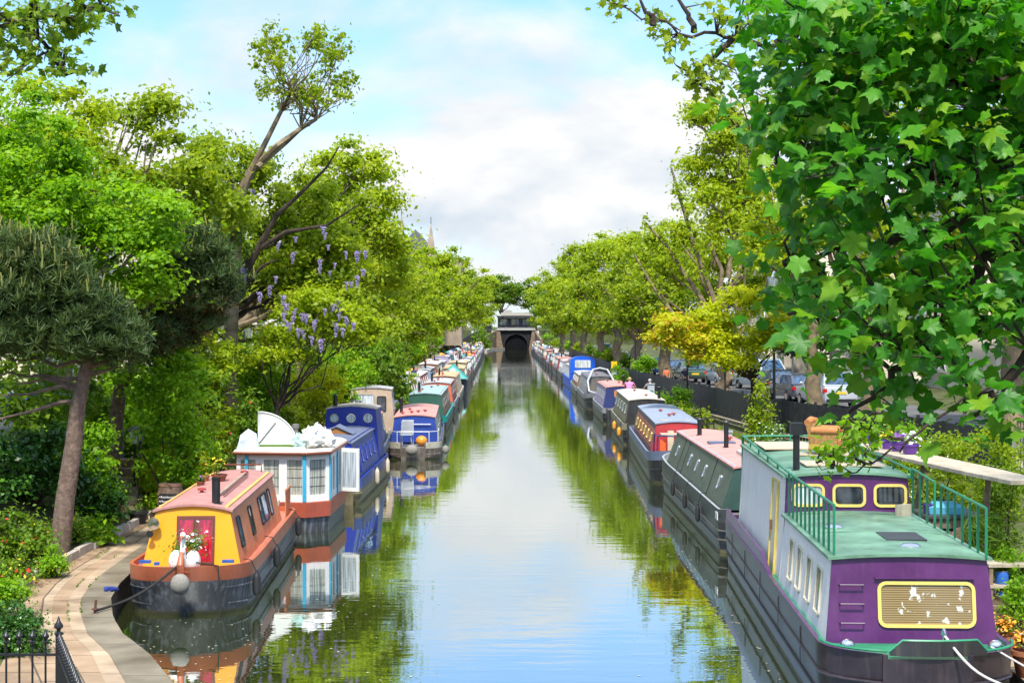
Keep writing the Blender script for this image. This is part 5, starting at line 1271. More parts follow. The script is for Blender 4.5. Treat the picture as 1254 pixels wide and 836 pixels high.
mb.build('trunk', bark_plane, tr, smooth=True)
tw = np.array(tw); CCx = np.concatenate([tw, tw * .8 + (P3(370, 105, 49.2) - B0) * .2]); 
np_mesh('crown', leaf_quads(rs0, CCx, np.full((len(CCx), 3), .24), 3000, .15, .3, .6), 4, lf_plane, tr)
ivy_p = np.array([P3(292, 262, 49.2) - B0, P3(286, 300, 49.2) - B0, P3(289, 280, 49.2) - B0]); np_mesh('ivy', leaf_quads(rs0, ivy_p, np.full((3, 3), .55), 700, .17), 4, lf_mid, tr)
def limbs_vis(pix, Y, r0, r1):
    def f(mb, rs):
        for pts in pix:
            pp = [Vector(P3(a, c, Y)) - Vector(f.base) for a, c in pts]
            mb.tube(pp, [r0 + (r1 - r0) * i / (len(pp) - 1) for i in range(len(pp))], 7)
    return f
ex = limbs_vis([[(262, 400), (270, 375), (300, 350), (322, 325), (340, 318)], [(292, 352), (318, 300), (340, 262), (365, 240), (400, 205), (415, 180)], [(285, 362), (305, 312), (350, 284), (400, 276), (440, 250)], [(270, 375), (262, 330), (268, 290), (258, 240)]], 50.2, .13, .02)
ex.base = (-11.2, 53, gz(-11.2, 53))
T('lime_tree', 'broad yellow green tree with wisteria behind the white houseboat', -11.2, 53, [(-8.6, 53, 7.8, 2.8, 2.4, 2.6), (-6.4, 53, 8.3, 2.0, 2, 2.2), (-9.5, 52, 10.0, 1.6, 1.6, 1.6), (-6.2, 52, 6.2, 1.7, 1.5, 1.3)], lf_plane, 27000, .17, bark_dark, trunk_r=.34, seed=8, cl=(.45, .9), k_clump=70, nlimb=26, extra=ex, group=GL)
T('plane_tree', 'tall yellow green plane tree above the blue sterned narrowboat', -11.3, 63, [(-7.2, 63, 9.6, 2.7, 2.6, 2.9), (-5.7, 63, 7.6, 1.8, 2, 2.2), (-8.6, 63, 6.5, 2.6, 2.4, 2.4), (-6.4, 62.5, 11.9, 1.0, 1, .7)], lf_lime, 27000, .19, None, trunk_r=.4, seed=9, cl=(.5, 1.0), k_clump=66, nlimb=24, group=GL)
lrow = [(78, -8.3, 7.8, 3.3, 3.5, lf_plane, 'lime green plane tree next beyond the tall one on the left bank', 1), (95, -9.2, 8.1, 3.7, 3.9, lf_lime, 'yellow green plane tree before the church spires on the left bank', 2), (116, -9.0, 7.5, 3.9, 3.5, lf_plane, 'rounded plane tree on the left bank below the church spires', 3), (140, -9.3, 7.8, 4.2, 3.9, lf_lime, 'yellowish plane tree beyond the church spires on the left bank', 4), (168, -8.6, 8.8, 4.4, 5.0, lf_lime, 'tall plane tree fourth from the tunnel on the left bank', 5), (198, -7.7, 9.2, 4.8, 5.6, lf_plane, 'plane tree third from the tunnel on the left bank', 6), (234, -7.0, 9.6, 5.4, 6.2, lf_lime, 'broad plane tree second from the tunnel on the left bank', 7), (276, -8.8, 9.6, 5.8, 6.2, lf_plane, 'plane tree beside the curved parapet nearest the tunnel on the left', 8)]
for Y, x, z, r, rz, lf, lab, sd in lrow:
    T('plane_tree', lab, x - 2.6, Y, [(x, Y, z, r, r, rz), (x + 1.0, Y - 1, z - 2.4, r * .72, r * .7, rz * .55), (x - .5, Y, z + rz * .65, r * .5, r * .5, rz * .4)], lf, 15000 if Y < 120 else 10000, .24 if Y < 120 else .34, None, trunk_r=.42, seed=20 + sd, cl=(.6, 1.15), k_clump=48, group=GL)
# --- beyond the tunnel
for i, (x, Y, z, r) in enumerate([(-26, 400, 13, 9), (-12, 385, 14, 7), (-2.5, 392, 13.5, 6), (6, 398, 12.5, 6.5), (17, 390, 13, 8), (32, 385, 13, 10)]):
    T('plane_tree', f'distant dull green tree beyond the tunnel cafe, {["leftmost", "second from the left", "third from the left", "third from the right", "second from the right", "rightmost"][i]} of six', x, Y, [(x, Y, z, r, r, r * .8)], lf_mid, 6500, .55, None, trunk_r=.5, seed=60 + i, cl=(1, 1.9), k_clump=34, group='trees beyond the tunnel')
T('lime_tree', 'round green tree hugging the left side of the tunnel cafe', -7.5, 349, [(-7.2, 349, 9.5, 4.2, 3.5, 4.6), (-6.6, 348, 5.4, 2.6, 2, 1.6)], lf_plane, 6000, .4, None, trunk_r=.3, seed=67, cl=(.7, 1.2), k_clump=34)
T('lime_tree', 'round green tree hugging the right side of the tunnel cafe', 10.4, 347, [(9.6, 347, 9.2, 4.6, 3.5, 4.8), (8.6, 346, 5.2, 3, 2, 1.8)], lf_mid, 6000, .4, None, trunk_r=.3, seed=68, cl=(.7, 1.2), k_clump=34)
# --- right bank row
rrow = [(104, 10.0, 7.8, 3.7, 4.0, lf_plane, 'yellow green plane tree just beyond the lopped one on the right', 1), (122, 9.5, 8.2, 4.1, 4.6, lf_lime, 'plane tree with two stems behind the black boarded fence', 2), (140, 9.2, 8.7, 4.4, 5.0, lf_plane, 'leafy plane tree above the royal blue canopy boat', 3), (160, 8.9, 9.0, 4.7, 5.4, lf_lime, 'plane tree fifth from the tunnel on the right bank', 4), (184, 8.3, 9.4, 4.9, 5.7, lf_lime, 'plane tree fourth from the tunnel on the right bank', 5), (210, 8.0, 9.6, 5.3, 6.0, lf_plane, 'plane tree third from the tunnel on the right bank', 6), (242, 7.6, 9.6, 5.6, 6.2, lf_lime, 'plane tree second from the tunnel on the right bank', 7), (278, 8.8, 9.2, 6.0, 6.0, lf_mid, 'darker plane tree nearest the tunnel on the right bank', 8)]
for Y, x, z, r, rz, lf, lab, sd in rrow:
    T('plane_tree', lab, x + .3, Y, [(x, Y, z, r, r, rz), (x - .8, Y, z - rz * .55, r * .85, r * .8, rz * .45), (x + 2.5, Y + 2, z - rz * .75, r * .7, r * .7, rz * .4), (x + .3, Y, z + rz * .65, r * .5, r * .5, rz * .4)], lf, 15000 if Y < 130 else 10000, .25 if Y < 130 else .35, None, trunk_r=.5, fork=.5, seed=40 + sd, cl=(.6, 1.15), k_clump=48, group=GR, lower=.55)
# lopped plane with bare limbs
ex2 = limbs_vis([[(888, 420), (872, 360), (850, 300), (832, 240), (822, 205)], [(878, 395), (845, 345), (815, 300), (790, 272)], [(862, 410), (830, 392), (800, 352), (777, 312)], [(880, 375), (884, 330), (866, 295), (872, 258)], [(880, 375), (905, 335), (912, 290), (918, 262)], [(892, 340), (896, 290), (893, 240)]], 86.5, .17, .06)
ex2.base = (12.0, 88, gz(12, 88))
lop = T('plane_tree', 'lopped plane tree with bare sawn limbs above the yellow maple', 12.0, 88, [(12.4, 90, 10.6, 3.4, 2.2, 3.4), (9.5, 90, 8.8, 2.2, 2, 2.4), (13.5, 91, 7.5, 3, 2, 2.5)], lf_lime, 17000, .22, None, trunk_r=.46, fork=.3, seed=71, cl=(.5, .95), k_clump=44, extra=ex2, nlimb=10, group=GR)
_rs = np.random.RandomState(404); _q = []
for pts in [[(872, 360), (850, 300), (832, 240), (822, 205)], [(845, 345), (815, 300), (790, 272)], [(830, 392), (800, 352), (777, 312)], [(884, 330), (866, 295), (872, 258)], [(905, 335), (912, 290), (918, 262)], [(896, 290), (893, 240)]]:
    for (a0, c0), (a1, c1) in zip(pts[:-1], pts[1:]):
        for _k in range(9):
            t_ = _rs.random(); _q.append(np.array(at(a0 + (a1 - a0) * t_ + _rs.normal() * 8, c0 + (c1 - c0) * t_ + _rs.normal() * 8, 86.3 + _rs.normal() * .4)) - np.array(lop.location))
_q = np.array(_q); np_mesh('side_shoots', leaf_quads(_rs, _q, np.full((len(_q), 3), .3), 2600, .2), 4, lf_lime, lop)
T('plane_tree', 'tall airy plane tree rising above the lopped one on the right', 13.2, 68, [(10.0, 68, 12.3, 2.4, 2.2, 3.6), (11.8, 68, 9.5, 2.4, 2.2, 3), (8.7, 68, 14.6, 1.3, 1.3, 1.5), (8.8, 67, 10, 1.2, 1.2, 1.4)], lf_lime, 16000, .19, None, trunk_r=.38, seed=72, cl=(.4, .9), k_clump=56, group=GR, nlimb=24)
T('plane_tree', 'yellow green plane tree behind the dark sycamore leaves', 13.2, 57, [(11.0, 56, 9.5, 2.6, 2.2, 3.2), (9.3, 55, 8.2, 1.6, 1.6, 2), (13.2, 57, 13, 3.2, 2.6, 3), (12.5, 56, 6.3, 2.2, 2, 1.4)], lf_lime, 19000, .17, None, trunk_r=.48, seed=73, cl=(.45, .9), k_clump=60, group=GR, nlimb=20)
T('plane_tree', 'large plane tree mostly hidden behind the dark sycamore at the right edge', 19.5, 60, [(17, 58, 9.5, 4, 3, 4.5), (20, 60, 13, 4.5, 3, 4)], lf_plane, 14000, .24, None, trunk_r=.5, seed=74, cl=(.6, 1.1), k_clump=50, group=GR)
T('acer_tree', 'bright yellow maple with orange tinted sprays hanging over the black fence', 9.3, 60, [(7.3, 59, 4.7, 2.1, 1.7, 1.0), (8.9, 59, 5.3, 1.9, 1.7, 1.5), (8.2, 58.5, 4.0, 1.6, 1.3, .6), (6.0, 59, 4.6, 1.2, 1.2, .9), (9.9, 58, 4.6, 1.2, 1.2, .8)], lf_acer, 19000, .15, bark_dark, trunk_r=.13, fork=.6, seed=75, cl=(.3, .6), k_clump=56, up=1.0, leaf2=(lf_orange, .16, .28), nlimb=20, lower=.8)
for i, (x, Y, lab) in enumerate([(8.6, 76, 'slender sapling behind the fence left of the yellow maple'), (9.6, 70, 'slender leafy sapling standing behind the olive narrowboat')]):
    T('sapling', lab, x, Y, [(x, Y, 4.3, .9, .9, 1.1), (x + .4, Y, 3.4, .6, .6, .6)], lf_bright, 1300, .13, bark_dark, trunk_r=.07, fork=.75, seed=80 + i, cl=(.25, .5), k_clump=16)
T('holly_tree', 'dark evergreen across the road behind the parked pale van', 19.5, 100, [(19.5, 100, 4.6, 3.2, 2.4, 2.8), (23, 103, 5, 3, 2.4, 3)], lf_ivy, 8000, .28, bark_dark, trunk_r=.2, seed=84, k_clump=26)
for i, (x, Y, lab) in enumerate([(18, 135, 'green street tree across the road on the right, nearest of two'), (17, 175, 'green street tree across the road on the right, farther of two')]):
    T('plane_tree', lab, x, Y, [(x, Y, 9, 4.5, 4, 5)], lf_mid, 8000, .34, None, trunk_r=.35, seed=86 + i, cl=(.7, 1.2), k_clump=36)
# --- pines: tufts of needles
def needles(rs, c, n_t, per, ln, upw=.6):
    d = unit(rs.normal(size=(n_t, per, 3)) + np.array([0, 0, upw * 2]))
    b = np.repeat(c[:, None, :], per, 1); side = unit(np.cross(d, rs.normal(size=(n_t, per, 3)))) * .011
    tip = b + d * ln * (.7 + .5 * rs.random((n_t, per, 1)))
    return np.stack([b - side, b + side, tip + side * .5, tip - side * .5], 2).reshape(-1, 4, 3)
def pine(label, base, trunk, blobs, seed, n_t, boughs, brown=0, tr0=.2, cands=620):
    rs = np.random.RandomState(seed); b0 = np.array(base)
    root = thing('pine_tree', label, 'tree', base)
    mb = MB(); pts = [Vector(np.array(p) - b0) for p in trunk]; mb.tube(pts, [tr0 * (1.25 - .7 * i / (len(pts) - 1)) for i in range(len(pts))], 12)
    for a, e_ in boughs: limb(mb, rs, np.array(a) - b0, np.array(e_) - b0, .055, .015, 5, .08, 6)
    CC = []; RR = []
    for c, r, k in blobs: a, b = clumps_in(rs, np.array(c) - b0, r, k, .28, .5, flat=.7, lower=.8); CC.append(a); RR.append(b)
    CC = np.concatenate(CC); RR = np.concatenate(RR)
    for j in rs.permutation(len(CC))[:40]: limb(mb, rs, np.array(pts[-2]) + (np.array(pts[-1]) - np.array(pts[-2])) * rs.random(), CC[j], .045, .012, 4, .1, 5)
    mb.build('trunk', bark_pine, root, smooth=True)
    i = rs.choice(len(CC), n_t); d = unit(rs.normal(size=(n_t, 3))); p = CC[i] + d * RR[i] * (.3 + .55 * np.abs(rs.normal(size=(n_t, 1))))
    np_mesh('crown', needles(rs, p, n_t, 14, .2), 4, lf_pine, root)
    if brown: q = p[p[:, 2] < np.quantile(p[:, 2], .45)][:brown]; np_mesh('dead_needles', needles(rs, q + rs.normal(size=q.shape) * .05, len(q), 10, .13, -.1), 4, lf_brown, root)
    top = p[p[:, 2] > np.quantile(p[:, 2], .55)][:cands]; k = len(top)
    dd = unit(rs.normal(size=(k, 3)) * .15 + np.array([0, 0, 1])); sd_ = unit(np.cross(dd, rs.normal(size=(k, 3)))) * .02
    o_ = top; t_ = top + dd * (.2 + .16 * rs.random((k, 1)))
    np_mesh('new_shoots', np.concatenate([np.stack([o_ - sd_, o_ + sd_, t_ + sd_ * .6, t_ - sd_ * .6], 1), np.stack([o_ - np.cross(sd_, dd), o_ + np.cross(sd_, dd), t_ + np.cross(sd_, dd) * .6, t_ - np.cross(sd_, dd) * .6], 1)]), 4, lf_pine_tip, root)
    return root
Yp = 30.7
pine('front pine with a slender curved trunk rooted beside the towpath', tuple(at(72, 676, Yp)), [at(72, 680, Yp), at(80, 610, Yp), at(90, 545, Yp), at(95, 500, Yp), at(103, 460, Yp), at(115, 420, Yp), at(112, 380, Yp)],
     [(at(45, 345, Yp - .2), (1.35, 1.0, .85), 60), (at(-20, 335, Yp), (1.2, 1, .95), 44), (at(112, 400, Yp - .2), (.9, .9, .7), 40), (at(30, 405, Yp - .2), (1.35, 1, .6), 46), (at(138, 425, Yp), (.5, .6, .4), 16)], 31, 5200,
     [(at(98, 490, Yp), at(-20, 520, Yp - .3)), (at(100, 478, Yp), at(0, 485, Yp)), (at(102, 470, Yp), at(20, 470, Yp)), (at(104, 462, Yp), at(-10, 465, Yp + .3)), (at(108, 448, Yp), at(10, 440, Yp)), (at(110, 450, Yp), at(165, 432, Yp)), (at(107, 462, Yp), at(150, 450, Yp))], tr0=.17)
Yq = 37
pine('second darker pine with brown needles between the maple and the wisteria', tuple(Vector((-9.9, Yq + 1, gz(-9.9, Yq + 1)))), [(-9.9, Yq + 1, .8), (-9.5, Yq + .6, 3.5), (-8.5, Yq, 5), (-8.2, Yq, 6.5)],
     [(at(205, 305, Yq), (.9, .8, 1.0), 40), (at(245, 330, Yq), (.75, .8, .9), 30), (at(205, 390, Yq), (1.1, .9, .75), 40), (at(190, 420, Yq), (.9, .8, .45), 20), (at(265, 365, Yq), (.4, .5, .5), 12)], 33, 3400, [], brown=900, tr0=.16, cands=140)
# --- hedges and shrubs ---------------------------------------------------------------------------
sh_n = [0]
def S(label, px, py, Y, rx, rz, leaf, n, size, name='shrub', cat='shrub', group=None, ry=None, flowers=None, cl=(.2, .42), k=None, gx=None, **kw):
    c = at(px, py, Y); g = gz(c.x, Y); sh_n[0] += 1
    h = c.z - g; parts = [((0, 0, h), (rx, ry or rx * .9, rz))]
    if h - rz > .25:
        parts.append(((0, 0, h * .45), (rx * .85, (ry or rx) * .8, h * .45)))
    return shrub(name, label, cat, (c.x, Y, g), parts, leaf, n, size, seed=100 + sh_n[0], group=group, k=k or int(16 + 12 * rx), cl=cl, flowers=flowers, **kw)
S('dark ivy hedge behind the trunk of the front pine', 45, 575, 33, 1.25, 1.0, lf_ivy, 11000, .11, 'ivy_hedge', 'hedge', k=50)
S('dark ivy hedge running out of the left edge below the parked cars', -25, 590, 31.5, 1.0, 1.05, lf_ivy, 6000, .11, 'ivy_hedge', 'hedge', k=34)
S('bright green hedge right of the front pine trunk', 112, 560, 35, .75, .85, lf_bright, 6500, .10, k=34)
S('leafy rose bush with red blooms in the left flower bed', 18, 660, 28.6, .6, .5, lf_mid, 3200, .085, flowers=[(fl_red, 26, .10)])
S('glossy laurel bush beside the wooden steps', 128, 610, 34.5, .55, .55, lf_ivy, 3600, .09, k=26)
S('low round green bush next to the front pine trunk', 62, 688, 28.2, .32, .28, lf_bright, 2600, .055, cl=(.1, .2))
S('broad leaved plant at the kerb right of the front pine trunk', 115, 655, 32.3, .42, .25, lf_bright, 1500, .15, 'plant', 'plant')
S('yellow flowered plant at the foot of the front pine', 82, 650, 31.5, .3, .25, lf_mid, 1100, .08, 'plant', 'plant', flowers=[(fl_yel, 60, .06)])
S('yellow and red primulas at the front of the left flower bed', 14, 705, 27.2, .42, .2, lf_mid, 1500, .07, 'flower_clump', 'flowers', flowers=[(fl_yel, 80, .06), (fl_red, 45, .08)])
S('yellow flowers between the box hedge and the round bush', 50, 662, 29.3, .3, .25, lf_mid, 1200, .07, 'flower_clump', 'flowers', flowers=[(fl_yel, 70, .06), (fl_org, 40, .06)])
S('clipped dark box hedge behind the spear railing', 10, 772, 21.6, .5, .42, lf_ivy, 8000, .05, 'box_hedge', 'hedge', cl=(.14, .26), k=40, flowers=[(fl_yel, 14, .07)])
S('paler box hedge above the dark one at the left edge', -2, 728, 24.2, .45, .4, lf_bright, 4500, .06, 'box_hedge', 'hedge', cl=(.14, .26), k=30)
S('yellow green climbing vine beside the barrel', 186, 592, 38.2, .32, .85, lf_acer, 2600, .13, 'climbing_vine', 'climber', k=30, droop=.6)
S('large green climber arched over the wooden steps', 175, 500, 40.5, 1.25, .95, lf_bright, 10000, .12, 'climbing_vine', 'climber', k=60, flowers=[(fl_yel, 10, .16)])
S('dense green climber left of the arch', 130, 490, 41, .8, .7, lf_bright, 4500, .12, 'climbing_vine', 'climber', k=30)
S('tangled green climber over the iron fence by the barrel', 232, 545, 42, .9, .95, lf_bright, 6500, .12, 'climbing_vine', 'climber', k=44)
S('pale fluffy shrub below the second pine', 255, 440, 47, 1.1, 1.0, lf_lime, 6500, .13, k=40)
S('mid green shrub above the iron fence', 225, 470, 46, 1.3, .9, lf_mid, 7000, .14, k=40)
S('rose bush with scarlet blooms behind the white houseboat', 318, 465, 50, 1.0, 1.0, lf_bright, 6500, .12, 'rose_bush', 'shrub', k=40, flowers=[(fl_red, 34, .15), (fl_pink, 16, .13)])
S('rose climber with red blooms left of the fan screen', 300, 510, 45, .55, .9, lf_mid, 3200, .11, 'rose_bush', 'shrub', k=26, flowers=[(fl_red, 22, .12)])
S('bright yellow green bush behind the fan screen', 388, 478, 57, 1.2, 1.0, lf_acer, 6500, .14, k=40)
S('pale leafy bush above the deep blue boat', 350, 520, 52, .8, 1.1, lf_plane, 4200, .13, k=30, flowers=[(fl_pink, 14, .1)])
S('yellow green bush right of the scarlet rose bush', 430, 455, 62, 1.2, 1.2, lf_bright, 5600, .15, k=40)
S('dark green bush behind the grey wheelhouse cruiser', 470, 450, 72, 1.3, 1.5, lf_mid, 5200, .17, k=36)
S('pale flowering bush beside the yellow tarpaulin boat', 492, 465, 78, .8, .7, lf_plane, 2600, .14, flowers=[(fl_pink, 60, .12)])
lb = [(88, 'yellowish'), (98, 'mid green'), (108, 'bright green'), (120, 'yellowish'), (134, 'mid green'), (150, 'bright green'), (168, 'yellowish'), (188, 'mid green'), (210, 'bright green'), (236, 'yellowish'), (262, 'mid green')]
lfm = {'yellowish': lf_lime, 'mid green': lf_mid, 'bright green': lf_bright}
for i, (Y, cn) in enumerate(lb):
    x = ql(Y) - 2.3; px = CX + F_PX * x / Y; py = HY + F_PX * (CAM_H - 2.6) / Y
    S(f'{cn} bush on the left bank under plane trees, {["nearest", "second", "third", "fourth", "fifth", "sixth", "seventh", "eighth", "ninth", "tenth", "last"][i]} of eleven', px, py, Y, 1.9, 1.8, lfm[cn], 3600, .26, k=30, cl=(.4, .8), group='bushes under the plane trees', ry=3.0)
# hedge along the left road so nothing shows bare behind the gardens
for i, Y in enumerate((38, 48, 58, 70, 84)):
    S(f'tall hedge along the left road, {["first", "second", "third", "fourth", "fifth"][i]} from the camera', CX + F_PX * -11.0 / Y, HY + F_PX * (CAM_H - 3.6) / Y, Y, 1.3, 1.6, lf_mid, 6000, .18, 'hedge', 'hedge', k=44, cl=(.4, .7), ry=5.0, group='hedges along the left road')
S('big bright green climber in front of the second pine', 205, 470, 37.0, 1.2, .95, lf_bright, 9000, .11, 'climbing_vine', 'climber', k=56, ry=.7)
S('fresh green bush above the barrel', 235, 520, 38.6, .7, .75, lf_plane, 4500, .1, 'climbing_vine', 'climber', k=36, ry=.6)
# right bank
S('tall brown stemmed climber growing up the black fence', 932, 505, 55, .42, 1.15, lf_plane, 2200, .13, 'climbing_vine', 'climber', k=34)
S('dark ivy at the foot of the climber on the fence', 938, 555, 53, .55, .6, lf_ivy, 2600, .12, 'ivy', 'climber', k=24)
S('round bright bush on the right bank beside the blue grey boat', 826, 490, 74, .95, .85, lf_bright, 3200, .12, k=26)
S('green reedy bush right of the royal blue boat', 765, 463, 104, .8, 1.2, lf_bright, 2200, .16, k=24)
S('low green plants behind the black bench', 845, 508, 68, 1.0, .4, lf_plane, 2600, .12, 'plant', 'plant')
S('low wild plants along the right bank before the bench', 880, 540, 58, 1.0, .4, lf_plane, 2600, .12, 'plant', 'plant')
S('white flowering bush on the right bank behind the armchair', 945, 538, 45, .5, .55, lf_mid, 2200, .09, flowers=[(fl_wht, 260, .07)])
S('pale blossom bush under the plank shelf', 1150, 560, 38, 1.3, .6, lf_plane, 4200, .1, flowers=[(fl_wht, 120, .06)])
S('feathery green bush at the right edge below the plank', 1222, 600, 28.5, .55, .45, lf_mid, 5000, .085, k=36, aspect=.3)
S('mixed shrubs between the armchair and the plank', 1085, 540, 44, 1.4, .6, lf_bright, 6000, .11, k=44)
S('dusty green shrub behind the plank at the right edge', 1215, 560, 36, 1.2, .7, lf_plane, 4500, .1, k=36)
S('spiky green grass clump by the wicker panels', 1205, 650, 25.5, .3, .3, lf_mid, 900, .3, 'grass_clump', 'plant', aspect=.08, up=.1, cl=(.1, .2))
S('small bright bush at the lower right edge', 1248, 720, 23.2, .3, .3, lf_bright, 1600, .06, cl=(.1, .2))
S('leafy bush by the shelf at the right edge', 1240, 690, 25, .3, .3, lf_bright, 1500, .07, cl=(.1, .2))
for i, Y in enumerate((112, 126, 142, 160, 182, 206, 232, 262, 292, 325)):
    S(f'green bush by the right hand boats, {["first", "second", "third", "fourth", "fifth", "sixth", "seventh", "eighth", "ninth", "last"][i]} of ten going towards the tunnel', CX + F_PX * (qr(Y) + 2.6) / Y, HY + F_PX * (CAM_H - 2.0) / Y, Y, 1.1 if Y < 300 else 2, .9 if Y < 300 else 2.2, [lf_bright, lf_mid, lf_plane][i % 3], 1800, .24, k=20, cl=(.35, .6), group='bushes on the right bank')
# climbers and shrubs hiding the left of the tunnel
S('green bush on the ramp left of the tunnel', 590, 412, 300, 2.2, 2.0, lf_mid, 1500, .4, cl=(.6, 1.0))
# wisteria: a small tree with hanging purple clusters
wr_ = np.random.RandomState(55)
wt = T('wisteria', 'wisteria with hanging purple flower clusters above the deep blue boat', -7.4, 49, [(-6.0, 49, 5.5, 1.5, 1.2, .8), (-7.2, 49, 4.2, 1.4, 1.2, .9), (-5.0, 49, 4.8, 1.0, 1, .7)], lf_lime, 7500, .14, bark_dark, trunk_r=.12, seed=56, cl=(.3, .6), k_clump=36)
wb0 = np.array(wt.location)
proto_r = None
spots = [(375, 385), (385, 392), (398, 378), (352, 372), (362, 378), (408, 372), (415, 385), (372, 408), (382, 412), (365, 402), (425, 392), (347, 362), (300, 335), (296, 328), (392, 318), (402, 300), (410, 322), (330, 350), (437, 308), (355, 395), (420, 402), (318, 358), (445, 330), (290, 260), (302, 225), (340, 300), (362, 290), (398, 285), (430, 345), (408, 392)]
spots = [(a + wr_.normal() * 9 * q, c2 + wr_.normal() * 8 * q) for a, c2 in spots for q in (0, 1)]
for i, (a, c2) in enumerate(spots):
    Y = wr_.uniform(47.1, 48.2) if c2 > 355 else wr_.uniform(49, 50)
    p = np.array(at(a, c2, Y)) - wb0
    if proto_r is None:
        n = 150; tt = wr_.random(n); cc = np.stack([wr_.normal(size=n) * .05 * (1 - tt * .8), wr_.normal(size=n) * .05 * (1 - tt * .8), -tt * .36], 1)
        proto_r = np_mesh('flower_cluster', leaf_quads(wr_, cc, np.full((n, 3), .015), n * 2, .055, .2, .9), 4, fl_wis, wt); o = proto_r
    else: o = proto_r.copy(); C.objects.link(o); o.parent = wt
    o.location = p; o.rotation_euler = (0, 0, wr_.random() * 6); q = .42 + .5 * wr_.random(); o.scale = (q, q, q * (.8 + .5 * wr_.random()))
# ------------------------------------------------------------------ near sycamore (right) and overhanging sprays with real lobed leaves
_h = [(.10, -.05), (.20, -.10), (.30, -.03), (.44, .0), (.38, .12), (.35, .20), (.44, .27), (.50, .40), (.60, .52), (.46, .54), (.36, .60), (.29, .57), (.26, .68), (.15, .74), (.10, .88)]
LOBE = np.array([(0, .3), (0, .02)] + _h + [(0, 1.03)] + [(-x, y) for x, y in _h[::-1]])
LTRI = [(0, i, i + 1 if i < len(LOBE) - 1 else 1) for i in range(1, len(LOBE))]
def lobed(rs, P_, size, out, tilt=.7):
    """leaves at points P_ facing mostly up, tips hanging outwards"""
    n = len(P_)
    nrm = unit(np.array([0, 0, 1.0]) + rs.normal(size=(n, 3)) * tilt + out * .35)
    tip = unit(out + rs.normal(size=(n, 3)) * .6 + np.array([0, 0, -.45])); tip = unit(tip - nrm * (tip * nrm).sum(1, keepdims=True))
    sd = np.cross(tip, nrm)
    s = size * (.4 + .95 * rs.random(n))[:, None, None]
    x = LOBE[None, :, 0:1]; y = LOBE[None, :, 1:2]
    cup = -(.15 + .7 * rs.random(n))[:, None, None] * x ** 2 - (.1 + .6 * rs.random(n))[:, None, None] * np.maximum(0, y - .3) ** 2 + .05 * np.sin(9 * x + 6 * y + 6 * rs.random(n)[:, None, None]) + (rs.normal(size=n) * .18)[:, None, None] * x
    return P_[:, None, :] + s * (sd[:, None, :] * x + tip[:, None, :] * y + nrm[:, None, :] * cup)
def inpoly(x, y, poly):
    r = False; j = len(poly) - 1
    for i in range(len(poly)):
        if (poly[i][1] > y) != (poly[j][1] > y) and x < (poly[j][0] - poly[i][0]) * (y - poly[i][1]) / (poly[j][1] - poly[i][1]) + poly[i][0]: r = not r
        j = i
    return r
def spray_tree(name, label, base, trunk, limbs_px, clusters, leaf, leaf_n, size, seed, bk, tr, lr=.055, spread=.2, light=None):
    rs = np.random.RandomState(seed); b0 = np.array(base); root = thing(name, label, 'tree', base)
    mb = MB(); mb.tube([Vector(np.array(p) - b0) for p in trunk], [tr * (1.2 - .5 * i / (len(trunk) - 1)) for i in range(len(trunk))], 12)
    nodes = []
    for pl in limbs_px:
        q = [np.array(p) - b0 for p in pl]; dense = []
        for a, c in zip(q[:-1], q[1:]):
            for t in np.linspace(0, 1, 5)[:-1]: dense.append(a + (c - a) * t + rs.normal(size=3) * .03)
        dense.append(q[-1]); nodes += dense
        mb.tube([Vector(p) for p in dense], [lr * (1.15 - .95 * i / (len(dense) - 1)) for i in range(len(dense))], 7)
    nodes = np.array(nodes); P_ = []; O_ = []
    for c in clusters:
        c = np.array(c) - b0; d = np.linalg.norm(nodes - c, axis=1); a = nodes[d.argmin()]
        m1 = a + (c - a) * .5 + rs.normal(size=3) * .06 + np.array([0, 0, .05])
        mb.tube([Vector(a), Vector(m1), Vector(c)], [.014, .009, .004], 4)
        dirn = (c - a) / max(1e-6, np.linalg.norm(c - a))
        n = rs.randint(int(leaf_n * .6), int(leaf_n * 1.4)); t = rs.random(n)
        pp = m1 + (c - m1) * t[:, None] + rs.normal(size=(n, 3)) * spread * np.array([1, 1, .55]); P_.append(pp); O_.append(unit(pp - a + dirn * .3))
    mb.build('trunk', bk, root, smooth=True)
    P_ = np.concatenate(P_); O_ = np.concatenate(O_)
    V = lobed(rs, P_, size, O_)
    if light:
        sel = rs.random(len(V)) < light[1]; np_fan('young_leaves', V[sel], LTRI, light[0], root); V = V[~sel]
    np_fan('crown', V, LTRI, leaf, root)
    return root
rs9 = np.random.RandomState(91)
poly = [(945, -60), (955, 40), (945, 95), (955, 140), (985, 175), (975, 215), (985, 262), (970, 300), (995, 335), (965, 372), (990, 405), (1035, 420), (1030, 455), (1060, 490), (1060, 510), (1085, 505), (1110, 490), (1140, 520), (1165, 505), (1200, 528), (1262, 505), (1300, 470), (1300, -60)]
cl = []
while len(cl) < 270:
    x = rs9.uniform(890, 1300); y = rs9.uniform(-60, 555)
    if not inpoly(x, y, poly): continue
    if inpoly(x, y, [(1175, 250), (1254, 225), (1275, 320), (1185, 345)]) and rs9.random() < .8: continue
    if inpoly(x, y, [(1000, 300), (1120, 265), (1260, 215), (1260, 380), (1060, 400)]) and rs9.random() < .62: continue
    if y > 440 and rs9.random() < .45: continue
    cl.append(at(x, y, rs9.uniform(7.9, 10.6)))
for k in range(45): cl.append((rs9.uniform(3.4, 9), rs9.uniform(7.5, 13), rs9.uniform(7.8, 10.5)))
for k in range(30): cl.append((rs9.uniform(4.6, 9.0), rs9.uniform(8, 13), rs9.uniform(5.2, 8)))
L9 = lambda pts, Y: [at(a, c, Y + .12 * i) for i, (a, c) in enumerate(pts)]
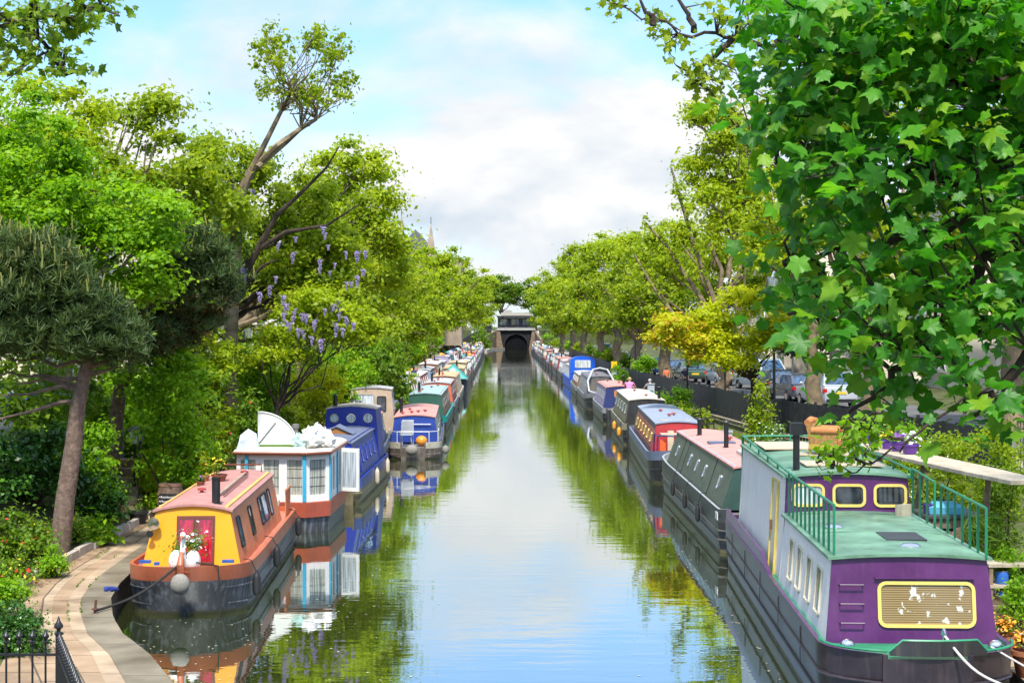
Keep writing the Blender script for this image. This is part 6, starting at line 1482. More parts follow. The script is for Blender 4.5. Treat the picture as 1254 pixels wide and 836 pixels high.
trk = [(6.7, 10.4, .3), (6.6, 10.3, 2.5), (6.3, 10.2, 4.6), (6.1, 10.0, 6.2), (5.9, 9.9, 8.2)]
spray_tree('sycamore_tree', 'near sycamore with large dark green lobed leaves filling the upper right', (6.7, 10.4, .45), trk,
    [[(6.2, 10.1, 5.4)] + L9([(1290, 270), (1220, 312), (1150, 352), (1080, 372), (1010, 398), (965, 385)], 8.9), [(6.1, 10, 6.2)] + L9([(1260, 180), (1180, 215), (1100, 210), (1020, 185), (950, 200)], 9.0), [(6.0, 9.95, 7)] + L9([(1260, 90), (1150, 95), (1050, 70), (950, 50)], 9.0), [(6.25, 10.1, 5)] + L9([(1280, 350), (1200, 400), (1130, 440), (1075, 475), (1040, 505)], 8.6), [(6.3, 10.2, 4.7)] + L9([(1290, 420), (1225, 480), (1180, 515)], 8.4), [(6.1, 10, 6.0)] + L9([(1250, 240), (1130, 290), (1040, 300), (960, 320)], 9.2), [(5.9, 9.9, 8.2), (5, 9.5, 9.2), (3.4, 9, 9.6)], [(5.9, 9.9, 8.2), (7.4, 11, 9.5)], [(6.1, 10, 6.2), (7.6, 11, 7.2)]],
    cl, lf_syc, 22, .108, 92, bark_dark, .3, .05, .18, light=(lf_syc_lt, .26))
# overhanging spray, top left
cl2 = [at(a + rs9.uniform(-10, 10), c + rs9.uniform(-8, 8), rs9.uniform(12.6, 13.8)) for a, c in [(8, 8), (25, 20), (45, 12), (62, 28), (80, 12), (96, 22), (112, 16), (126, 6), (132, 20), (58, 48), (66, 62), (72, 80), (82, 92), (15, 42), (8, 66), (28, 78), (40, 62), (12, 95), (-15, 20), (-20, 60), (-30, 90), (100, 4), (52, 2)] for _ in range(2)]
cl2 += [(rs9.uniform(-8.5, -4.9), rs9.uniform(11.5, 15.5), rs9.uniform(7.4, 9.6)) for _ in range(60)]
spray_tree('plane_tree', 'plane tree spray with pointed leaves hanging into the top left corner', (-10.4, 13.8, 1.0), [(-10.4, 13.8, .8), (-10.2, 13.7, 4), (-9.6, 13.6, 6.5), (-8.8, 13.5, 8)],
    [[(-9.6, 13.6, 6.6)] + [at(a, c, 13.3) for a, c in ((-60, 60), (10, 28), (60, 20), (125, 10))], [(-9.2, 13.6, 7.2)] + [at(a, c, 13.2) for a, c in ((-40, 20), (30, 30), (62, 58), (80, 92))], [(-8.8, 13.5, 8), (-6.5, 13.2, 9)]], cl2, lf_mid, 13, .085, 93, bark_dark, .22, .03, .09)
# thin branch reaching over from the right
cl3 = [at(a + rs9.uniform(-8, 8), c + rs9.uniform(-8, 8), rs9.uniform(19.2, 20.6)) for a, c in [(742, 3), (752, 6), (798, 28), (808, 22), (822, 60), (835, 52), (850, 78), (862, 86), (875, 72), (890, 62), (880, 100), (868, 108), (905, 95), (900, 120), (915, 140), (895, 150), (872, 12), (885, 25), (905, 30), (925, 60), (940, 80), (930, 110), (920, 20), (858, 96), (845, 104), (880, 128), (905, 165), (925, 180), (910, 205)] for _ in range(3)]
cl3 += [(rs9.uniform(3.2, 9), rs9.uniform(18, 24), rs9.uniform(7.5, 11.5)) for _ in range(110)]
spray_tree('ash_tree', 'slender branched tree reaching thin twigs over the water at the top right', (9.6, 22.5, .5), [(9.6, 22.5, .3), (9.4, 22.3, 4), (8.8, 22, 7), (8.0, 21.5, 9)],
    [[(8.8, 22, 7.2)] + [at(a, c, 20) for a, c in ((1060, 80), (980, 62), (900, 45), (850, 40), (800, 28), (745, 2))], [at(900, 45, 20), at(860, 80, 20), at(840, 105, 20)], [at(850, 38, 20), at(840, 10, 20), at(815, -20, 20)], [at(800, 28, 20), at(780, -10, 20)], [(8.4, 21.8, 8)] + [at(a, c, 20.3) for a, c in ((1040, 140), (960, 130), (905, 160))], [(8, 21.5, 9), (6, 21, 10.5)]], cl3, lf_plane, 9, .09, 94, bark_dark, .2, .04, .13)
# small leafy twig hanging in front of the armchair
cl4 = [at(a, c, 13 + rs9.uniform(-.3, .3)) for a, c in [(1005, 555), (1015, 562), (1030, 540), (1045, 548), (1060, 535), (1075, 528), (1050, 515), (1035, 520), (1065, 550), (1020, 548), (1070, 505)] for _ in range(2)]
spray_tree('sapling', 'leafy young maple whose low twig crosses in front of the armchair', (7.0, 14.5, .45), [(7, 14.5, .3), (6.8, 14.4, 2.6), (6.2, 14.2, 4.3)], [[(6.2, 14.2, 4.2)] + [at(a, c, 13.1) for a, c in ((1290, 430), (1180, 490), (1110, 540), (1070, 565), (1030, 575), (1000, 566))], [at(1110, 540, 13.1), at(1050, 520, 13)]], cl4 + [(rs9.uniform(5, 7.6), rs9.uniform(13, 15.5), rs9.uniform(4, 5.6)) for _ in range(26)], lf_bright, 9, .075, 95, bark_dark, .07, .016, .09)

# ------------------------------------------------------------------ buildings
def villa(label, x0, x1, y0, y1, h, face, wall=stucco, roof_m=slate, rows=3, cols=4, gz_=1.5):
    r = thing('villa', label, 'house', ((x0 + x1) / 2, (y0 + y1) / 2, gz_)); cx, cy = (x0 + x1) / 2, (y0 + y1) / 2
    mb = MB(); mb.box((0, 0, h / 2 - .3), (x1 - x0, y1 - y0, h + .6)); mb.build('wall', wall, r)
    MB().box((0, 0, h * .33), (x1 - x0 + .24, y1 - y0 + .24, .2)).build('string_course', wall, r)
    MB().box((0, 0, h + .2), (x1 - x0 + .7, y1 - y0 + .7, .4)).build('cornice', wall, r)
    MB().loft([[Vector((sx * ((x1 - x0) / 2 + .5) * k, sy * ((y1 - y0) / 2 + .5) * k, z)) for sx, sy in ((-1, -1), (1, -1), (1, 1), (-1, 1))] for k, z in ((1, h + .41), (.35, h + 2.8))]).build('roof', roof_m, r)
    for s in (-1, 1): MB().box((0, s * (y1 - y0) * .3, h + 2.6), (.9, 1.6, 2.6)).build('chimney', brick_r, r)
    xf_ = (x0 - cx if face < 0 else x1 - cx)
    for i in range(rows):
        for j in range(cols):
            y = y0 - cy + (y1 - y0) * (j + .5) / cols; z = h * (i + .52) / rows; wh = h / rows * .58
            fo = MB().ring_prism(rrect((xf_, y, z), (0, 1, 0), (0, 0, 1), 1.5, wh + .4, .01, 1), rrect((xf_, y, z), (0, 1, 0), (0, 0, 1), 1.1, wh, .01, 1), (face * .14, 0, 0)).build('window', white_p, r)
            MB().poly_prism(rrect((xf_ + face * .01, y, z), (0, 1, 0), (0, 0, 1), 1.1, wh, .01, 1), (face * .03, 0, 0)).build('pane', g_dark, fo)
    for j in range(cols):       # the end facing the camera
        if j > 1: break
        for i in range(rows):
            x = x0 - cx + (x1 - x0) * (j + .5) / 2; z = h * (i + .52) / rows
            fo = MB().ring_prism(rrect((x, y0 - cy, z), (1, 0, 0), (0, 0, 1), 1.5, h / rows * .58 + .4, .01, 1), rrect((x, y0 - cy, z), (1, 0, 0), (0, 0, 1), 1.1, h / rows * .58, .01, 1), (0, -.14, 0)).build('window', white_p, r)
            MB().poly_prism(rrect((x, y0 - cy - .01, z), (1, 0, 0), (0, 0, 1), 1.1, h / rows * .58, .01, 1), (0, -.03, 0)).build('pane', g_dark, fo)
    for k in (0, 1): MB().lathe((xf_ + face * 1.6, (k - .5) * 3.2, 0), [(.34, 0), (.34, .25), (.26, .3), (.23, 3.0), (.32, 3.1), (.34, 3.3)], 12).build('column', wall, r, smooth=True)
    MB().box((xf_ + face * 1.0, 0, 3.5), (2.0, 4.4, .4)).build('porch', wall, r)
    return r
for i, (y0, y1) in enumerate([(52, 66), (72, 86), (92, 106), (114, 128), (138, 154), (164, 182)]):
    villa(f'cream stucco villa across the road on the right, {["nearest", "second", "third", "fourth", "fifth", "last"][i]} of six', 27, 38, y0, y1, 11, -1)
for i, (y0, y1) in enumerate([(36, 50), (56, 72), (80, 96), (104, 120), (130, 148)]):
    villa(f'cream stucco villa behind the left road, {["nearest", "second", "third", "fourth", "last"][i]} of five', -36, -24.5, y0, y1, 10, 1, gz_=1.9)
# garden wall piers across the road
for i, (px, Y) in enumerate([(966, 106), (978, 104), (1025, 98)]):
    p = at(px, 470, Y); o = thing('gate_pier', f'pale stone gate pier with wide cap across the road, {["left", "middle", "right"][i]} of three', 'gate pier', (p.x, Y, .99))
    MB().box((0, 0, 1.2), (.8, .8, 2.4)).build('shaft', stone, o); MB().loft([[Vector((sx * k, sy * k, z)) for sx, sy in ((-1, -1), (1, -1), (1, 1), (-1, 1))] for k, z in ((.42, 2.4), (.62, 2.55), (.62, 2.8), (.3, 3.0))]).build('cap', stone, o)
# gabled church with spires over the left trees
st_br = paint('stone_brown', (.34, .27, .2), .9, .25, 1, .2)
r = thing('church', 'brown gabled church roof with two slim spires above the left trees', 'church', (-13.5, 225, 2.2))
MB().box((0, 0, 6), (7, 16, 12.4)).build('wall', st_br, r)
MB().poly_prism([(-3.8, -8.2, 12.2), (3.8, -8.2, 12.2), (0, -8.2, 16.4)], (0, 16.4, 0)).build('roof', slate, r)
for x, z in ((-1.9, 18.4), (2.2, 17.2)):
    MB().loft([[Vector((x + k * sx, -8.6 + k * sy, zz)) for sx, sy in ((-1, -1), (1, -1), (1, 1), (-1, 1))] for k, zz in ((.9, 0), (.9, z - 5.2), (.62, z - 4.2), (.02, z))]).build('spire', st_br, r)
    MB().tube([(x, -8.6, z - .1), (x, -8.6, z + .9)], .05, 5).build('finial', iron, r)
MB().box((-3.4, -5, 13.8), (1.4, 1.2, 4.4)).build('chimney', paint('brick_orange', (.45, .2, .1), .9, .2, 2), r)
MB().box((4.2, 3, 6.5), (4, 7, 12.8)).build('annexe', st_br, r)
for x in (-2, 0, 2): MB().poly_prism(rrect((x, -8.02, 8), (1, 0, 0), (0, 0, 1), .9, 3.2, .42), (0, -.06, 0)).build('window', g_dark, r)

# ------------------------------------------------------------------ things on the banks and on the boats
def pot(label, loc, r, h, m, plant=None, fl=None, n=260, sz=.06, spread=1.25, name='flower_pot', cat='flower pot', seed=1, hgt=None, group=None):
    t = thing(name, label, cat, loc, 0, group)
    MB().lathe((0, 0, 0), [(r * .68, 0), (r * .72, .01), (r * .95, h * .8), (r * 1.06, h * .82), (r * 1.06, h), (r * .95, h), (r * .9, h * .86), (.01, h * .85)], 18).build('pot', m, t, smooth=True)
    rs = np.random.RandomState(seed); q = np.array([[0, 0, h + (hgt or r * .55)]]); rr_ = np.array([[r * spread, r * spread, hgt or r * .7]]) * .7
    V = leaf_quads(rs, q, rr_, n, sz, .7); lo = V[:, :, 2].min(1); V[:, :, 2] += np.maximum(0, h * .87 - lo)[:, None]
    np_mesh('foliage', V, 4, plant or lf_bright, t)
    if fl:
        V = leaf_quads(rs, q + np.array([[0, 0, r * .2]]), rr_ * 1.05, fl[1], fl[2], 1.2, .95); lo = V[:, :, 2].min(1); V[:, :, 2] += np.maximum(0, h * .95 - lo)[:, None]
        np_mesh('blossom', V, 4, fl[0], t)
    return t
pot('terracotta pot of orange marigolds right beside the purple bow', (6.78, 21.3, .459), .19, .32, terracotta, lf_mid, (fl_org, 130, .07), seed=1)
pot('larger terracotta pot of yellow orange marigolds at the bottom right corner', (6.72, 20.2, .459), .21, .34, terracotta, lf_mid, (fl_org, 170, .075), seed=2)
# plank shelf with purple pots
pl = thing('plank_shelf', 'long pale plank resting on dark props beside the purple houseboat', 'shelf', (8.0, 29, .45), 0)
A = Vector((7.45, 33.2, 2.45)) - pl.location; Bp = Vector((8.2, 24.6, 2.50)) - pl.location; d = (Bp - A).normalized(); nn = Vector((-d.y, d.x, 0)).normalized()
MB().loft([[A + d * (A - Bp).length * t + nn * s * w_ + Vector((0, 0, dz)) for s, dz in ((-1, 0), (1, 0), (1, .06), (-1, .06))] for t, w_ in ((0, .08), (.06, .28), (.2, .4), (.75, .4), (1, .3))]).build('plank', timber_pale, pl)
for t, tl in ((.12, .1), (.42, .5), (.78, .15)):
    q = A.lerp(Bp, t); MB().tube([q + Vector((.1, 0, 0)), Vector((q.x + .1 - tl, q.y - tl, 0))], .05, 6).build('prop', timber, pl)
for i, (t, fl, lab, rad) in enumerate([(.10, fl_pur, 'small purple pot of purple pansies at the far end of the plank', .11), (.2, fl_yel, 'small purple pot of yellow pansies on the plank', .11), (.27, fl_pur, 'small purple pot of mauve pansies between yellow and white ones on the plank', .12), (.36, fl_wht, 'larger purple pot of white and purple pansies on the plank', .17)]):
    q = A.lerp(Bp, t) + pl.location; pot(lab, (q.x, q.y, q.z + .062), rad, .2, paint('pot_purple', (.10, .03, .26), .4), lf_bright, (fl, 90, .085), n=110, sz=.06, seed=10 + i, group='purple pots on the plank')
# roof flowers, orange boat
def on(boat, x, y, z): return boat.root.matrix_basis @ Vector((x, y, z))
for o in bpy.data.objects: pass
bpy.context.view_layer.update()
p = on(bo, -.12, 5.4, bo.ztop(-.12) - .005); pot('brown pot of yellow and orange flowers on the orange narrowboat roof', p, .16, .15, P('pot_brown', (.2, .06, .03)), lf_mid, (fl_yel, 70, .07), seed=21, hgt=.2)
p = on(bo, -.42, 4.9, bo.ztop(-.42) - .005); pot('small pot of violet flowers on the orange narrowboat roof', p, .09, .1, P('pot_brown', (.2, .06, .03)), lf_mid, (fl_pur, 46, .05), seed=22)
p = on(bo, -.5, 5.9, bo.ztop(-.5) - .005); pot('tall leafy pot plant on the far left of the orange narrowboat roof', p, .11, .14, terracotta, lf_plane, (fl_org, 20, .05), n=200, seed=23, hgt=.3)
# swan planter
p = on(bo, 0, .42, .74); t = thing('swan_planter', 'white swan shaped planter full of white flowers on the orange bow', 'planter', p, bo.root.rotation_euler.z)
for s in (-1, 1): MB().ball((s * .14, 0, .2), .17, 0, 14, 10, (.8, 1.25, 1.15)).build('wing', white_p, t, smooth=True)
MB().tube([(0, -.1, .12), (0, -.22, .3), (0, -.2, .48), (0, -.15, .6), (0, -.2, .68), (0, -.29, .66)], [.09, .06, .045, .04, .05, .025], 10).build('neck', white_p, t, smooth=True)
MB().tube([(0, -.28, .665), (0, -.36, .635)], [.026, .008], 8).build('beak', orangep, t, smooth=True)
rs_s = np.random.RandomState(5); q = np.array([[.1, .05, .5], [-.12, .1, .42], [.2, .1, .48]]); np_mesh('foliage', leaf_quads(rs_s, q, np.full((3, 3), .22), 420, .06), 4, lf_mid, t); np_mesh('blossom', leaf_quads(rs_s, q[[0, 2]] + np.array([0, 0, .06]), np.full((2, 3), .2), 150, .045, 1, .95), 4, fl_wht, t)
# mooring lines
def rope(label, pts, r=.014, m=rope_dk, sag=.1, name='mooring_rope'):
    q = []
    for a, c in zip(pts[:-1], pts[1:]):
        a = Vector(a); c = Vector(c)
        for i in range(9): t = i / 8; q.append(a.lerp(c, t) - Vector((0, 0, sag * math.sin(PI * t))))
    o = MB().tube(q, r, 6).build(name, m, None, smooth=True); props(o, label, 'rope'); return o
rope('dark mooring rope from the orange bow to the towpath pin', [on(bo, -.05, .05, .92), (-6.62, 24.6, .5)], .022, rope_dk, .12)
rope('thin dark line hanging from the orange bow to the water', [on(bo, .1, .3, .95), on(bo, .62, .12, .9), on(bo, .66, .02, .02)], .012, rope_dk, 0)
rope('pale twisted mooring rope from the purple bow to the right bank', [on(bp_, .22, .1, 1.2), on(bp_, .7, -.6, .78), (7.1, 17.6, .5)], .018, paint('rope_pale', (.5, .48, .44), .8), .1)
rope('second pale rope from the purple deck corner to the right bank', [on(bp_, .85, .35, 1.02), (7.2, 18.1, .5)], .014, paint('rope_pale', (.5, .48, .44), .8), .06)
t = thing('mooring_pin', 'rusty mooring pin driven into the quay by the orange bow', 'mooring pin', (-6.62, 24.6, .462)); MB().tube([(0, 0, -.1), (.03, -.03, .22)], .02, 8).build('pin', paint('rust', (.12, .05, .03), .8), t); MB().lathe((.01, -.01, .06), [(.05, 0), (.055, .012), (.05, .024)], 10).build('ring', paint('rust', (.12, .05, .03), .8), t)
t = props(MB().tube([(-6.95, 26.6, .48), (-7.0, 26.7, .5), (-6.9, 26.78, .49), (-6.8, 26.7, .49), (-6.88, 26.6, .5)], .035, 7).build('blue_strap', P('strap_blue', (.02, .04, .22), streak=0), None, smooth=True), 'dark blue strap coiled on the quay beside the orange bow', 'strap')
# barrel with a chalkboard
t = thing('barrel', 'weathered oak barrel with rusty hoops on the towpath behind the orange roof', 'barrel', (-8.05, 36.6, .455))
prof = [(.26, 0), (.30, .2), (.315, .42), (.30, .66), (.26, .86)]
MB().lathe((0, 0, 0), prof, 20).build('staves', paint('oak', (.17, .11, .075), .85, .45, 6, .2, bump=.5, streak=.7), t, smooth=True)
for z in (.05, .25, .58, .80):
    rr_ = float(np.interp(z, [p_[1] for p_ in prof], [p_[0] for p_ in prof])) + .006; MB().lathe((0, 0, z), [(rr_, 0), (rr_ + .004, 0), (rr_ + .004, .045), (rr_, .045)], 20).build('hoop', paint('hoop_rust', (.25, .13, .08), .7, .4, 10), t, smooth=True)
sg = thing('chalkboard_sign', 'small black notice board with white lettering leaning on the barrel', 'sign', (-8.09, 36.24, .70)); sg.rotation_euler = (R(-8), 0, R(-4))
MB().box((.04, 0, .2), (.42, .02, .4)).build('board', iron, sg)
def text(body, size, loc, parent, m, rot=(R(90), 0, 0), align='LEFT', name='lettering'):
    cu = bpy.data.curves.new(name, 'FONT'); cu.body = body; cu.size = size; cu.align_x = align; cu.extrude = .001; cu.materials.append(m)
    tmp = bpy.data.objects.new(name + '_curve', cu); C.objects.link(tmp); dg = bpy.context.evaluated_depsgraph_get()
    me = bpy.data.meshes.new_from_object(tmp.evaluated_get(dg)); bpy.data.objects.remove(tmp)
    o = bpy.data.objects.new(name, me); C.objects.link(o); o.parent = parent; o.location = loc; o.rotation_euler = rot; return o
for i, wd in enumerate(['Residential', 'Moorings', 'Private']):
    text(wd, .075 if i == 0 else .07, (-.13, -.0125, .30 - .1 * i), sg, white_p)
    MB().ball((-.15, -.012, .325 - .1 * i), .012, 0, 8, 6, (1, .3, 1)).build('bullet', white_p, sg)
pot('round black tub with a bare stem by the wooden steps', (-8.62, 35.8, .455), .22, .3, rubber, lf_mid, None, n=60, seed=31)
pot('tall terracotta pot with a small plant left of the black tub', (-9.0, 35.4, .5), .17, .5, terracotta, lf_mid, None, n=160, seed=32)
pot('terracotta pot with red flowers right of the barrel', (-8.0, 39.0, .455), .2, .4, terracotta, lf_bright, (fl_red, 30, .06), n=240, seed=33)
# steps, gate, lantern
t = thing('wooden_steps', 'weathered wooden garden steps climbing between the bushes on the left', 'steps', (-9.35, 37.2, .5))
for k in range(6): MB().box((-.12 * k, .32 * k, .2 * k + .1), (1.0, .32, .2)).build('step', timber, t)
MB().tube([(.45, -.3, 0), (.45, -.3, 1.1), (.2, 1.3, 1.9)], .025, 6).build('handrail', iron, t)
t = thing('garden_gate', 'grey boarded garden gate half hidden in climbers on the left', 'gate', (-10.2, 39.3, 1.0))
for k in range(5): MB().box((-.3 + .15 * k, 0, .75), (.14, .03, 1.4)).build('board', P('gate_grey', (.26, .25, .26)), t)
MB().box((0, -.04, 1.2), (.76, .04, .1)).build('brace', timber, t); MB().box((0, -.04, .4), (.76, .04, .1)).build('brace', timber, t)
p = at(165, 535, 38.0); t = thing('lantern', 'black framed garden lantern with pale glass above the steps', 'lantern', (p.x, p.y, gz(p.x, p.y)))
h = p.z - gz(p.x, p.y); MB().tube([(0, 0, -.1), (0, 0, h - .16)], .03, 8).build('post', iron, t); MB().box((0, 0, h), (.2, .2, .3)).build('glass_box', white_p, t)
for sx in (-1, 1):
    for sy in (-1, 1): MB().box((sx * .11, sy * .11, h), (.025, .025, .34)).build('frame_bar', iron, t)
MB().loft([[Vector((sx * k, sy * k, z)) for sx, sy in ((-1, -1), (1, -1), (1, 1), (-1, 1))] for k, z in ((.17, h + .16), (.04, h + .28))]).build('cap', iron, t)
fence_run('iron_railing', 'black iron garden railing behind the barrel and the white houseboat', [(-8.75, 39.6), (-8.8, 44)], .75, 1.75, False, 'railing')
# kerb stones of the flower bed
for i in range(12):
    y = 25.6 + 1.02 * i; x = ql(y) - wl(y); x2 = ql(y + .96) - wl(y + .96); o = MB().box((0, 0, .07), (.13, .97, .2), rz=math.atan2(-(x2 - x), .96), taper=.93).build('kerb_stone', stone, None, loc=((x + x2) / 2 - .05 + .02 * math.sin(i * 2.3), y + .48, .43 + .02 * math.sin(i * 1.7)))
    props(o, 'worn stone block edging the left flower bed beside the towpath', 'kerb stone', 'stone blocks edging the left flower bed')
# armchair on the purple boat
p = on(bp_, .22, 9.0, 2.715); t = thing('armchair', 'ornate orange upholstered armchair with gilt legs on the purple boat roof', 'armchair', p, R(62)); t.scale = (.74, .74, .76)
uph = paint('upholstery_orange', (.50, .20, .07), .85, .2, 9, .2, bump=.4); uph2 = paint('upholstery_pattern', (.36, .19, .06), .8, .45, 14, .3, bump=.4); gilt = paint('gilt', (.62, .42, .07), .4, .25, 8, .5, metal=.3)
MB().loft([[Vector((x * k, y * k - .02, z)) for x, y in ((-.36, -.34), (.36, -.34), (.36, .34), (-.36, .34))] for k, z in ((1, .2), (1.02, .26), (1.0, .34), (.9, .37))]).build('seat', uph, t, smooth=True)
MB().loft([[Vector((x, y + lean, z)) for x, y in ((-.37, .24), (.37, .24), (.37, .38), (-.37, .38))] for z, lean in ((.2, 0), (.5, .04), (.72, .1))]).build('backrest', uph2, t)
MB().tube([(-.38, .42, .74), (0, .44, .78), (.38, .42, .74)], [.08, .095, .08], 12).build('top_roll', uph, t, smooth=True)
for s in (-1, 1):
    a = MB().box((s * .38, 0, .38), (.11, .66, .30)).build('arm', uph2, t); MB().tube([(s * .39, -.36, .56), (s * .39, .3, .56)], .088, 12).build('arm_roll', uph, a, smooth=True)
    for y in (-.32, .34): MB().tube([(s * .36, y, .2), (s * .40, y * 1.04, .1), (s * .36, y, .0)], [.055, .035, .03], 8).build('leg', gilt, t, smooth=True)
for y, w_ in ((-.36, .74), (.36, .74)): MB().poly_prism([(-w_ / 2, y, .22), (-w_ / 2, y, .12), (-.2, y, .15), (0, y, .10), (.2, y, .15), (w_ / 2, y, .12), (w_ / 2, y, .22)], (0, .03, 0)).build('apron', gilt, t)
for s in (-1, 1): MB().poly_prism([(s * .43, -.36, .24), (s * .43, -.36, .13), (s * .43, 0, .10), (s * .43, .36, .13), (s * .43, .36, .24)], (s * .03, 0, 0)).build('apron', gilt, t)
# bags and clutter on the white houseboat
plas = paint('plastic_white', (.74, .74, .72), .35, .1, 6, .5, bump=.6, bscale=20)
for i, (x, y, r_, lab) in enumerate([(.62, .75, .26, 'large white plastic bag at the front right of the houseboat roof'), (.98, 1.05, .22, 'crumpled white bag at the right rim of the houseboat roof'), (.72, 1.5, .25, 'white plastic bag behind the front one on the houseboat roof'), (.36, .6, .18, 'small pale teal tinted bag left of the white bags on the houseboat roof')]):
    rs_b = np.random.RandomState(200 + i); mb = MB(); mb.ball((0, 0, r_ * .85), r_, 0, 16, 12)
    for k, (a, c2, e_) in enumerate(mb.v): n_ = 1 + .22 * math.sin(a * 31 + i) * math.cos(c2 * 27) + .14 * rs_b.normal(); mb.v[k] = (a * n_, c2 * n_, max(0, e_ * (1 + .1 * rs_b.normal())))
    o = mb.build('plastic_bag', plas if i < 3 else paint('plastic_teal', (.45, .66, .62), .35, .2, 6, bump=.6), None, loc=Vector(wroot.location) + Vector((x, y, 2.005))); props(o, lab, 'bag')
mb = MB(); mb.loft([[Vector((x, y, z)) for x, z in ((-.26, 0), (.26, 0), (.2, hh), (0, hh * 1.35), (-.2, hh * .9))] for y, hh in ((-.2, .2), (0, .36), (.2, .22))]); props(mb.build('plastic_sheet', paint('sheet_pale_blue', (.6, .68, .74), .3, .15, 6, bump=.6), None, loc=Vector(wroot.location) + Vector((-.88, .55, 2.005))), 'pale blue plastic sheeting heaped on the left of the houseboat roof', 'sheeting')
# deck of the blue sterned boat
def folding_chair(label, x, y, rz, m):
    p = on(bs, x, y, .46); t = thing('folding_chair', label, 'chair', p, rz, 'folding chairs on the stern deck')
    MB().box((0, 0, .44), (.44, .42, .035)).build('seat', m, t); MB().box((0, .22, .72), (.44, .035, .5), rx=R(-10)).build('backrest', m, t)
    for sx in (-1, 1):
        MB().tube([(sx * .21, -.2, 0), (sx * .21, .26, .9)], .013, 6).build('leg', chrome, t); MB().tube([(sx * .21, .24, 0), (sx * .21, -.18, .46)], .013, 6).build('leg', chrome, t)
folding_chair('pale grey folding chair nearest the rail on the blue sterned boat', -.3, .8, PI + .25, P('chair_grey', (.5, .52, .56), streak=0))
folding_chair('white folding chair against the blue bulkhead of the pink roofed boat', -.25, 1.5, PI + .1, P('chair_white', (.62, .64, .68), streak=0))
o = MB().ball((0, 0, .2), .2, 0, 16, 12, (1.1, 1.1, 1)).build('orange_buoy', P('buoy_orange', (.8, .28, .02), streak=0), None, smooth=True, loc=on(bs, .3, .75, .46)); props(o, 'round orange buoy on the stern deck beside the folding chairs', 'buoy')
# right bank furniture
t = thing('garden_bench', 'ornate black metal bench on the right bank above the pink roof', 'bench', (8.15, 65.5, .46), R(70)); bw_ = 1.35
for k in range(6): MB().box((0, -.22 + .09 * k, .44), (bw_, .06, .025)).build('seat_slat', iron, t)
for k in range(4): MB().box((0, .30 + .02 * k, .56 + .11 * k), (bw_, .025, .06)).build('back_slat', iron, t)
for s in (-1, 1):
    MB().tube([(s * bw_ / 2, -.25, 0), (s * bw_ / 2, -.22, .44), (s * bw_ / 2, -.25, .66), (s * bw_ / 2, .2, .66)], .025, 6).build('arm', iron, t); MB().tube([(s * bw_ / 2, .34, 0), (s * bw_ / 2, .24, .44), (s * bw_ / 2, .38, .95)], .025, 6).build('leg', iron, t)
for i, (px, Y, hh, lab) in enumerate([(889, 50, 1.15, 'pale grey service bollard beside the pink roofed green narrowboat'), (797, 82, 1.5, 'tall pale grey service post in front of the person in grey'), (752, 112, 1.35, 'grey service post carrying a yellow box by the black fence')]):
    x = (px - CX) * Y / F_PX; t = thing('service_bollard', lab, 'bollard', (x, Y, .45)); MB().box((0, 0, hh / 2), (.36, .3, hh)).build('cabinet', P('bollard_grey', (.42, .46, .5)), t); MB().box((0, 0, hh + .03), (.42, .36, .06)).build('cap', P('bollard_cap', (.3, .33, .36)), t)
    MB().box((0, -.155, hh * .7), (.22, .02, .3)).build('panel', slateb, t)
    if i == 2: MB().box((0, -.02, hh + .45), (.42, .3, .5)).build('yellow_box', yelp, t); MB().tube([(0, 0, hh), (0, 0, hh + .25)], .04, 6).build('stem', iron, t)
t = thing('service_bollard', 'pale blue grey service post behind the grey wheelhouse cruiser', 'bollard', (-6.9, 63.5, .45)); MB().box((0, 0, 1.1), (.34, .3, 2.2)).build('cabinet', P('bollard_blue', (.45, .52, .6)), t); MB().box((0, 0, 2.23), (.4, .36, .06)).build('cap', slateb, t)
# wooden cabinet by the ivy, crate, wicker screens, shelves with tins
t = thing('wooden_cabinet', 'narrow pale wooden cabinet beside the climber on the fence', 'cabinet', (9.0, 56, .5)); MB().box((0, 0, .75), (.5, .5, 1.5)).build('frame', timber_pale, t)
for k in range(3): MB().box((-.13 + .13 * k, -.26, .75), (.1, .02, 1.2)).build('slat', P('slat_orange', (.5, .28, .1)), t)
t = thing('slatted_crate', 'large slatted wooden crate behind the second green rail', 'crate', (7.75, 27.6, .455))
for z in range(6): MB().box((0, 0, .1 + .2 * z), (.95, 1.0, .15)).build('slat', timber, t)
MB().box((0, 0, 1.22), (1.05, 1.1, .05)).build('lid', P('lid_dark', (.07, .06, .06)), t)
mb = MB(); mb.loft([[Vector((x * k, y * k, z)) for x, y in ((-.3, -.2), (.3, -.25), (.34, .2), (-.28, .22))] for k, z in ((1, 0), (1.05, .12), (.6, .2))]); props(mb.build('blue_sheet', P('sheet_blue', (.12, .42, .62), streak=0), None, loc=(7.65, 27.5, 1.705)), 'crumpled light blue plastic sheet on the slatted crate', 'sheet')
pot('little purple pot beside the blue sheet on the slatted crate', (7.35, 27.4, 1.70), .1, .18, paint('pot_purple', (.10, .03, .26), .4), lf_mid, None, n=30, seed=41)
wick = paint('wicker', (.25, .14, .1), .85, .4, 9, .2, bump=.8, bscale=50, streak=.5)
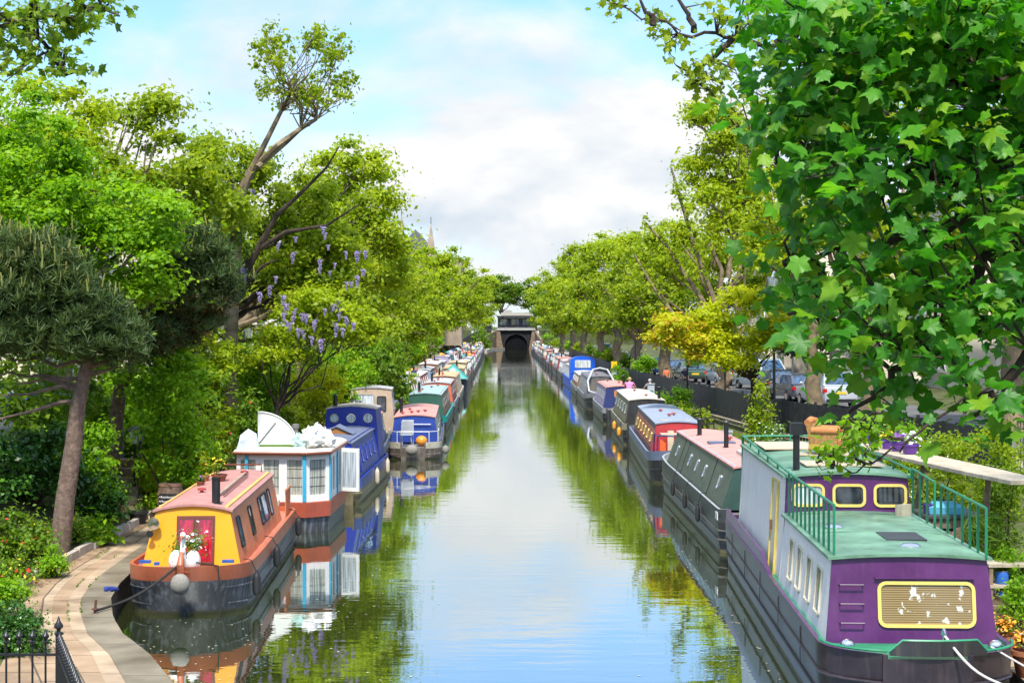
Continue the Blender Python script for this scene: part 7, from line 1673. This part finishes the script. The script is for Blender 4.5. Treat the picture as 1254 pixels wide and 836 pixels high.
for i, (x, y, lab) in enumerate([(7.62, 25.7, 'rounded brown wicker screen leaning beside the green rail'), (8.0, 25.9, 'second wicker screen leaning behind the rounded one')]):
    q = [Vector((-.28, 0, 0)), Vector((.28, 0, 0))] + [Vector((.28 * math.cos(a), 0, .95 + .28 * math.sin(a))) for a in [PI * k / 10 for k in range(11)]]
    o = MB().poly_prism(q, (0, .06, 0)).build('panel', wick, None)
    root = thing('wicker_screen', lab, 'screen', (x, y, .455), R(25 + 30 * i), 'wicker screens on the right bank'); o.parent = root; o.rotation_euler = (R(-10), 0, 0)
    for k in range(9): MB().box((0, -.008, .12 + .11 * k), (.52, .02, .018)).build('weave', wick, o)
t = thing('wooden_planter', 'low wooden planter box along the right towpath', 'planter', (7.45, 24.7, .455), R(8))
MB().box((0, -.9, .14), (.5, .05, .28)).build('end_board', timber, t); MB().box((0, .9, .14), (.5, .05, .28)).build('end_board', timber, t); MB().box((-.26, 0, .14), (.05, 1.85, .28)).build('side_board', timber, t); MB().box((.26, 0, .14), (.05, 1.85, .28)).build('side_board', timber, t); MB().box((0, 0, .11), (.46, 1.74, .2)).build('soil', soil, t)
t = thing('plank_table', 'rough wooden shelf stand with blue tins at the right edge', 'shelf', (7.95, 24.9, .455)); 
for z in (.75, .42, .1): MB().box((0, 0, z), (.75, .5, .05)).build('shelf_board', timber_pale, t)
for sx in (-1, 1):
    for sy in (-1, 1): MB().box((sx * .33, sy * .2, .38), (.06, .06, .76)).build('leg', timber, t)
for i, (x, z, lab) in enumerate([(-.12, .445, 'blue paint tin on the middle shelf of the rough stand'), (-.1, .125, 'blue tin on the bottom shelf of the rough stand')]):
    tt = thing('paint_tin', lab, 'tin', (7.95 + x, 24.8, .455 + z)); MB().lathe((0, 0, 0), [(.1, 0), (.105, .01), (.105, .19), (.1, .2)], 16).build('can', P('tin_blue', (.03, .14, .5), streak=0), tt, smooth=True); MB().lathe((0, 0, .2), [(.1, 0), (.1, .015), (.08, .02)], 16).build('lid', chrome, tt, smooth=True)
props(MB().box((0, 0, .02), (.25, .95, .035), rz=R(35)).build('loose_board', timber_pale, None, loc=(7.35, 22.9, .457)), 'pale loose board lying on the right towpath above the pots', 'board')
props(MB().box((0, 0, .012), (.7, .3, .02)).build('rubber_mat', rubber, None, loc=(7.1, 24.0, .457)), 'black rubber mat on the right towpath by the planter', 'mat')
t = thing('picket_fence', 'short rough picket fence at the right edge behind the wicker screens', 'fence', (8.9, 29.5, .45), R(75))
for k in range(12): MB().box((-.9 + .16 * k, 0, .45), (.09, .03, .9 + .04 * (k % 3))).build('picket', timber, t)
for z in (.25, .7): MB().box((0, .03, z), (2.0, .03, .06)).build('fence_rail', timber, t)
for i, (px, Y) in enumerate([(778, 118), (948, 62)]):
    x = (px - CX) * Y / F_PX; t = thing('street_lamp', f'dark street lamp post behind the black fence {"left of" if i == 0 else "right of"} the yellow maple', 'street lamp', (x, Y, 1.09))
    MB().tube([(0, 0, 0), (0, 0, .8), (0, 0, 5.4)], [.11, .06, .045], 10).build('post', iron, t, smooth=True); MB().lathe((0, 0, 5.4), [(.05, 0), (.22, .1), (.28, .5), (.1, .6), (.02, .75)], 10).build('lamp_head', g_pale, t, smooth=True)
# litter along the kerb and weeds in the joints of the towpath
rs_w = np.random.RandomState(31); yy = rs_w.uniform(22, 37, 420); xx = np.array([ql(y) - wl(y) for y in yy]) + .06 + np.abs(rs_w.normal(size=420)) * .14
V = leaf_quads(rs_w, np.stack([xx, yy, np.full(420, .47)], 1), np.full((420, 3), .001), 420, .05, 30, .7); V[:, :, 2] = .468 + (V[:, :, 2] - .47) * .15; props(np_mesh('leaf_litter', V, 4, lf_brown, None), None, None, None, 'stuff')
yy = rs_w.uniform(20, 38, 260); k_ = rs_w.randint(0, 3, 260); off = np.array([[.47, .68, 1.0][k] * sc_off(y) for k, y in zip(k_, yy)]); xx = np.array([ql(y) for y in yy]) - off
cl_w = np.stack([xx, yy, np.full(260, .468)], 1); cl_w = cl_w[(np.sin(yy * 2.1) + np.sin(yy * .77 + k_)) > .35]
V = leaf_quads(rs_w, cl_w, np.full((len(cl_w), 3), .022), len(cl_w) * 7, .035, .3, .5); V[:, :, 2] = np.maximum(V[:, :, 2], .466); props(np_mesh('joint_weeds', V, 4, lf_mid, None), None, None, None, 'stuff')
rs_f = np.random.RandomState(78); n_ = 700; fy = 20 + 75 * rs_f.random(n_) ** 1.5; fx = np.where(rs_f.random(n_) < .5, -3.6 + np.abs(rs_f.normal(size=n_)) * 1.0, 3.9 - np.abs(rs_f.normal(size=n_)) * 1.0)
V = leaf_quads(rs_f, np.stack([fx, fy, np.full(n_, .006)], 1), np.full((n_, 3), .001), n_, .05, 30, .6); V[:, :, 2] = .006 + (V[:, :, 2] - .006) * .1; props(np_mesh('floating_leaves', V, 4, paint('fleck', (.5, .45, .3), .8), None), None, None, None, 'stuff')
# a few leaves and flecks drifting by the left quay
rs_d = np.random.RandomState(77); n_ = 130; px_ = np.stack([rs_d.uniform(-6.0, -3.6, n_), rs_d.uniform(21.5, 26.5, n_), np.full(n_, .006)], 1); px_ = px_[px_[:, 0] > np.array([ql(y) for y in px_[:, 1]]) + .15]
V = leaf_quads(rs_d, px_, np.full((len(px_), 3), .001), len(px_) , .04, 30, .6); V[:, :, 2] = .006 + (V[:, :, 2] - .006) * .1; o = np_mesh('floating_leaves', V, 4, paint('fleck', (.5, .45, .3), .8), None); props(o, None, None, None, 'stuff')
